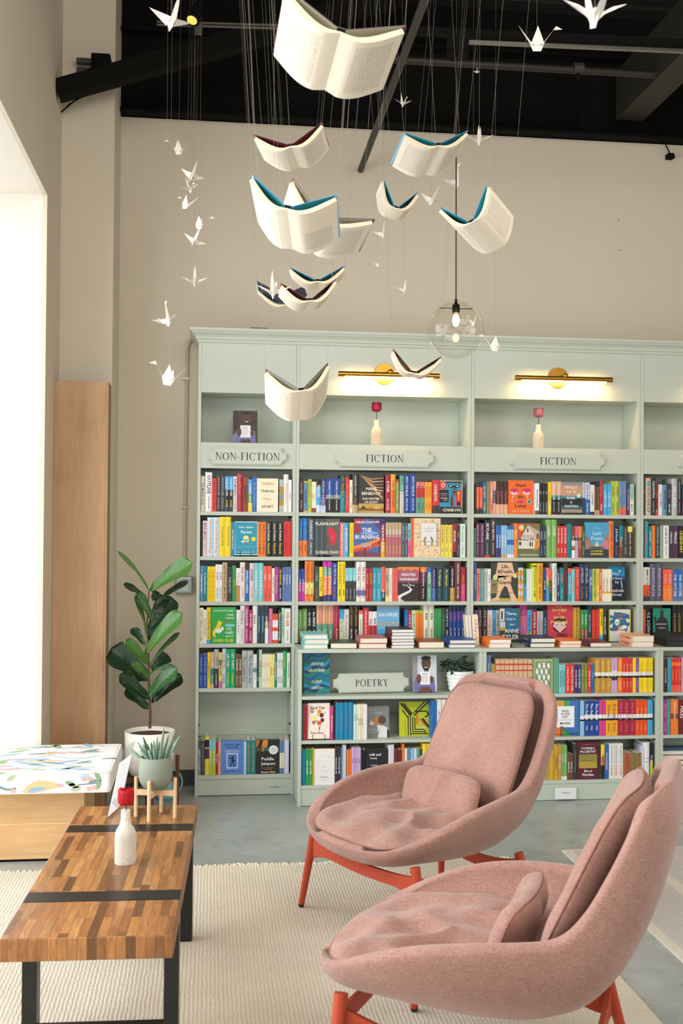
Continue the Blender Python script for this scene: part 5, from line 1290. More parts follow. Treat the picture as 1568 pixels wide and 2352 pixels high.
def printed(name, c, ink, s=900, thr=.56):
    m, nt, bs = new_mat(name); L = nt.links.new; tc = nt.nodes.new('ShaderNodeTexCoord'); sp = nt.nodes.new('ShaderNodeSeparateXYZ'); L(tc.outputs['Object'], sp.inputs[0])
    wv = nt.nodes.new('ShaderNodeMath'); wv.operation = 'SINE'; ml = nt.nodes.new('ShaderNodeMath'); ml.operation = 'MULTIPLY'; ml.inputs[1].default_value = s; L(sp.outputs[2], ml.inputs[0]); L(ml.outputs[0], wv.inputs[0])
    n = nt.nodes.new('ShaderNodeTexNoise'); n.inputs['Scale'].default_value = 220; L(tc.outputs['Object'], n.inputs['Vector'])
    g = nt.nodes.new('ShaderNodeMath'); g.operation = 'GREATER_THAN'; g.inputs[1].default_value = .2; L(wv.outputs[0], g.inputs[0])
    g2 = nt.nodes.new('ShaderNodeMath'); g2.operation = 'GREATER_THAN'; g2.inputs[1].default_value = .47; L(n.outputs['Fac'], g2.inputs[0])
    mm = nt.nodes.new('ShaderNodeMath'); mm.operation = 'MULTIPLY'; L(g.outputs[0], mm.inputs[0]); L(g2.outputs[0], mm.inputs[1]); m2 = nt.nodes.new('ShaderNodeMath'); m2.operation = 'MULTIPLY'; m2.inputs[1].default_value = .45; L(mm.outputs[0], m2.inputs[0])
    mx = nt.nodes.new('ShaderNodeMix'); mx.data_type = 'RGBA'; mx.inputs[6].default_value = lin(c); mx.inputs[7].default_value = lin(ink); L(m2.outputs[0], mx.inputs[0]); L(mx.outputs[2], bs.inputs['Base Color']); bs.inputs['Roughness'].default_value = .85
    return m
PRINT = printed('printed_paper', 'e6dcc6', '6f675a', 2300); PRINTW = printed('printed_white_paper', 'f0eadd', '6f6a62', 2100)
p = atY(864, 1010, .06); folded_vase('folded_book_vase', (p.x, .06, 2.1045), .158, .034, 'folded-book vase with crimson tulip in the first FICTION niche', (mat('9c1238', .6), 'crimson paper tulip in the vase of the first FICTION niche'), PRINT, stem=.05, head=(.032, .062))
p = atY(1236, 1015, .06); folded_vase('folded_book_vase', (p.x, .06, 2.1045), .148, .034, 'folded-book vase with dusty pink tulip in the second FICTION niche', (mat('a86a72', .6), 'dusty pink paper tulip in the second FICTION niche'), PRINT, stem=.045, head=(.032, .062))
# striped plant in the white ribbed pot
p = atY(1057, 1560, -.19); PX = p.x
t = thing('potted_plant', 'striped wandering plant in a white ribbed pot on the low shelf', 'plant', (PX, -.17, .6295))
b = MB(); prof = [(.0, 0), (.055, 0), (.06, .008)]
for k in range(5): prof += [(.062+.004*k, .012+.024*k), (.068+.004*k, .022+.024*k), (.064+.004*k, .032+.024*k)]
prof += [(.08, .128), (.074, .128), (.072, .11), (0, .108)]
b.lathe(prof, (PX, -.17, .6295), mat('e8ecec', .25)); b.build('pot', t)
def leaf_mat(name, a, bk, stripe=None, rough=.35):
    m, nt, bs = new_mat(name); L = nt.links.new; ge = nt.nodes.new('ShaderNodeNewGeometry'); mx = nt.nodes.new('ShaderNodeMix'); mx.data_type = 'RGBA'; mx.inputs[6].default_value = lin(a); mx.inputs[7].default_value = lin(bk)
    L(ge.outputs['Backfacing'], mx.inputs[0]); L(mx.outputs[2], bs.inputs['Base Color']); bs.inputs['Roughness'].default_value = rough
    bs.inputs['Subsurface Weight'].default_value = 0; return m
def leaf(mb, base, tip, width, nrm, mt, vein=None, n=10, k=4, shape='ovate', curl=.1, arch=.12, rib=.0012):
    base = V(base); tip = V(tip); d = tip-base; L = d.length; d.normalize(); nrm = V(nrm); nrm = (nrm-d*nrm.dot(d)).normalized(); s = d.cross(nrm)
    rows = []
    for i in range(n+1):
        t = i/n
        if shape == 'ovate': w = math.sin(math.pi*min(1, t*.97+.02))**.8*(1-.35*t)*1.15
        elif shape == 'fiddle': w = (.30+.9*t**1.5)*math.sqrt(max(0, 1-t**5))*min(1, t*9)*.95+.06*math.sin(t*9)*min(1, t*4)*(1-t)
        else: w = (1-t)**.7*min(1, t*6+.5)
        mid = base+d*L*t+nrm*L*arch*math.sin(math.pi*t)
        rows.append([mid+s*(width/2*w*(j/k))+nrm*(abs(j/k)**1.6*width*curl*(1+.25*math.sin(t*14+j))) for j in range(-k, k+1)])
    mb.grid(rows, mt)
    if vein:
        mb.tube([r[k]+nrm*.0006 for r in rows], [rib*(1-.7*i/n)+.0002 for i in range(n+1)], vein, 5, False)
        for i in range(1, n-1, 2 if shape == 'fiddle' else 3):
            for sg in (-1, 1):
                a = rows[i][k]; i2 = min(n, i+2); e = rows[i2][k+sg*(k-1)]; m_ = rows[min(n, i+1)][k+sg*(k//2)]
                mb.tube([a+nrm*.0005, m_+nrm*.0005, e+nrm*.0005], rib*.4, vein, 3, False)
LG = leaf_mat('dark_leaf', '2a4030', '2a4030'); LS = mat('8fa79a', .4)
random.seed(11)
b = MB()
for i in range(64):
    a = random.uniform(0, 2*math.pi); r = random.uniform(.01, .1); hz = random.uniform(.0, .085)*(1-r/.16)+.008
    base = V((PX-.02+.72*r*math.cos(a), -.17+.55*r*math.sin(a), .6295+.115+hz)); tip = base+V((math.cos(a+random.uniform(-.6, .6))*.046, math.sin(a)*.035-.012, random.uniform(-.022, .028)))
    nr = V((math.cos(a)*.3, -.8, .9)); leaf(b, base, tip, .026, nr, LG, None, 6, 2)
    d = (tip-base); s = d.cross(nr).normalized()
    for q in (-1, 1): leaf(b, base+s*q*.005+nr.normalized()*.0012, tip-d*.12+s*q*.003+nr.normalized()*.0012, .006, nr, LS, None, 6, 1)
b.build('foliage', t)
# picture lights
def picture_light(x, z, w, label):
    t = thing('picture_light', label, 'lamp', (x, 0, z), 'brass picture lights'); zc = z
    b = MB(); n = 14; y0 = -.058; r = .0165
    b.tube([(x-w/2, y0, zc), (x+w/2, y0, zc)], r, BRASS, 20); b.build('tube', t)
    b = MB(); b.box(x-w/2+.04, x+w/2-.04, y0-.009, y0+.009, zc-r-.0022, zc-r+.002, emit('ffcf94', 110)); b.build('light_strip', t)
    b = MB(); b.tube([(x-.02, .0005, zc+.012), (x-.02, -.008, zc+.012)], [.066, .064], BRASS, 32); b.build('wall_plate', t)
    b = MB(); b.tube([(x-.005, -.008, zc+.02), (x+.004, y0+.01, zc+.016)], .009, BRASS, 14); b.sphere((x+.008, y0-.006, zc+.018), .017, BRASS, 14, 10); b.build('arm', t)
A = atY(893.5, 861, -.06); picture_light(A.x, A.z, .615, 'long brass picture light above the first FICTION niche')
A = atY(1295, 870, -.06); picture_light(A.x, A.z, .615, 'long brass picture light above the second FICTION niche')
picture_light(3.29, A.z, .615, 'brass picture light mostly beyond the right edge of the photo')
# small grey device on top of the crown
A = atY(594, 760, .22); b = MB(); b.box(A.x-.055, A.x+.055, .18, .27, CT+.0003, CT+.05, mat('77766c', .6)); b.disc((A.x-.03, .1797, CT+.036), .005, (0, -1, 0), mat('0c0c0c', .5), 12)
tag(b.build('wifi_box', bevel=.004), 'small grey plastic box lying on top of the bookcase crown', 'box')
# conduit and switch box on the back wall
GALV = mat('aab0a6', .4, .6); t = thing('conduit', 'beige painted conduit running down the back wall left of the bookcase', 'pipe', (-.16, .285, 1.3)); yc = YB-.012
b = MB(); cpt = mat('b9ae98', .6); b.tube([(-.105, yc, 2.775), (-.13, yc, 2.765), (-.15, yc, 2.74), (-.157, yc, 2.70), (-.159, yc, 2.5), (-.163, yc, 1.3)], .0095, cpt, 12); b.build('tube', t)
for zz in (2.52, 1.72): b = MB(); b.box(-.185, -.146, YB-.024, YB-.001, zz-.006, zz+.006, GALV if zz > 2 else cpt); b.build('strap', t)
t = thing('switch_box', 'galvanised steel switch box on the back wall behind the fig leaves', 'switch', (-.163, .28, 1.24))
b = MB(); b.box(-.215, -.11, YB-.045, YB-.0005, 1.185, 1.295, GALV); b.build('box', t, bevel=.012, seg=3); b = MB(); b.box(-.185, -.14, YB-.0475, YB-.0455, 1.205, 1.275, mat('c9ccc4', .4)); b.box(-.168, -.157, YB-.051, YB-.048, 1.23, 1.25, mat('e8e8e2', .4)); b.build('switch_plate', t)
b = MB(); b.tube([(-.163, yc, 1.2965), (-.163, yc, 1.32)], .013, GALV, 12); b.build('connector', t)
# ------------------------------------------------------------------ steelwork and fittings under the roof
b = MB(); A = V((XL+.001, -.35, 4.035)); B_ = V((4.2, -.35, 4.035+.2745*(4.2-XL)*.62)); 
pA = atY(132.5, 209, -.35); pB = atY(633, 70, -.35); d = (pB-pA); e = pA+d*1.9
b.bar((XL+.001, -.35, pA.z+(XL-pA.x)*d.z/d.x), e, .09, .107, BLK2); tag(b.build('steel_brace'), 'black steel brace rising to the right from the left wall', 'beam')
b = MB(); b.box(2.56, 2.74, -9.5, YB-.12, 4.24, 4.55, mat('28261f', .6)); tag(b.build('roof_beam'), 'dark steel beam running from the back wall towards the camera, top right', 'beam')
b = MB()
for k in range(5):
    for q in (0, 1): b.tube([(2.40+.1*q, YB-.022, 4.26+.06*k), (2.40+.1*q, YB-.034, 4.26+.06*k)], .011, BLK2, 8)
b.box(2.36, 2.54, YB-.0225, YB-.0215, 4.2, 4.56, BLK2); tag(b.build('bolted_plate'), 'bolted black steel plate on the header beside the roof beam', 'plate')
b = MB(); A = atY(828, 390, YB-.01); B_ = atD(975, 0, 4.6); b.tube([A, A+(B_-A)*1.5], .0195, mat('2c2b26', .5, .2), 14); tag(b.build('steel_pipe'), 'dark steel pipe sloping up from the back wall behind the hanging books', 'pipe')
A = atY(905, 137, -.45); B_ = atY(1568, 175, -.45); d = B_-A; t = thing('roof_pipe', 'long dark horizontal pipe with a clamp below the roof', 'pipe', A)
b = MB(); b.tube([A, A+d*1.5], .022, mat('2e2c26', .5, .2), 14); b.build('pipe', t)
C_ = atY(1327, 157, -.45); b = MB(); b.tube([C_-d.normalized()*.028, C_+d.normalized()*.028], .034, mat('44413a', .5, .3), 14); b.box(C_.x-.012, C_.x+.012, C_.y-.012, C_.y+.012, C_.z-.065, C_.z-.025, BLK2); b.build('clamp', t)
A = atY(1076, 97, -1.05); B_ = atY(1568, 118, -1.05); t = thing('light_track', 'bright metal track under a dark rail near the roof, top right', 'track', A)
b = MB(); b.bar(A, A+(B_-A)*1.5, .022, .016, mat('8f8f88', .3, .9)); b.build('metal_channel', t)
b = MB(); b.bar(A+V((-.3, 0, .04)), A+(B_-A)*1.5+V((0, 0, .04)), .04, .035, BLK2); b.build('rail', t)
A = atY(360, 57, -1.05); B_ = atY(650, 66, -1.05); t = thing('light_track', 'dark double rail with a small warm spotlight near the roof, top left', 'track', A)
for dz in (0, .016): b = MB(); b.bar(A+V((0, 0, dz)), B_+(B_-A)*.3+V((0, 0, dz)), .012, .006, mat('55544d', .4, .5)); b.build('rail', t)
G = atY(441, 46, -1.1); t = thing('spotlight', 'small black spotlight with a warm glowing face, top left', 'lamp', G)
b = MB(); ax = V((-.28, -.42, -.86)).normalized(); b.tube([G-ax*.12, G-ax*.03, G], [.022, .036, .038], BLACK, 18); b.build('housing', t)
b = MB(); b.disc(G+ax*.002, .026, ax, emit('ffb850', 1.3)); b.build('lens', t)
b = MB(); b.tube([G-ax*.09, G-ax*.09+V((.01, 0, .25))], .008, BLK2, 8); b.build('stem', t)
G2 = atY(455, 70, -.95); b = MB(); b.box(G2.x-.02, G2.x+.02, G2.y-.01, G2.y+.01, G2.z-.02, G2.z+.03, mat('5c5a50', .5, .4)); tag(b.build('rail_bracket'), 'small grey bracket under the left rail beside the spotlight', 'bracket')
# fan box with hoses on the pilaster
A = atY(233, 148, -.2); t = thing('junction_unit', 'black box with two ribbed hoses on the pilaster above the brace', 'box', A)
b = MB(); b.box(A.x-.055, A.x+.052, -.24, -.1305, A.z-.06, A.z+.05, BLACK); b.build('box', t, bevel=.006)
for k in (0, 1):
    zz = A.z+.02-.055*k; b = MB(); pts = []; rd = []
    for i in range(25): pts.append((A.x-.056-.085*i/24, -.18, zz)); rd.append(.017+.004*(i % 2))
    b.tube(pts, rd, mat('3a3935', .6), 12); b.build('hose', t)
b = MB(); pts = [atY(*q, -.2) for q in ((240, 205), (205, 215), (170, 232), (140, 258), (150, 250), (162, 236))]; b.tube(pts, .004, BLACK, 6); tag(b.build('loose_cable'), 'short black cable hanging in a loop under the brace end', 'cable')
# cable and small fitting on the back wall, right
pts = [atY(*q, YB-.03) for q in ((1488, 268), (1505, 295), (1525, 325), (1538, 352))]; b = MB(); b.tube(pts, .004, BLACK, 6); q = pts[-1]; b.box(q.x-.02, q.x+.02, YB-.05, YB-.001, q.z-.035, q.z-.005, BLACK); b.sphere((q.x+.012, YB-.05, q.z-.03), .014, BLACK, 10, 8)
tag(b.build('cable_fitting'), 'small black fitting at the end of a cable on the back wall, right', 'fitting')
# ------------------------------------------------------------------ globe pendant
GC = atY(1046.5, 758, -1.2); RG = .1415
t = thing('globe_pendant', 'clear glass globe pendant with a glowing bulb on a long black cord', 'lamp', (GC.x, GC.y, GC.z))
def real_glass(name, col=(1, 1, 1, 1), r=0):
    m, nt, bs = new_mat(name); bs.inputs['Transmission Weight'].default_value = 1; bs.inputs['Roughness'].default_value = r; bs.inputs['IOR'].default_value = 1.45; bs.inputs['Base Color'].default_value = col; return m
def thin_glass(name, col=(1, 1, 1, 1), f=1.5):
    m = bpy.data.materials.new(name); m.use_nodes = True; nt = m.node_tree; nt.nodes.clear(); o = nt.nodes.new('ShaderNodeOutputMaterial'); tr = nt.nodes.new('ShaderNodeBsdfTransparent'); tr.inputs[0].default_value = col; g = nt.nodes.new('ShaderNodeBsdfGlossy'); g.inputs['Roughness'].default_value = .02
    mx = nt.nodes.new('ShaderNodeMixShader'); lw = nt.nodes.new('ShaderNodeLayerWeight'); lw.inputs[0].default_value = .5; pw = nt.nodes.new('ShaderNodeMath'); pw.operation = 'POWER'; pw.inputs[1].default_value = 3.5; nt.links.new(lw.outputs['Facing'], pw.inputs[0]); fr = nt.nodes.new('ShaderNodeMath'); fr.operation = 'MULTIPLY_ADD'; fr.inputs[1].default_value = .5*f-.3; fr.inputs[2].default_value = .035; nt.links.new(pw.outputs[0], fr.inputs[0]); nt.links.new(fr.outputs[0], mx.inputs[0]); nt.links.new(tr.outputs[0], mx.inputs[1]); nt.links.new(g.outputs[0], mx.inputs[2]); nt.links.new(mx.outputs[0], o.inputs[0]); return m
b = MB(); a0 = .24; n = 40; prof = [(RG*math.sin(a0+(math.pi-a0)*i/n), RG*math.cos(a0+(math.pi-a0)*i/n)) for i in range(n+1)]
b.lathe(prof, GC, thin_glass('globe_glass', (.992, .985, .97, 1), 1.6), 64); b.build('glass_globe', t)
zt = atY(1047, 125, -1.2).z
b = MB(); b.tube([(GC.x, GC.y, GC.z+.15), (GC.x-.006, GC.y, zt)], .0032, mat('141312', .6), 8); b.build('cord', t)
b = MB(); b.tube([(GC.x, GC.y, zt-.012), (GC.x, GC.y, zt+.012)], .056, BLACK, 28); b.box(GC.x-.05, GC.x+.05, GC.y-.03, GC.y+.03, zt+.012, zt+.09, BLK2); b.build('canopy', t)
b = MB(); b.tube([(GC.x, GC.y, GC.z+.155), (GC.x, GC.y, GC.z+.128), (GC.x, GC.y, GC.z+.126), (GC.x, GC.y, GC.z+.085)], [.006, .01, .019, .019], mat('2b2620', .35, .6), 18); b.build('socket', t)
b = MB(); b.tube([(GC.x-.083, GC.y, GC.z+.108), (GC.x+.083, GC.y, GC.z+.108)], .0022, mat('3a332a', .3, .8), 8); b.build('spreader_bar', t)
BZ = GC.z+.085
b = MB(); b.lathe([(.0, -.075), (.012, -.073), (.024, -.06), (.029, -.042), (.027, -.022), (.018, -.006), (.013, 0)], (GC.x, GC.y, BZ), thin_glass('bulb_glass', (1, .97, .88, 1), 1.4), 24); o = b.build('bulb', t)
b = MB(); b.sphere((GC.x, GC.y, BZ-.038), .018, emit('ffd294', 60), 16, 12, (1, 1, 1.7)); b.build('filament', o)
# ------------------------------------------------------------------ hanging open books
def page_text_mat(name, sh=0.0, paper='ece2ce'):
    m, nt, bs = new_mat(name); L = nt.links.new; bs.inputs['Roughness'].default_value = .8
    uv = nt.nodes.new('ShaderNodeUVMap'); sp = nt.nodes.new('ShaderNodeSeparateXYZ'); L(uv.outputs[0], sp.inputs[0])
    def M(op, a, b_=None, c=None):
        n = nt.nodes.new('ShaderNodeMath'); n.operation = op
        for i, q in enumerate((a, b_, c)):
            if q is None: continue
            if isinstance(q, (int, float)): n.inputs[i].default_value = q
            else: L(q, n.inputs[i])
        return n.outputs[0]
    U, Vv = sp.outputs[0], sp.outputs[1]
    ln = M('GREATER_THAN', M('FRACT', M('MULTIPLY', Vv, 36)), .52)
    cb = nt.nodes.new('ShaderNodeCombineXYZ'); L(M('MULTIPLY', U, 42), cb.inputs[0]); L(M('FLOOR', M('MULTIPLY', Vv, 36)), cb.inputs[1])
    nz = nt.nodes.new('ShaderNodeTexNoise'); nz.inputs['Scale'].default_value = 1.0; nz.inputs['Detail'].default_value = 1; L(cb.outputs[0], nz.inputs['Vector'])
    wd = M('GREATER_THAN', nz.outputs['Fac'], .46)
    cb2 = nt.nodes.new('ShaderNodeCombineXYZ'); L(M('FLOOR', M('MULTIPLY', Vv, 36)), cb2.inputs[1]); cb2.inputs[0].default_value = sh*7
    n2 = nt.nodes.new('ShaderNodeTexNoise'); n2.inputs['Scale'].default_value = 1.7; L(cb2.outputs[0], n2.inputs['Vector'])
    end = M('ADD', .72, M('MULTIPLY', n2.outputs['Fac'], .3)); end = M('MINIMUM', end, .86)
    k = M('MULTIPLY', M('MULTIPLY', ln, wd), M('MULTIPLY', M('GREATER_THAN', U, .17), M('LESS_THAN', U, end)))
    k = M('MULTIPLY', k, M('MULTIPLY', M('GREATER_THAN', Vv, .1+sh), M('LESS_THAN', Vv, .9))); k = M('MULTIPLY', k, .5)
    mx = nt.nodes.new('ShaderNodeMix'); mx.data_type = 'RGBA'; mx.inputs[6].default_value = lin(paper); mx.inputs[7].default_value = lin('5f584c'); L(k, mx.inputs[0]); L(mx.outputs[2], bs.inputs['Base Color']); return m
PT = [page_text_mat('open_page_text'), page_text_mat('open_page_chapter', .38)]
EDGE = mat('e3d5b8', .8, 0, .3, 250, .05, 'page_edges')
THREAD = mat('949084', .4, name='nylon_thread')
def hang(label, N, Fp, tl, tr, d, Lb=.22, cov='2f6fb0', inner='1f8f9c', edge='7fc3e6', pm=0, ceil=4.944, sp=(-.15, .15), thin=1.0, tail=False):
    """an open hard-cover book hung spine-up like a bird; N near end of the spine, Fp its far end, tl / tr the near wing tips"""
    n = atD(*N, d); r = (n-CAM)
    # far end of the spine lies on its own sight line at length Lb
    dr = ray(*Fp); a_ = dr.dot(dr); bb = -2*dr.dot(r); cc = r.dot(r)-Lb*Lb; disc = bb*bb-4*a_*cc
    tt = (-bb+math.sqrt(max(0, disc)))/(2*a_) if not tail else (-bb+math.sqrt(max(0, disc)))/(2*a_)
    f = CAM+dr*tt; ax = (f-n).normalized()
    l = atPlane(*tl, n, ax)-n; r_ = atPlane(*tr, n, ax)-n
    bis = -(l.normalized()+r_.normalized()).normalized()    # points to the page side
    if bis.z > 0 and not tail: bis = -bis
    s = ax.cross(bis); s = s if s.dot(r_) > 0 else -s
    hw = .011; t = thing('hanging_book', label, 'book', tuple(n+ax*Lb/2), 'open books hanging on threads')
    cm_, im_, em_ = mat(cov, .4), mat(inner, .5), mat(edge, .5)
    wings = []
    for sg, w in ((-1, l), (1, r_)):
        p0 = n+s*sg*hw; p1 = n+w; dv = (p1-p0); W = dv.length; dv.normalize(); nn = ax.cross(dv); nn = nn if nn.dot(bis) > 0 else -nn   # towards pages
        b = MB(); q = [p0, p1, p1+ax*Lb, p0+ax*Lb]; th = .0026
        b.hexa([x-nn*th for x in q]+list(q), cm_, {1: im_, 3: em_})
        e0, e1 = p1-dv*.009, p1; q = [e0+nn*.0003, e1+nn*.0003, e1+ax*Lb+nn*.0003, e0+ax*Lb+nn*.0003]; b.hexa(q+[x+nn*.0008 for x in q], em_)
        b.build('cover_board', t)
        wings.append((sg, p0, dv, W, nn))
    b = MB(); a0 = n-s*hw; a1 = n+s*hw
    b.hexa([x-bis*.0045 for x in (a0, a1, a1+ax*Lb, a0+ax*Lb)]+[x-bis*.002 for x in (a0, a1, a1+ax*Lb, a0+ax*Lb)], mat('2a2430' if cov != '1d2f4a' else cov, .5)); b.build('spine', t)
    K = 14
    for sg, p0, dv, W, nn in wings:
        b = MB(); b.uv = {}; top = []; bot = []; th = .0125*thin
        for i in range(K+1):
            u = i/K; g = .0035+.019*(math.sin(math.pi*u**.75)**.9)*(1-.5*u)
            base = p0+dv*(W*.93*u); T_ = base+nn*(g if u < .98 else .003)
            B2 = T_+nn*(th*(1+.25*math.sin(math.pi*u)))+dv*(.004*u)
            if i == 0: T_ = n+bis*.004; B2 = n+bis*(.002+th*.5)
            top.append(T_); bot.append(B2)
        i0, i1 = ax*.004, ax*(Lb-.004)
        fan = lambda p, u: p+i1+dv*(-.004*u)
        vt = [top, bot]
        rowN = [x+i0 for x in bot]; rowF = [fan(x, i/K) for i, x in enumerate(bot)]
        nseg = 4; rows = [[rowN[i].lerp(rowF[i], k/nseg) for i in range(K+1)] for k in range(nseg+1)]
        o0 = len(b.v); b.grid(rows, PT[pm] if sg > 0 or pm == 0 else PT[0])
        for k in range(nseg+1):
            for i in range(K+1): b.uv[o0+k*(K+1)+i] = ((i/K) if sg > 0 else 1-i/K, k/nseg)
        b.grid([[x+i0 for x in top], [fan(x, i/K) for i, x in enumerate(top)]], EDGE)
        b.grid([[x+i0 for x in top], [x+i0 for x in bot]], EDGE); b.grid([[fan(x, i/K) for i, x in enumerate(top)], [fan(x, i/K) for i, x in enumerate(bot)]], EDGE)
        b.add([top[-1]+i0, bot[-1]+i0, fan(bot[-1], 1), fan(top[-1], 1)], [(0, 1, 2, 3)], EDGE)
        b.build('page_block', t)
    for sg, w, dx in ((-1, l, sp[0]), (1, r_, sp[1])):
        for q in (.004, Lb-.004):
            p = n+w*.985+ax*q; b = MB(); b.tube([p, V((p.x+dx, p.y-.05, ceil))], .00038, THREAD, 4, False); b.build('thread', t)
    return t
BL = dict(cov='2878ba', inner='178e9c', edge='8cc8ea'); RD = dict(cov='3b2226', inner='6a0f20', edge='a83a44'); MR = dict(cov='44202a', inner='b3b5a5', edge='8a4a50')
hang('largest open book with maroon covers, nearest the camera at the top of the photo', (784, 67), (747, 203), (655, -30), (932, 60), 2.6, .235, **MR)
hang('open book with dark red inner covers, just below the black header', (667, 332), (686, 381), (582, 310), (740, 281), 4.3, .215, **RD)
hang('blue-covered open book in front of another, chapter page facing, left of centre', (661, 474), (674, 569), (578, 402), (775, 448), 3.3, .22, pm=1, **BL)
hang('open book with thin maroon covers half hidden behind the blue chapter book', (742, 497), (712, 572), (671, 410), (861, 504), 3.75, .22, **MR)
hang('blue-covered open book just left of the lamp cord, under the header', (1007, 330), (973, 398), (927, 305), (1074, 300), 4.6, .22, **BL)
hang('small steep blue-covered open book left of the printed cranes, mid height', (910, 475), (896, 499), (881, 413), (959, 442), 5.3, .19, **BL)
hang('blue-covered open book tilted right, right of the lamp cord', (1081, 507), (1140, 572), (1008, 476), (1118, 425), 4.3, .22, **BL)
hang('small blue-covered open book, uppermost of the cluster of three in the middle', (728.5, 643), (731, 659), (664, 614), (791, 611), 5.3, .2, **BL)
hang('small open book with navy covers seen from outside, left in the cluster of three', (655, 698), (650, 676), (592, 667), (705, 679.5), 5.5, .19, cov='1d2f4a', inner='178e9c', edge='8cc8ea', tail=False)
hang('small open book with dark red inner covers, lowest of the cluster of three', (711, 687), (702, 707), (645, 651), (771, 641), 4.9, .2, **RD)
hang('open book with maroon covers hanging low in front of the NON-FICTION bookcase', (691, 893), (687, 962), (609.5, 848.5), (752.6, 834.5), 4.25, .22, **MR)
hang('small dark-covered open book hanging in front of the first picture light', (950, 854), (946, 863), (902.5, 802), (1013, 819.5), 5.2, .19, **RD)
# ------------------------------------------------------------------ folded paper cranes
def crane_mb(m, up=False):
    b = MB(); s = 1.0
    def tri(p, t=.0012):
        b.add([V(q) for q in p], [tuple(range(len(p)))], m)
    # local: x forward, y to the side, z up; body a small folded diamond
    A = (.014, 0, -.030); Bk = (-.014, 0, -.030); T_ = (0, 0, .010); F_ = (.026, 0, .000); R_ = (-.026, 0, .000)
    for sg in (-1, 1):
        y = .011*sg
        tri([F_, (0, y, -.004), A]); tri([R_, Bk, (0, y, -.004)]); tri([A, (0, y, -.004), Bk]); tri([F_, T_, (0, y, -.004)]); tri([R_, (0, y, -.004), T_])
        # wing with a centre crease
        r0 = (.024, y*.8, -.006); r1 = (-.022, y*.8, -.006); rc = (0, y*.9, -.014); tip = (-.004, .070*sg, .020) if not up else (-.002, .034*sg, .044)
        mid = (.001, .038*sg, .012) if not up else (.003, .024*sg, .018)
        tri([r0, mid, rc]); tri([rc, mid, r1]); tri([r0, tip, mid]); tri([mid, tip, r1])
    for sx, zt in ((1, .058), (-1, .062)):
        base0 = (.020*sx, .009, -.004); base1 = (.020*sx, -.009, -.004); base2 = (.004*sx, 0, -.029); tip = (.066*sx, 0, zt)
        m0 = (.043*sx, .006, zt*.45); m1 = (.043*sx, -.006, zt*.45)
        tri([base0, base2, m0]); tri([m0, base2, tip]); tri([base2, base1, m1]); tri([m1, base2, tip]); tri([base0, m0, m1, base1]); tri([m0, tip, m1])
        if sx > 0:
            tri([tip, (.056, .004, .044), (.088, 0, .046)]); tri([tip, (.088, 0, .046), (.056, -.004, .044)]); tri([(.056, .004, .044), (.088, 0, .046), (.056, -.004, .044)])
    return b
CPM = (printed('crane_paper', 'efe9dc', '8a857a', 1500), mat('f1ede4', .7))
CR = [crane_mb(CPM[k % 2], k > 1).build('paper_crane') for k in range(4)]
CRN = [(393, 47, 95, 'p', 25, 10, -6), (1365, 28, 142, 'w', 5, -20, 2), (1233, 98, 66, 'w', 82, 0, 0), (925, 236, 40, 'p', 150, 10, 12), (1100, 320, 62, 'p', 170, 25, 0), (410, 343, 40, 'p', 262, 0, 0),
 (441, 404, 52, 'p', 205, -35, 20), (436, 432, 44, 'p', 30, -30, 20), (427, 470, 50, 'w', 235, 10, 25), (458, 515, 38, 'p', 75, -10, 0), (446, 553, 52, 'w', 15, 20, -25), (447, 645, 56, 'p', 0, -35, 0),
 (382, 735, 62, 'w', 20, 25, 20), (387, 868, 60, 'w', 258, 10, 10), (627, 668, 76, 'w', 5, -30, 0), (878, 538, 40, 'p', 10, 25, 0), (866, 607, 24, 'p', 45, 30, 0), (928, 665, 40, 'p', 180, -10, 0),
 (989, 460, 50, 'p', 30, 15, -15), (1046, 418, 56, 'p', 20, 25, 10), (1086, 738, 38, 'p', 200, 0, 0), (1136, 793, 44, 'w', 262, 0, 0), (1095, 165, 14, 'p', 0, 40, 0)]
CRL = ['white paper crane at the top left beside the small spotlight', 'largest white paper crane, cut by the top edge at the right', 'white paper crane below the large one, in front of the roof track', 'small printed paper crane against the black header beside the steel pipe', 'printed paper crane with raised wings right of the lamp cord, under the header', 'topmost printed crane of the left column, small, flying left',
 'printed crane in the left column, upper of the two overlapping ones', 'printed crane in the left column, lower of the two overlapping ones', 'white paper crane in the left column, just below the overlapping pair', 'small printed crane with orange-tinted edges in the middle of the left column', 'white paper crane with slanting wings, left column, above the level-winged one', 'printed crane seen end-on with level wings, left column, above the crown moulding level',
 'white paper crane beside the top left corner of the bookcases', 'lowest crane of the left column, white, beside the wall conduit', 'white paper crane in front of the cluster of three small books', 'printed crane between the maroon book and the tilted blue book', 'tiny printed crane hanging below the one right of the maroon book', 'small printed crane with spread wings above the first picture light',
 'printed crane right of the small steep blue book', 'printed crane with one long wing overlapping the lamp cord', 'printed crane hanging behind the glass globe', 'white crane hanging right of the glass globe, flying left', 'tiniest crane, high against the black header right of the lamp canopy']
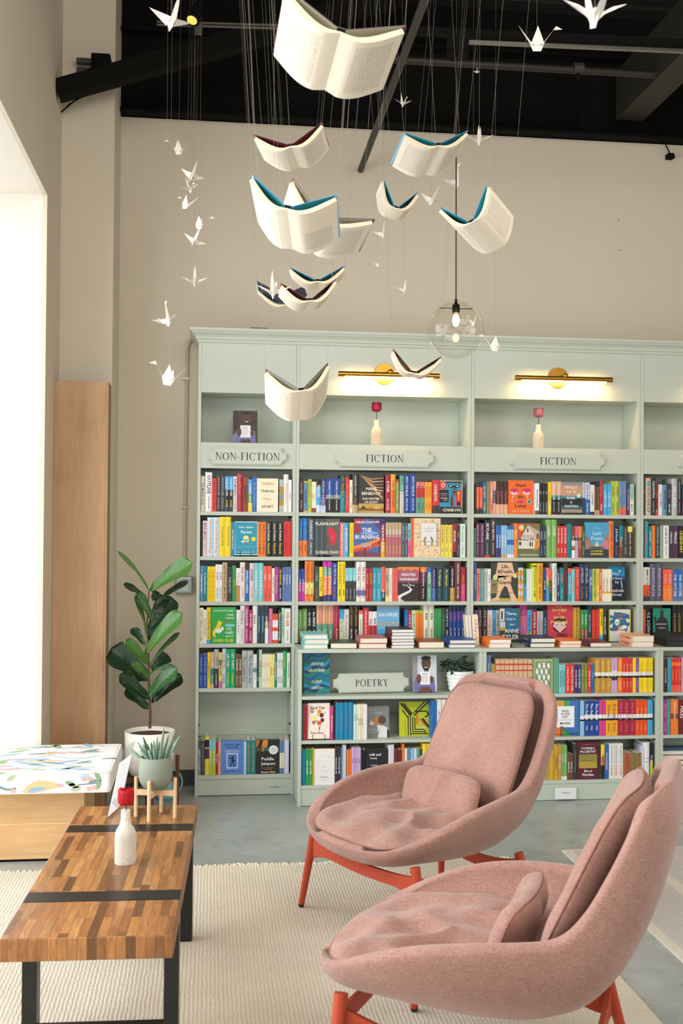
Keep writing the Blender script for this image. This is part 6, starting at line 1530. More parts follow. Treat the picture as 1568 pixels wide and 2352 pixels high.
for k, (px, py, sz, kd, yaw, pitch, roll) in enumerate(CRN):
    d = min(5.75, max(2.15, 2500*.125/sz)); sc = sz*d/2500/.125 if yaw < 60 or 120 < yaw < 240 else sz*d/2500/.1; sc = min(sc, 1.4)
    p = atD(px, py, d); side = 60 <= yaw <= 120 or 225 <= yaw <= 300; src = CR[(0 if kd == 'p' else 1)+(2 if side else 0)]; o = src.copy(); COL.objects.link(o); o.location = p; o.scale = (sc,)*3
    rot = Matrix.Rotation(math.radians(-90+yaw), 3, 'Z') @ Matrix.Rotation(math.radians(-pitch), 3, 'Y') @ Matrix.Rotation(math.radians(roll), 3, 'X')
    o.rotation_euler = rot.to_euler(); tag(o, CRL[k], 'paper crane', 'folded paper cranes on threads')
    b = MB(); inv = rot.transposed(); e = inv @ V((random.uniform(-.02, .02), 0, 4.944-p.z)); b.tube([(0, 0, .004), tuple(e/sc)], .0004/sc, THREAD, 4, False); th = b.build('thread'); th.parent = o
for c in CR: bpy.data.objects.remove(c)
# ------------------------------------------------------------------ fiddle-leaf fig
YFG = -.36; C0 = atY(344, 1670, YFG)
t = thing('plant_pot', 'large white pot on a brown wooden stand, behind the window seat', 'pot', (C0.x, YFG, .2))
WHP = mat('ece7dc', .35); r = .139; zt = .462
b = MB(); b.lathe([(0, .205), (.07, .206), (.105, .225), (.125, .27), (.134, .33), (r, zt), (r-.007, zt), (r-.01, zt-.03)], (C0.x, YFG, 0), WHP, 44); b.build('pot', t)
b = MB(); pr = []
for i in range(5):
    pr.append((.0001+.128*i/4, zt-.028+.004*math.sin(i*2)))
b.lathe(pr[::-1], (C0.x, YFG, 0), mat('4c3526', .95, 0, .8, 60, .35), 30); b.build('soil', t)
st = thing('plant_stand', 'dark brown wooden plant stand under the large white pot', 'stand', (C0.x, YFG, 0)); WAL = wood('walnut', '4a281c', '5f3626', '704432', stretch=(8, 8, 1))
for k in range(4):
    a = math.radians(8+90*k); x, y = C0.x+.155*math.cos(a), YFG+.155*math.sin(a); b = MB(); b.tube([(x, y, 0), (x, y, .318)], [.009, .012], WAL, 14); b.build('leg', st)
b = MB()
for k in range(2):
    a = math.radians(8+90*k); dx, dy = .146*math.cos(a), .146*math.sin(a); b.bar((C0.x-dx, YFG-dy, .19-.0), (C0.x+dx, YFG+dy, .19), .02, .026, WAL)
b.build('cross_bar', st)
fg = thing('fiddle_leaf_fig', 'fiddle-leaf fig with broad glossy leaves growing from the large white pot', 'plant', (C0.x, YFG, zt-.02))
def Z(x, y, dy=0): return atY(x/3.408, 1240+y/3.408, YFG+dy)
b = MB(); b.tube([Z(1172, 1475), Z(1175, 1350), Z(1165, 1150), Z(1160, 900), Z(1152, 650), Z(1165, 400)], [.0085, .0075, .007, .006, .005, .0035], mat('5b3d2c', .85, 0, .6, 90, .3), 10); b.build('stem', fg)
LD = leaf_mat('fig_leaf_dark', '14301a', '4c7338', rough=.33); LM = leaf_mat('fig_leaf_mid', '29532a', '5c8442', rough=.36); LL = leaf_mat('fig_leaf_light', '416f2b', '6d9648', rough=.4); VN = mat('86a862', .5); VD = mat('3c6b3c', .5)
LV = [((1165, 405), (915, 92), 0, -.05, .055, (.5, -.5, .6), 1), ((1185, 405), (1512, 180), 0, -.1, .165, (-.45, -.8, .45), 1), ((1150, 470), (960, 352), .02, -.04, .08, (.1, -.6, .8), 0), ((1205, 530), (1478, 328), .02, .03, .09, (-.35, -.5, .8), 0),
 ((1170, 790), (1345, 450), .04, .1, .19, (-.3, -.95, .1), 0), ((1195, 640), (1060, 412), -.02, -.07, .095, (.5, -.8, .3), 2), ((1150, 795), (1045, 440), .0, -.06, .06, (.8, -.5, .3), 1), ((1135, 830), (1035, 695), .03, .08, .08, (.4, -.9, .2), 0),
 ((1145, 900), (1432, 572), -.02, -.1, .15, (-.5, -.8, .4), 1), ((1165, 1010), (1410, 728), .0, -.04, .06, (-.7, -.5, .3), 2), ((1155, 980), (968, 790), -.02, -.12, .11, (.4, -.8, .5), 1), ((1150, 1110), (865, 850), .02, .03, .22, (.25, -.95, .35), 0),
 ((1190, 1030), (1312, 900), .04, .08, .13, (-.3, -.9, .2), 0), ((1165, 1090), (1030, 968), -.02, -.1, .08, (.4, -.7, .6), 1), ((1168, 1060), (1312, 992), -.01, -.09, .06, (-.3, -.5, .9), 2), ((1165, 1230), (1392, 1000), -.02, -.12, .14, (-.45, -.85, .35), 2),
 ((1195, 1280), (1424, 1060), .0, .02, .15, (-.4, -.8, .5), 0), ((1160, 1255), (925, 1060), .0, -.05, .13, (.35, -.8, .6), 0), ((1160, 1330), (985, 1160), .03, .04, .11, (.3, -.9, .3), 0), ((1190, 480), (1240, 420), .03, .1, .1, (0, -1, .2), 0), ((1130, 1010), (1000, 1090), .02, .1, .12, (.2, -.9, .5), 0), ((1170, 700), (1270, 590), .01, .02, .11, (-.2, -.9, .5), 0)]
for (b0, t0, y0, y1, w, nr, kd) in LV:
    b = MB(); leaf(b, Z(*b0, y0), Z(*t0, y1), w*1.0, nr, (LD, LL, LM)[kd], (VD, VN, VN)[kd], 16, 5, 'fiddle', .10, .06, .0016); b.build('leaf', fg)
# watering can behind the stand
wc = atZ(400, 1826, 0); t = thing('watering_can', 'pale teal watering can on the floor behind the brown plant stand', 'watering can', (wc.x-.04, -.03, 0)); TL = mat('7fb0b4', .35)
x0 = wc.x-.045; b = MB(); b.lathe([(0, .001), (.062, .001), (.06, .02), (.035, .12), (.03, .16)], (x0, -.02, 0), TL, 30); b.build('body', t)
b = MB(); b.tube([(x0+.03+.062*math.cos(a)*1.0, -.02, .095+.072*math.sin(a)) for a in [math.radians(-70+12*i) for i in range(18)]], .0055, TL, 8); b.build('handle', t)
# ------------------------------------------------------------------ window seat
bs = thing('window_seat', 'birch-faced box bench under the patterned cushion by the window', 'bench', (-1.0, -.95, 0))
b = MB(); b.box(-1.42, -.592, -1.19, -1.17, .012, .352, MAPLE2); b.build('front_board', bs, bevel=.002)
b = MB(); b.box(-.612, -.5925, -1.1695, -.72, .012, .352, MAPLE2); b.build('end_board', bs)
b = MB(); b.box(-1.42, -.593, -1.1695, -.7, .33, .351, MAPLE2); b.build('seat_board', bs)
b = MB(); b.box(-1.42, -.60, -1.18, -.72, 0, .0115, BLACK); b.build('plinth', bs)
b = MB(); b.box(-1.42, -.594, -1.1915, -1.1902, .178, .1815, mat('e6cfa8', .5)); b.build('seam_strip', bs)
CUSH = mat('efeeec', .9, 0, .25, 120, 0, 'printed_cotton')
cu = thing('seat_cushion', 'white box cushion printed with birds, leaves and vines on the window seat', 'cushion', (-1.0, -1.0, .353))
cx0, cx1, cy0, cy1, cz0, cz1 = -1.43, -.455, -1.335, -.662, .353, .452
b = MB(); b.box(cx0, cx1, cy0, cy1, cz0, cz1, CUSH); o = b.build('cushion_cover', cu, bevel=.022, seg=5)
for p in o.data.polygons: p.use_smooth = True
b = MB()
for z_ in (cz1-.006, cz0+.006):
    e = .006; b.tube([(cx0, cy0+e, z_), (cx1-.02, cy0+e, z_), (cx1-e, cy0+.02, z_), (cx1-e, cy1-.02, z_), (cx1-.02, cy1-e, z_), (cx0, cy1-e, z_)], .0045, mat('f4f3f0', .8), 8)
b.build('piping', cu)
PR = [mat(c, .9) for c in ('8aa87c', 'aebf98', '7d9696', 'b4c8dc', '8fb0d0', 'e3c08c', 'dcaaaa', 'd3d8bf')]
b = MB(); rq = random.Random(5)
def prt(fn, pts, m, lift): b.add([fn(x, y, lift) for x, y in pts], [tuple(range(len(pts)))], m)
top = lambda x, y, l: V((x, y, cz1+.0008+l)); frt = lambda x, y, l: V((x, cy0-.0008-l, y))
def pleaf(fn, x, y, L_, w_, a, m, l=0):
    ca, sa = math.cos(a), math.sin(a); prt(fn, [(x+ca*L_*u-sa*w_*v, y+sa*L_*u+ca*w_*v) for u, v in [(0, 0)]+[(u, math.sin(math.pi*u)**.7) for u in (.15, .35, .55, .75, .9)]+[(1, 0)]+[(u, -math.sin(math.pi*u)**.7) for u in (.9, .75, .55, .35, .15)]], m, l)
def vine(fn, pts, w_, m, l=0):
    for (xa, ya), (xb, yb) in zip(pts, pts[1:]):
        d = V((xb-xa, yb-ya)).normalized(); q = V((-d.y, d.x))*w_; prt(fn, [(xa-q.x, ya-q.y), (xb-q.x, yb-q.y), (xb+q.x, yb+q.y), (xa+q.x, ya+q.y)], m, l)
for x in [-1.0+.075*i for i in range(8)]:
    for y in (-1.27, -1.16, -1.03, -.9, -.78):
        xx, yy = x+rq.uniform(-.02, .02), y+rq.uniform(-.04, .04)
        if not (cx0+.03 < xx < cx1-.06): continue
        k = rq.randrange(7); pleaf(top, xx, yy, rq.uniform(.09, .14), rq.uniform(.012, .022), rq.choice((rq.uniform(-.5, .5), rq.uniform(2.6, 3.6), rq.uniform(0, 6.3))), PR[k], .0002+.00003*k)
for ph in (0, 1.7, 3.9):
    vine(top, [(-1.05+.03*i, -1.2+.2*ph*.6+.04*math.sin(i*.7+ph)) for i in range(18)], .0028, PR[2], .0001)
vine(frt, [(-1.03+.012*i, .40+.022*math.cos(i*.33)) for i in range(13)], .0055, PR[2], .0001)
prt(frt, [(-.86, .365), (-.83, .40), (-.79, .42), (-.75, .418), (-.71, .405), (-.685, .392), (-.70, .382), (-.74, .375), (-.80, .363)], PR[5], .0003); prt(frt, [(-.84, .368), (-.81, .385), (-.77, .388), (-.745, .38), (-.80, .366)], PR[4], .0006); prt(frt, [(-.70, .404), (-.675, .398), (-.665, .39), (-.685, .385), (-.70, .386)], PR[6], .0006)
for x, y, a, k in ((-.665, .41, -.35, 0), (-.6, .385, 2.9, 1), (-.56, .40, .3, 2), (-.98, .38, 1.4, 0), (-.93, .42, .5, 1), (-.52, .37, 1.2, 0), (-.64, .372, .2, 1), (-.6, .43, .1, 3), (-.5, .41, 2.2, 0), (-1.02, .40, 2.0, 1)): pleaf(frt, x, y, .05, .011, a, PR[k], .0004)
vine(frt, [(-.62, .392), (-.58, .396), (-.54, .40), (-.51, .402)], .003, PR[2], .0002)
for x, y in ((-.575, .418), (-.55, .421), (-.555, .375), (-.53, .38), (-.9, .372)): prt(frt, [(x-.009, y-.008), (x+.009, y-.008), (x+.011, y+.005), (x+.006, y+.012), (x, y+.007), (x-.006, y+.012), (x-.011, y+.005)], PR[6], .0005)
b.build('printed_pattern', cu)
# ------------------------------------------------------------------ rugs
def rug_mat():
    m, nt, bs_ = new_mat('woven_jute'); L = nt.links.new; tc = nt.nodes.new('ShaderNodeTexCoord'); bs_.inputs['Roughness'].default_value = .95
    def wave(d, s, dist):
        w_ = nt.nodes.new('ShaderNodeTexWave'); w_.bands_direction = d; w_.inputs['Scale'].default_value = s; w_.inputs['Distortion'].default_value = dist; w_.inputs['Detail'].default_value = 2; w_.inputs['Detail Scale'].default_value = 1.5; L(tc.outputs['Object'], w_.inputs['Vector']); return w_
    a, c = wave('X', 22, 2.5), wave('Y', 30, 4); n = nt.nodes.new('ShaderNodeTexNoise'); n.inputs['Scale'].default_value = 240; n.inputs['Detail'].default_value = 4; L(tc.outputs['Object'], n.inputs['Vector'])
    ml = nt.nodes.new('ShaderNodeMath'); ml.operation = 'MULTIPLY'; L(a.outputs['Fac'], ml.inputs[0]); L(c.outputs['Fac'], ml.inputs[1]); ad = nt.nodes.new('ShaderNodeMath'); ad.operation = 'ADD'; L(ml.outputs[0], ad.inputs[0]); L(n.outputs['Fac'], ad.inputs[1])
    r_ = nt.nodes.new('ShaderNodeValToRGB'); e = r_.color_ramp; e.elements[0].position = .35; e.elements[0].color = lin('c8bea9'); e.elements[1].color = lin('e4dccb'); e.elements[1].position = 1.0
    L(ad.outputs[0], r_.inputs[0]); n2 = nt.nodes.new('ShaderNodeTexNoise'); n2.inputs['Scale'].default_value = 1.6; n2.inputs['Detail'].default_value = 3; L(tc.outputs['Object'], n2.inputs['Vector'])
    r3 = nt.nodes.new('ShaderNodeValToRGB'); e = r3.color_ramp; e.elements[0].position = .3; e.elements[0].color = (.86, .84, .8, 1); e.elements[1].position = .65; e.elements[1].color = (1, 1, 1, 1); L(n2.outputs['Fac'], r3.inputs[0])
    mx = nt.nodes.new('ShaderNodeMix'); mx.data_type = 'RGBA'; mx.blend_type = 'MULTIPLY'; mx.inputs[0].default_value = 1; L(r_.outputs[0], mx.inputs[6]); L(r3.outputs[0], mx.inputs[7]); L(mx.outputs[2], bs_.inputs['Base Color'])
    bp = nt.nodes.new('ShaderNodeBump'); bp.inputs['Strength'].default_value = .7; bp.inputs['Distance'].default_value = .004; L(ad.outputs[0], bp.inputs['Height']); L(bp.outputs[0], bs_.inputs['Normal']); return m
JUTE = rug_mat(); rg = thing('woven_rug', 'large cream hand-woven rug under the wooden table and pink armchairs', 'rug', (.2, -3.2, 0))
b = MB(); rx = [(-1.38+2.84*i/60) for i in range(61)]; far = [-1.375+.012*noise.noise(V((x*3, 0, 0))) for x in rx]
edge_ = [1.46+.022*noise.noise(V((0, k*.9, 3))) for k in range(25)]
rows = []
for k in range(25):
    y = lambda i, k=k: far[i]+(-5.2-far[i])*k/24
    rows.append([((x if i < 60 else edge_[k]), y(i), .011) for i, x in enumerate(rx)])
b.grid(rows, JUTE); b.grid([[(x, y, 0.0005) for x, y, z in rows[0]], rows[0]], JUTE); b.grid([[r_[-1] for r_ in rows], [(r_[-1][0], r_[-1][1], .0005) for r_ in rows]], JUTE)
b.build('woven_field', rg)
b = MB(); JF = mat('e9dec6', .95, 0, .4, 200); k = 0; x = -1.37
while x < 1.45:
    y0 = -1.378+.012*noise.noise(V((x*3, 0, 0))); a = rq.uniform(-1.1, 1.1); l = rq.uniform(.012, .04)
    b.tube([(x, y0-.006, .010), (x+l*.4*math.sin(a), y0+l*.45, .013), (x+l*math.sin(a)*1.3, y0+l*.7*abs(math.cos(a))+.004, .004)], [.0042, .005, .0025], JF, 5); x += .0135
o = b.build('fringe', rg); o['kind'] = 'stuff'
def rug2_mat():
    m, nt, bs_ = new_mat('striped_flatweave'); L = nt.links.new; tc = nt.nodes.new('ShaderNodeTexCoord'); br = nt.nodes.new('ShaderNodeTexBrick'); bs_.inputs['Roughness'].default_value = .9
    br.inputs['Color1'].default_value = lin('8b8d95'); br.inputs['Color2'].default_value = lin('5c5e66'); br.inputs['Mortar'].default_value = lin('cfcbc4'); br.inputs['Scale'].default_value = 1; br.inputs['Brick Width'].default_value = .014; br.inputs['Row Height'].default_value = .007; br.inputs['Mortar Size'].default_value = .0022
    L(tc.outputs['Object'], br.inputs['Vector']); sp = nt.nodes.new('ShaderNodeSeparateXYZ'); L(tc.outputs['Object'], sp.inputs[0])
    w_ = nt.nodes.new('ShaderNodeTexWave'); w_.bands_direction = 'X'; w_.inputs['Scale'].default_value = .95; w_.inputs['Phase Offset'].default_value = 1.1; L(tc.outputs['Object'], w_.inputs['Vector'])
    r_ = nt.nodes.new('ShaderNodeValToRGB'); e = r_.color_ramp; e.elements[0].position = .9; e.elements[0].color = (0, 0, 0, 1); e.elements[1].position = .93; e.elements[1].color = (1, 1, 1, 1); L(w_.outputs['Fac'], r_.inputs[0])
    mx = nt.nodes.new('ShaderNodeMix'); mx.data_type = 'RGBA'; L(r_.outputs[0], mx.inputs[0]); L(br.outputs['Color'], mx.inputs[6]); mx.inputs[7].default_value = lin('cfc9bb'); L(mx.outputs[2], bs_.inputs['Base Color']); return m
b = MB(); b.box(1.752, 4.4, -6.2, -1.27, .0004, .0055, rug2_mat()); o = b.build('flatweave_rug'); tag(o, 'grey striped flatweave rug at the right edge behind the nearest armchair', 'rug')
b = MB(); WB = mat('d8d4c8', .9); b.box(1.743, 1.7518, -6.2, -1.262, .0004, .0065, WB); b.box(1.752, 4.4, -1.2695, -1.262, .0004, .0065, WB); b.build('binding', o)
# ------------------------------------------------------------------ coffee table
def planks(name, ang=0, small=False):
    m, nt, bs_ = new_mat(name); L = nt.links.new; tc = nt.nodes.new('ShaderNodeTexCoord'); mp = nt.nodes.new('ShaderNodeMapping'); mp.inputs['Rotation'].default_value = (0, 0, math.pi/2)
    br = nt.nodes.new('ShaderNodeTexBrick'); br.inputs['Color1'].default_value = (0, 0, 0, 1); br.inputs['Color2'].default_value = (1, 1, 1, 1); br.inputs['Mortar'].default_value = (.25, .25, .25, 1); br.inputs['Scale'].default_value = 1
    br.inputs['Brick Width'].default_value = .19; br.inputs['Row Height'].default_value = .027; br.inputs['Mortar Size'].default_value = .0006; br.offset = .37; br.offset_frequency = 3; br.squash = 1.5; br.squash_frequency = 2
    L(tc.outputs['Object'], mp.inputs[0])
    if small:   # end grain: index by x only
        mp.inputs['Rotation'].default_value = (math.pi/2, 0, math.pi/2)
    L(mp.outputs[0], br.inputs['Vector'])
    r_ = nt.nodes.new('ShaderNodeValToRGB'); e = r_.color_ramp; cols = [(0, '54361f'), (.1, '77502e'), (.3, '946238'), (.5, 'a87343'), (.7, 'b58049'), (.88, '9f7246'), (1, 'c08f58')]
    e.elements[0].position = 0; e.elements[0].color = lin(cols[0][1]); e.elements[1].position = 1; e.elements[1].color = lin(cols[-1][1])
    for p_, c_ in cols[1:-1]: e.elements.new(p_).color = lin(c_)
    L(br.outputs['Color'], r_.inputs[0])
    mp2 = nt.nodes.new('ShaderNodeMapping'); mp2.inputs['Scale'].default_value = (30, 3, 30) if not small else (40, 40, 6); L(tc.outputs['Object'], mp2.inputs[0])
    n = nt.nodes.new('ShaderNodeTexNoise'); n.inputs['Scale'].default_value = 2.2; n.inputs['Detail'].default_value = 7; n.inputs['Distortion'].default_value = 1.4; L(mp2.outputs[0], n.inputs['Vector'])
    rg_ = nt.nodes.new('ShaderNodeValToRGB'); e = rg_.color_ramp; e.elements[0].position = .3; e.elements[0].color = (.68, .62, .56, 1); e.elements[1].position = .62; e.elements[1].color = (1.08, 1.06, 1.04, 1); L(n.outputs['Fac'], rg_.inputs[0])
    mx = nt.nodes.new('ShaderNodeMix'); mx.data_type = 'RGBA'; mx.blend_type = 'MULTIPLY'; mx.inputs[0].default_value = 1; L(r_.outputs[0], mx.inputs[6]); L(rg_.outputs[0], mx.inputs[7])
    mx2 = nt.nodes.new('ShaderNodeMix'); mx2.data_type = 'RGBA'; L(br.outputs['Fac'], mx2.inputs[0]); L(mx.outputs[2], mx2.inputs[6]); mx2.inputs[7].default_value = lin('6a4526'); L(mx2.outputs[2], bs_.inputs['Base Color'])
    bs_.inputs['Roughness'].default_value = .3 if not small else .5
    return m
TW, TL, TZ, TT = .478, 1.445, .452, .066; tth = math.atan2(-.052, -1.418)
t = thing('coffee_table', 'low wooden block table with two black metal bands and black legs, on the rug', 'table', (-.31, -2.69, 0), rz=0, local=True)
t.rotation_euler = (0, 0, -.0345); PLK = planks('wood_blocks'); EG = planks('wood_blocks_end', small=True); BM = mat('100f0f', .38, 0, .05, 60)
y0, y1 = -TL/2, TL/2
segs = [(y0, -.4255), (-.3295, .3395), (.4405, y1)]
b = MB()
for a, c in segs: b.box(-TW/2, TW/2, a, c, TZ-TT, TZ, PLK, {2: EG, 3: EG, 4: EG, 5: EG})
b.build('tabletop', t, bevel=.005, seg=3)
for a, c in ((-.425, -.33), (.34, .44)): b = MB(); b.box(-TW/2+.001, TW/2-.001, a, c, TZ-TT+.001, TZ-.0008, BM); b.build('metal_band', t, bevel=.004)
for yy in (-.395, .425):
    for xx in (-.2135, .2145): b = MB(); b.box(xx-.0225, xx+.0225, yy-.03, yy+.03, .012, TZ-TT-.0006, BM); b.build('leg', t, bevel=.002)
    b = MB(); b.box(-.1908, .1918, yy-.0298, yy+.0298, .0122, .06, BM); b.build('foot_rail', t, bevel=.002)
# things on the table
p = atZ(286, 1988, TZ); folded_vase('folded_book_vase', (p.x, p.y+.03, TZ+.0005), .181, .0365, 'white folded-book vase with a red paper tulip in the middle of the wooden table', (mat('c4121f', .5), 'red paper tulip in the white vase on the wooden table'), PRINTW, stem=.013, head=(.029, .062))
sc = V((-.210, -2.145, TZ)); t = thing('plant_stand', 'small pale wooden four-legged stand on the table holding the sage pot', 'stand', sc); PALE = mat('e2c094', .5, 0, .1, 50, .06)
rr_ = .083
for k, (px, py) in enumerate(((510, 1680), (725, 1770), (925, 1605), (1150, 1700))):
    q = atZ(240+px/7.127, 1640+py/7.127, TZ); b = MB(); b.tube([(q.x, q.y, TZ+.0006), (q.x, q.y, TZ+.158)], .0072, PALE, 16); b.build('leg', t)
q = [atZ(240+px/7.127, 1640+py/7.127, TZ) for px, py in ((510, 1680), (725, 1770), (925, 1605), (1150, 1700))]; cc = (q[0]+q[1]+q[2]+q[3])/4
b = MB(); b.bar((q[0].x, q[0].y, TZ+.098), (q[3].x, q[3].y, TZ+.098), .012, .022, PALE); b.build('cross_bar', t)
b = MB(); b.bar((q[1].x, q[1].y, TZ+.098), (q[2].x, q[2].y, TZ+.098), .011, .0215, PALE); b.build('cross_bar', t)
t = thing('succulent_pot', 'matte sage green pot on the small pale wooden stand', 'pot', (cc.x, cc.y, TZ+.11)); SG = mat('848c7c', .75, 0, .1, 120, .02); z0 = TZ+.1105; hp = .128
b = MB(); b.lathe([(0, 0), (.03, .001), (.05, .012), (.0635, .035), (.0668, .055), (.066, .08), (.061, hp), (.0565, hp), (.0555, hp-.012)], (cc.x, cc.y, z0), SG, 40); b.build('pot', t)
b = MB(); b.lathe([(.0557, hp-.012), (.03, hp-.008), (.0001, hp-.01)], (cc.x, cc.y, z0), mat('57483e', .95, 0, .9, 120, .4), 20); b.build('gravel', t)
sq = thing('succulent', 'spiky grey-green succulent growing in the sage green pot', 'plant', (cc.x, cc.y, z0+hp-.01)); rs = random.Random(4); SUC = [mat('6f8a76', .45), mat('54724f', .45), mat('7d988a', .45)]
zb = z0+hp-.012
tips = [(975, 200), (1165, 275), (1240, 340), (1115, 520), (1050, 335), (860, 365), (805, 425), (630, 370), (535, 450), (385, 550), (760, 460), (620, 490), (700, 480), (920, 590), (1000, 480), (580, 600), (900, 450)]
for k, (tx, ty) in enumerate(tips):
    tip = atY(240+tx/7.127, 1640+ty/7.127, cc.y+rs.uniform(-.04, .04)); fx = (tip.x-cc.x); base = V((cc.x+fx*.42, cc.y+rs.uniform(-.025, .025), zb)); mid = base.lerp(tip, .45)+V((fx*.08, 0, -.006 if tip.z-base.z < .03 else .008))
    pts = [base, base.lerp(mid, .5), mid, mid.lerp(tip, .5), mid.lerp(tip, .85), tip]; b = MB(); b.tube(pts, [.0048, .0062, .0060, .0045, .0024, .0004], SUC[k % 3], 8); b.build('leaf', sq)
# slanted acrylic sign holder with a paper sheet
PAPT, _nt, _b = new_mat('sheet_paper'); _b.inputs['Base Color'].default_value = lin('eceef0'); _b.inputs['Roughness'].default_value = .8
_tl = _nt.nodes.new('ShaderNodeBsdfTranslucent'); _tl.inputs[0].default_value = lin('f4f5f6'); _mx = _nt.nodes.new('ShaderNodeMixShader'); _mx.inputs[0].default_value = .5
_nt.links.new(_b.outputs[0], _mx.inputs[1]); _nt.links.new(_tl.outputs[0], _mx.inputs[2]); _nt.links.new(_mx.outputs[0], _nt.nodes['Material Output'].inputs[0])
A = atZ(246, 1882, TZ); n0 = V((A.x, A.y, TZ+.001)); up_ = (atY(281, 1722, A.y+.01)-n0); f0 = atY(311, 1700, A.y+.17); wv = f0-(n0+up_)
t = thing('sign_holder', 'clear slanted sign holder with a white sheet standing on the table behind the vase', 'sign', n0); ACR = thin_glass('acrylic', (.97, .98, .98, 1), 1.35)
nn = up_.cross(wv).normalized(); b = MB(); q = [n0, n0+wv, n0+wv+up_, n0+up_]; b.hexa([x-nn*.001 for x in q]+[x+nn*.001 for x in q], ACR); b.build('front_panel', t)
b = MB(); i_ = [n0+wv*.03+up_*.02, n0+wv*.97+up_*.02, n0+wv*.97+up_*.8, n0+wv*.03+up_*.8]; b.add([x+nn*.0016 for x in i_], [(0, 1, 2, 3)], PAPT); b.build('paper_sheet', t)
b = MB(); h0 = n0+up_*.24; q = [h0, h0+wv, V((h0.x+.07, h0.y+wv.y, TZ+.001)), V((h0.x+.07, h0.y, TZ+.001))]; b.hexa([x for x in q]+[x+V((.001, 0, .001)) for x in q], ACR); b.build('back_leg', t)
# ------------------------------------------------------------------ the two pink lounge chairs
def fabric():
    m, nt, bs_ = new_mat('pink_melange_fabric'); L = nt.links.new; tc = nt.nodes.new('ShaderNodeTexCoord')
    def nz(s, d, vec=None, sc=None):
        n = nt.nodes.new('ShaderNodeTexNoise'); n.inputs['Scale'].default_value = s; n.inputs['Detail'].default_value = d
        if sc: mp = nt.nodes.new('ShaderNodeMapping'); mp.inputs['Scale'].default_value = sc; L(tc.outputs['Object'], mp.inputs[0]); L(mp.outputs[0], n.inputs['Vector'])
        else: L(tc.outputs['Object'], n.inputs['Vector'])
        return n
    a, b2, c = nz(420, 2), nz(60, 3, sc=(1, 1, 3)), nz(5, 3)
    m1 = nt.nodes.new('ShaderNodeMix'); m1.data_type = 'FLOAT'; m1.inputs[0].default_value = .22; L(a.outputs['Fac'], m1.inputs[2]); L(b2.outputs['Fac'], m1.inputs[3])
    m2 = nt.nodes.new('ShaderNodeMix'); m2.data_type = 'FLOAT'; m2.inputs[0].default_value = .2; L(m1.outputs[0], m2.inputs[2]); L(c.outputs['Fac'], m2.inputs[3])
    r_ = nt.nodes.new('ShaderNodeValToRGB'); e = r_.color_ramp; e.elements[0].position = .36; e.elements[0].color = lin('7e574b'); e.elements[1].position = .62; e.elements[1].color = lin('b38b7e')
    L(m2.outputs[0], r_.inputs[0]); L(r_.outputs[0], bs_.inputs['Base Color']); bs_.inputs['Roughness'].default_value = .95; bs_.inputs['Sheen Weight'].default_value = .25; bs_.inputs['Sheen Roughness'].default_value = .5
    bp = nt.nodes.new('ShaderNodeBump'); bp.inputs['Strength'].default_value = .35; bp.inputs['Distance'].default_value = .0015; L(a.outputs['Fac'], bp.inputs['Height']); L(bp.outputs[0], bs_.inputs['Normal']); return m
FAB = fabric(); STI = mat('96695c', .9); ORG = mat('b04a33', .42, 0, .04, 60, 0, 'orange_painted_steel'); FOOT = mat('17181a', .5)
def cat(P_, t):   # smooth curve through control points
    n = len(P_)-1; x = t*n; i = min(int(x), n-1); f = x-i
    p0, p1, p2, p3 = P_[max(i-1, 0)], P_[i], P_[i+1], P_[min(i+2, n)]
    return [.5*((2*b_)+(-a+c)*f+(2*a-5*b_+4*c-d)*f*f+(-a+3*b_-3*c+d)*f**3) for a, b_, c, d in zip(p0, p1, p2, p3)]
#        rim (x, y, z)                                          centre line (x, z)
RIM = [(.425, .15, .396), (.385, .26, .412), (.31, .345, .445), (.2, .392, .49), (.07, .405, .53), (-.07, .398, .552), (-.19, .372, .562), (-.275, .34, .575), (-.335, .328, .64), (-.385, .322, .73), (-.43, .316, .82), (-.462, .30, .89), (-.488, .255, .938), (-.522, .15, .957)]
CEN = [(.437, .391), (.408, .335), (.325, .306), (.2, .295), (.08, .28), (-.05, .27), (-.19, .28), (-.31, .33), (-.40, .43), (-.465, .55), (-.51, .67), (-.54, .78), (-.555, .865), (-.537, .963)]
def shell_rows(nv=44, nu=29, off=0.0):
    rows = []
    for i in range(nv+1):
        v = i/nv; R = cat(RIM, v); C = cat(CEN, v); row = []
        back = max(0, min(1, (v-.5)/.14))
        for j in range(nu):
            u = -1+2*j/(nu-1); a = abs(u)
            s_ = math.sin(a*math.pi/2); g = (1-math.cos(a*math.pi/2))**1.15
            yb = a*.98+.02*s_; gb = a**2.2
            y = s_*(1-back)+(s_**.82)*back; g = g*(1-back)+((1-math.cos(a*math.pi/2))**1.5)*back
            row.append(V((C[0]+(R[0]-C[0])*g, math.copysign(R[1]*y, u), C[1]+(R[2]-C[1])*g)))
        rows.append(row)
    return rows
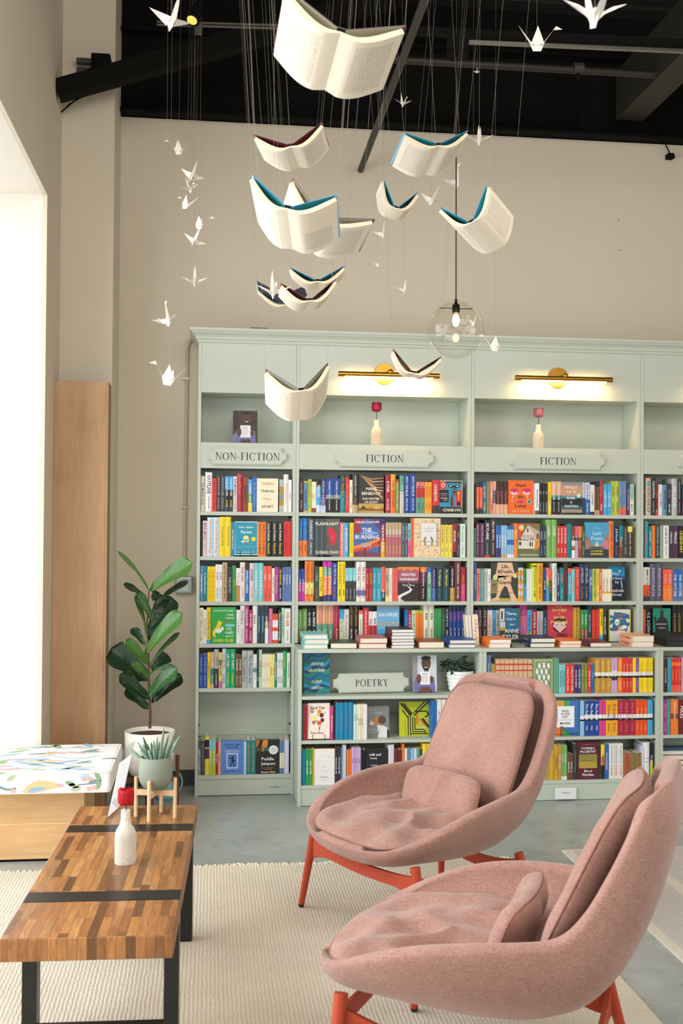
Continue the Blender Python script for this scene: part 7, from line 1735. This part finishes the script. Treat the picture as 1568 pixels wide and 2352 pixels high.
def pad(fn, a, b_, h, n=3.2, nr=14, na=56, wr=.0, seed=0, flat=.25, bot=.55):
    """closed cushion: fn(x, y, z) maps pad space to chair space"""
    mb = MB(); P_ = []
    def prof(r): return h*((1-r**2.6)**.5*(1-flat)+flat*(1-r**12))
    for side in (1, -1):
        rows = []
        for i in range(nr+1):
            r = math.sin(math.pi/2*i/nr); row = []
            for j in range(na):
                t = 2*math.pi*j/na; c, s_ = math.cos(t), math.sin(t); k = (abs(c)**n+abs(s_)**n)**(-1/n)
                x, y = a*r*k*c, b_*r*k*s_
                z = prof(r)*(1 if side > 0 else -bot)
                if wr: q_ = noise.noise(V((x*3.2+y*2.2+seed, y*6-x*3, seed))); z += wr*(1-r**6)*((.55-abs(q_)*2.2)*.9+.5*noise.noise(V((x*9, y*12+seed, 2))))
                row.append(fn(x, y, z))
            rows.append(row)
        P_.append(rows)
    up = P_[0]; dn = P_[1]; allr = up[1:]+dn[1:-1][::-1]
    o = [up[0][0]]+[p for r_ in allr for p in r_]+[dn[0][0]]; fs = []; m_ = len(allr)
    for j in range(na): fs.append((0, 1+j, 1+(j+1) % na))
    for i in range(m_-1):
        for j in range(na): fs.append((1+i*na+j, 1+(i+1)*na+j, 1+(i+1)*na+(j+1) % na, 1+i*na+(j+1) % na))
    for j in range(na): fs.append((1+(m_-1)*na+j, len(o)-1, 1+(m_-1)*na+(j+1) % na))
    mb.add(o, fs, FAB, True)
    seam = [up[-1][j] for j in range(na)]; return mb, seam
def make_chair(label, loc, ang):
    t = thing('lounge_chair', label, 'armchair', (*loc, .003), 'pink lounge chairs', ang, local=True)
    rows = shell_rows(); b = MB(); b.grid(rows, FAB); o = b.build('upholstered_shell', t)
    sm = o.modifiers.new('thickness', 'SOLIDIFY'); sm.thickness = .052; sm.offset = 1; sm.use_even_offset = False
    ss = o.modifiers.new('subsurf', 'SUBSURF'); ss.levels = 2; ss.render_levels = 2
    # stitched seam along the inner rim
        # seat cushion
    def seat(x, y, z):
        v = V((x+.066, y, .384+.022*(x/.35)**2+z+.32*max(0, abs(y)-.2)*(1-.3*max(0, x)/.35))); return v
    mb, seam = pad(seat, .345, .335, .058, 2.9, 18, 72, .042, 3.1, .1, .4); so = mb.build('seat_cushion', t, subsurf=1)
    mb = MB(); mb.tube(seam+[seam[0]], .0032, STI, 6, False); mb.build('piping', so)
    # back cushion, following the recline of the back
    B0, B1 = V((-.275, 0, .42)), V((-.49, 0, .875)); bd = (B1-B0).normalized(); bn = V((bd.z, 0, -bd.x))
    def backp(x, y, z): f = (x+.26)/.52; wv = 1-.08*f; return B0+bd*(x+.26)+V((0, y*wv, 0))+bn*(z+.05+.03*(y/.25)**2)
    mb, seam = pad(backp, .258, .27, .052, 6, 16, 64, .008, 7.7, .45, 1.1); so = mb.build('back_cushion', t, subsurf=1)
    mb = MB(); mb.tube([p+bn*.006 for p in seam+[seam[0]]], .003, STI, 6, False); mb.build('piping', so)
    L0 = V((-.15, .0, .485)); ld = V((-.32, 0, .95)).normalized(); ln = V((ld.z, 0, -ld.x))
    def lum(x, y, z): return L0+ld*x+V((0, y, 0))+ln*(z+.02+.03*(y/.22)**2)
    mb, seam = pad(lum, .098, .22, .06, 4.4, 12, 56, .014, 12.2, .12); so = mb.build('lumbar_pillow', t, subsurf=1)
    mb = MB(); mb.tube(seam+[seam[0]], .003, STI, 6, False); mb.build('piping', so)
    # painted steel underframe
    FT, FF, RT_, RF = V((.305, .316, .352)), V((.315, .398, .0)), V((-.325, .232, .275)), V((-.385, .30, .0))
    for s_ in (-1, 1):
        for top_, ft in ((FT, FF), (RT_, RF)):
            a, e = V((top_.x, top_.y*s_, top_.z)), V((ft.x, ft.y*s_, .0125)); b = MB(); k = e+(a-e)*.035; b.tube([k, a], [.0128, .0195], ORG, 18); lg = b.build('leg', t)
            b = MB(); b.tube([e, k-(k-e)*.02], [.012, .013], FOOT, 16); b.build('foot_cap', lg)
    def plate(p, q, dip, w=.016, h=.05, name='side_rail'):
        b = MB(); n_ = 18; lo = []; hi = []; d = (q-p); sd = d.cross(V((0, 0, 1))).normalized()*w/2
        for i in range(n_+1):
            u = i/n_; g = 1+1.0*math.exp(-(u/.10)**2)+1.0*math.exp(-((1-u)/.10)**2); c = p+d*u-V((0, 0, dip*math.sin(math.pi*u)))
            hi.append(c+V((0, 0, h*.45*(1+.2*(g-1))))); lo.append(c-V((0, 0, h*.55*g)))
        vs = []
        for i in range(n_+1): vs += [hi[i]-sd, hi[i]+sd, lo[i]+sd, lo[i]-sd]
        fs = []
        for i in range(n_):
            for k in range(4): fs.append((i*4+k, i*4+(k+1) % 4, (i+1)*4+(k+1) % 4, (i+1)*4+k))
        fs += [(0, 1, 2, 3), tuple(range(n_*4, n_*4+4))[::-1]]; b.add(vs, fs, ORG); return b.build(name, t, bevel=.002)
    F1, F2 = V((.307, -.315, .29)), V((.307, .315, .29)); R1, R2 = V((-.33, -.236, .225)), V((-.33, .236, .225))
    plate(F1, F2, .018, h=.046, name='front_rail'); plate(R1, R2, .03, name='rear_rail')
    plate(F2, R2, .05); plate(F1, R1, .05)
    return t
make_chair('pink fabric lounge chair with orange legs, the farther one standing before the bookcases', (.859, -2.148), math.radians(210.15))
make_chair('pink fabric lounge chair with orange legs, the nearest one, cut off by the photo edge', (.773, -3.48), math.radians(152.5))
for o in list(bpy.data.objects):
    if 'local' in o: del o['local']
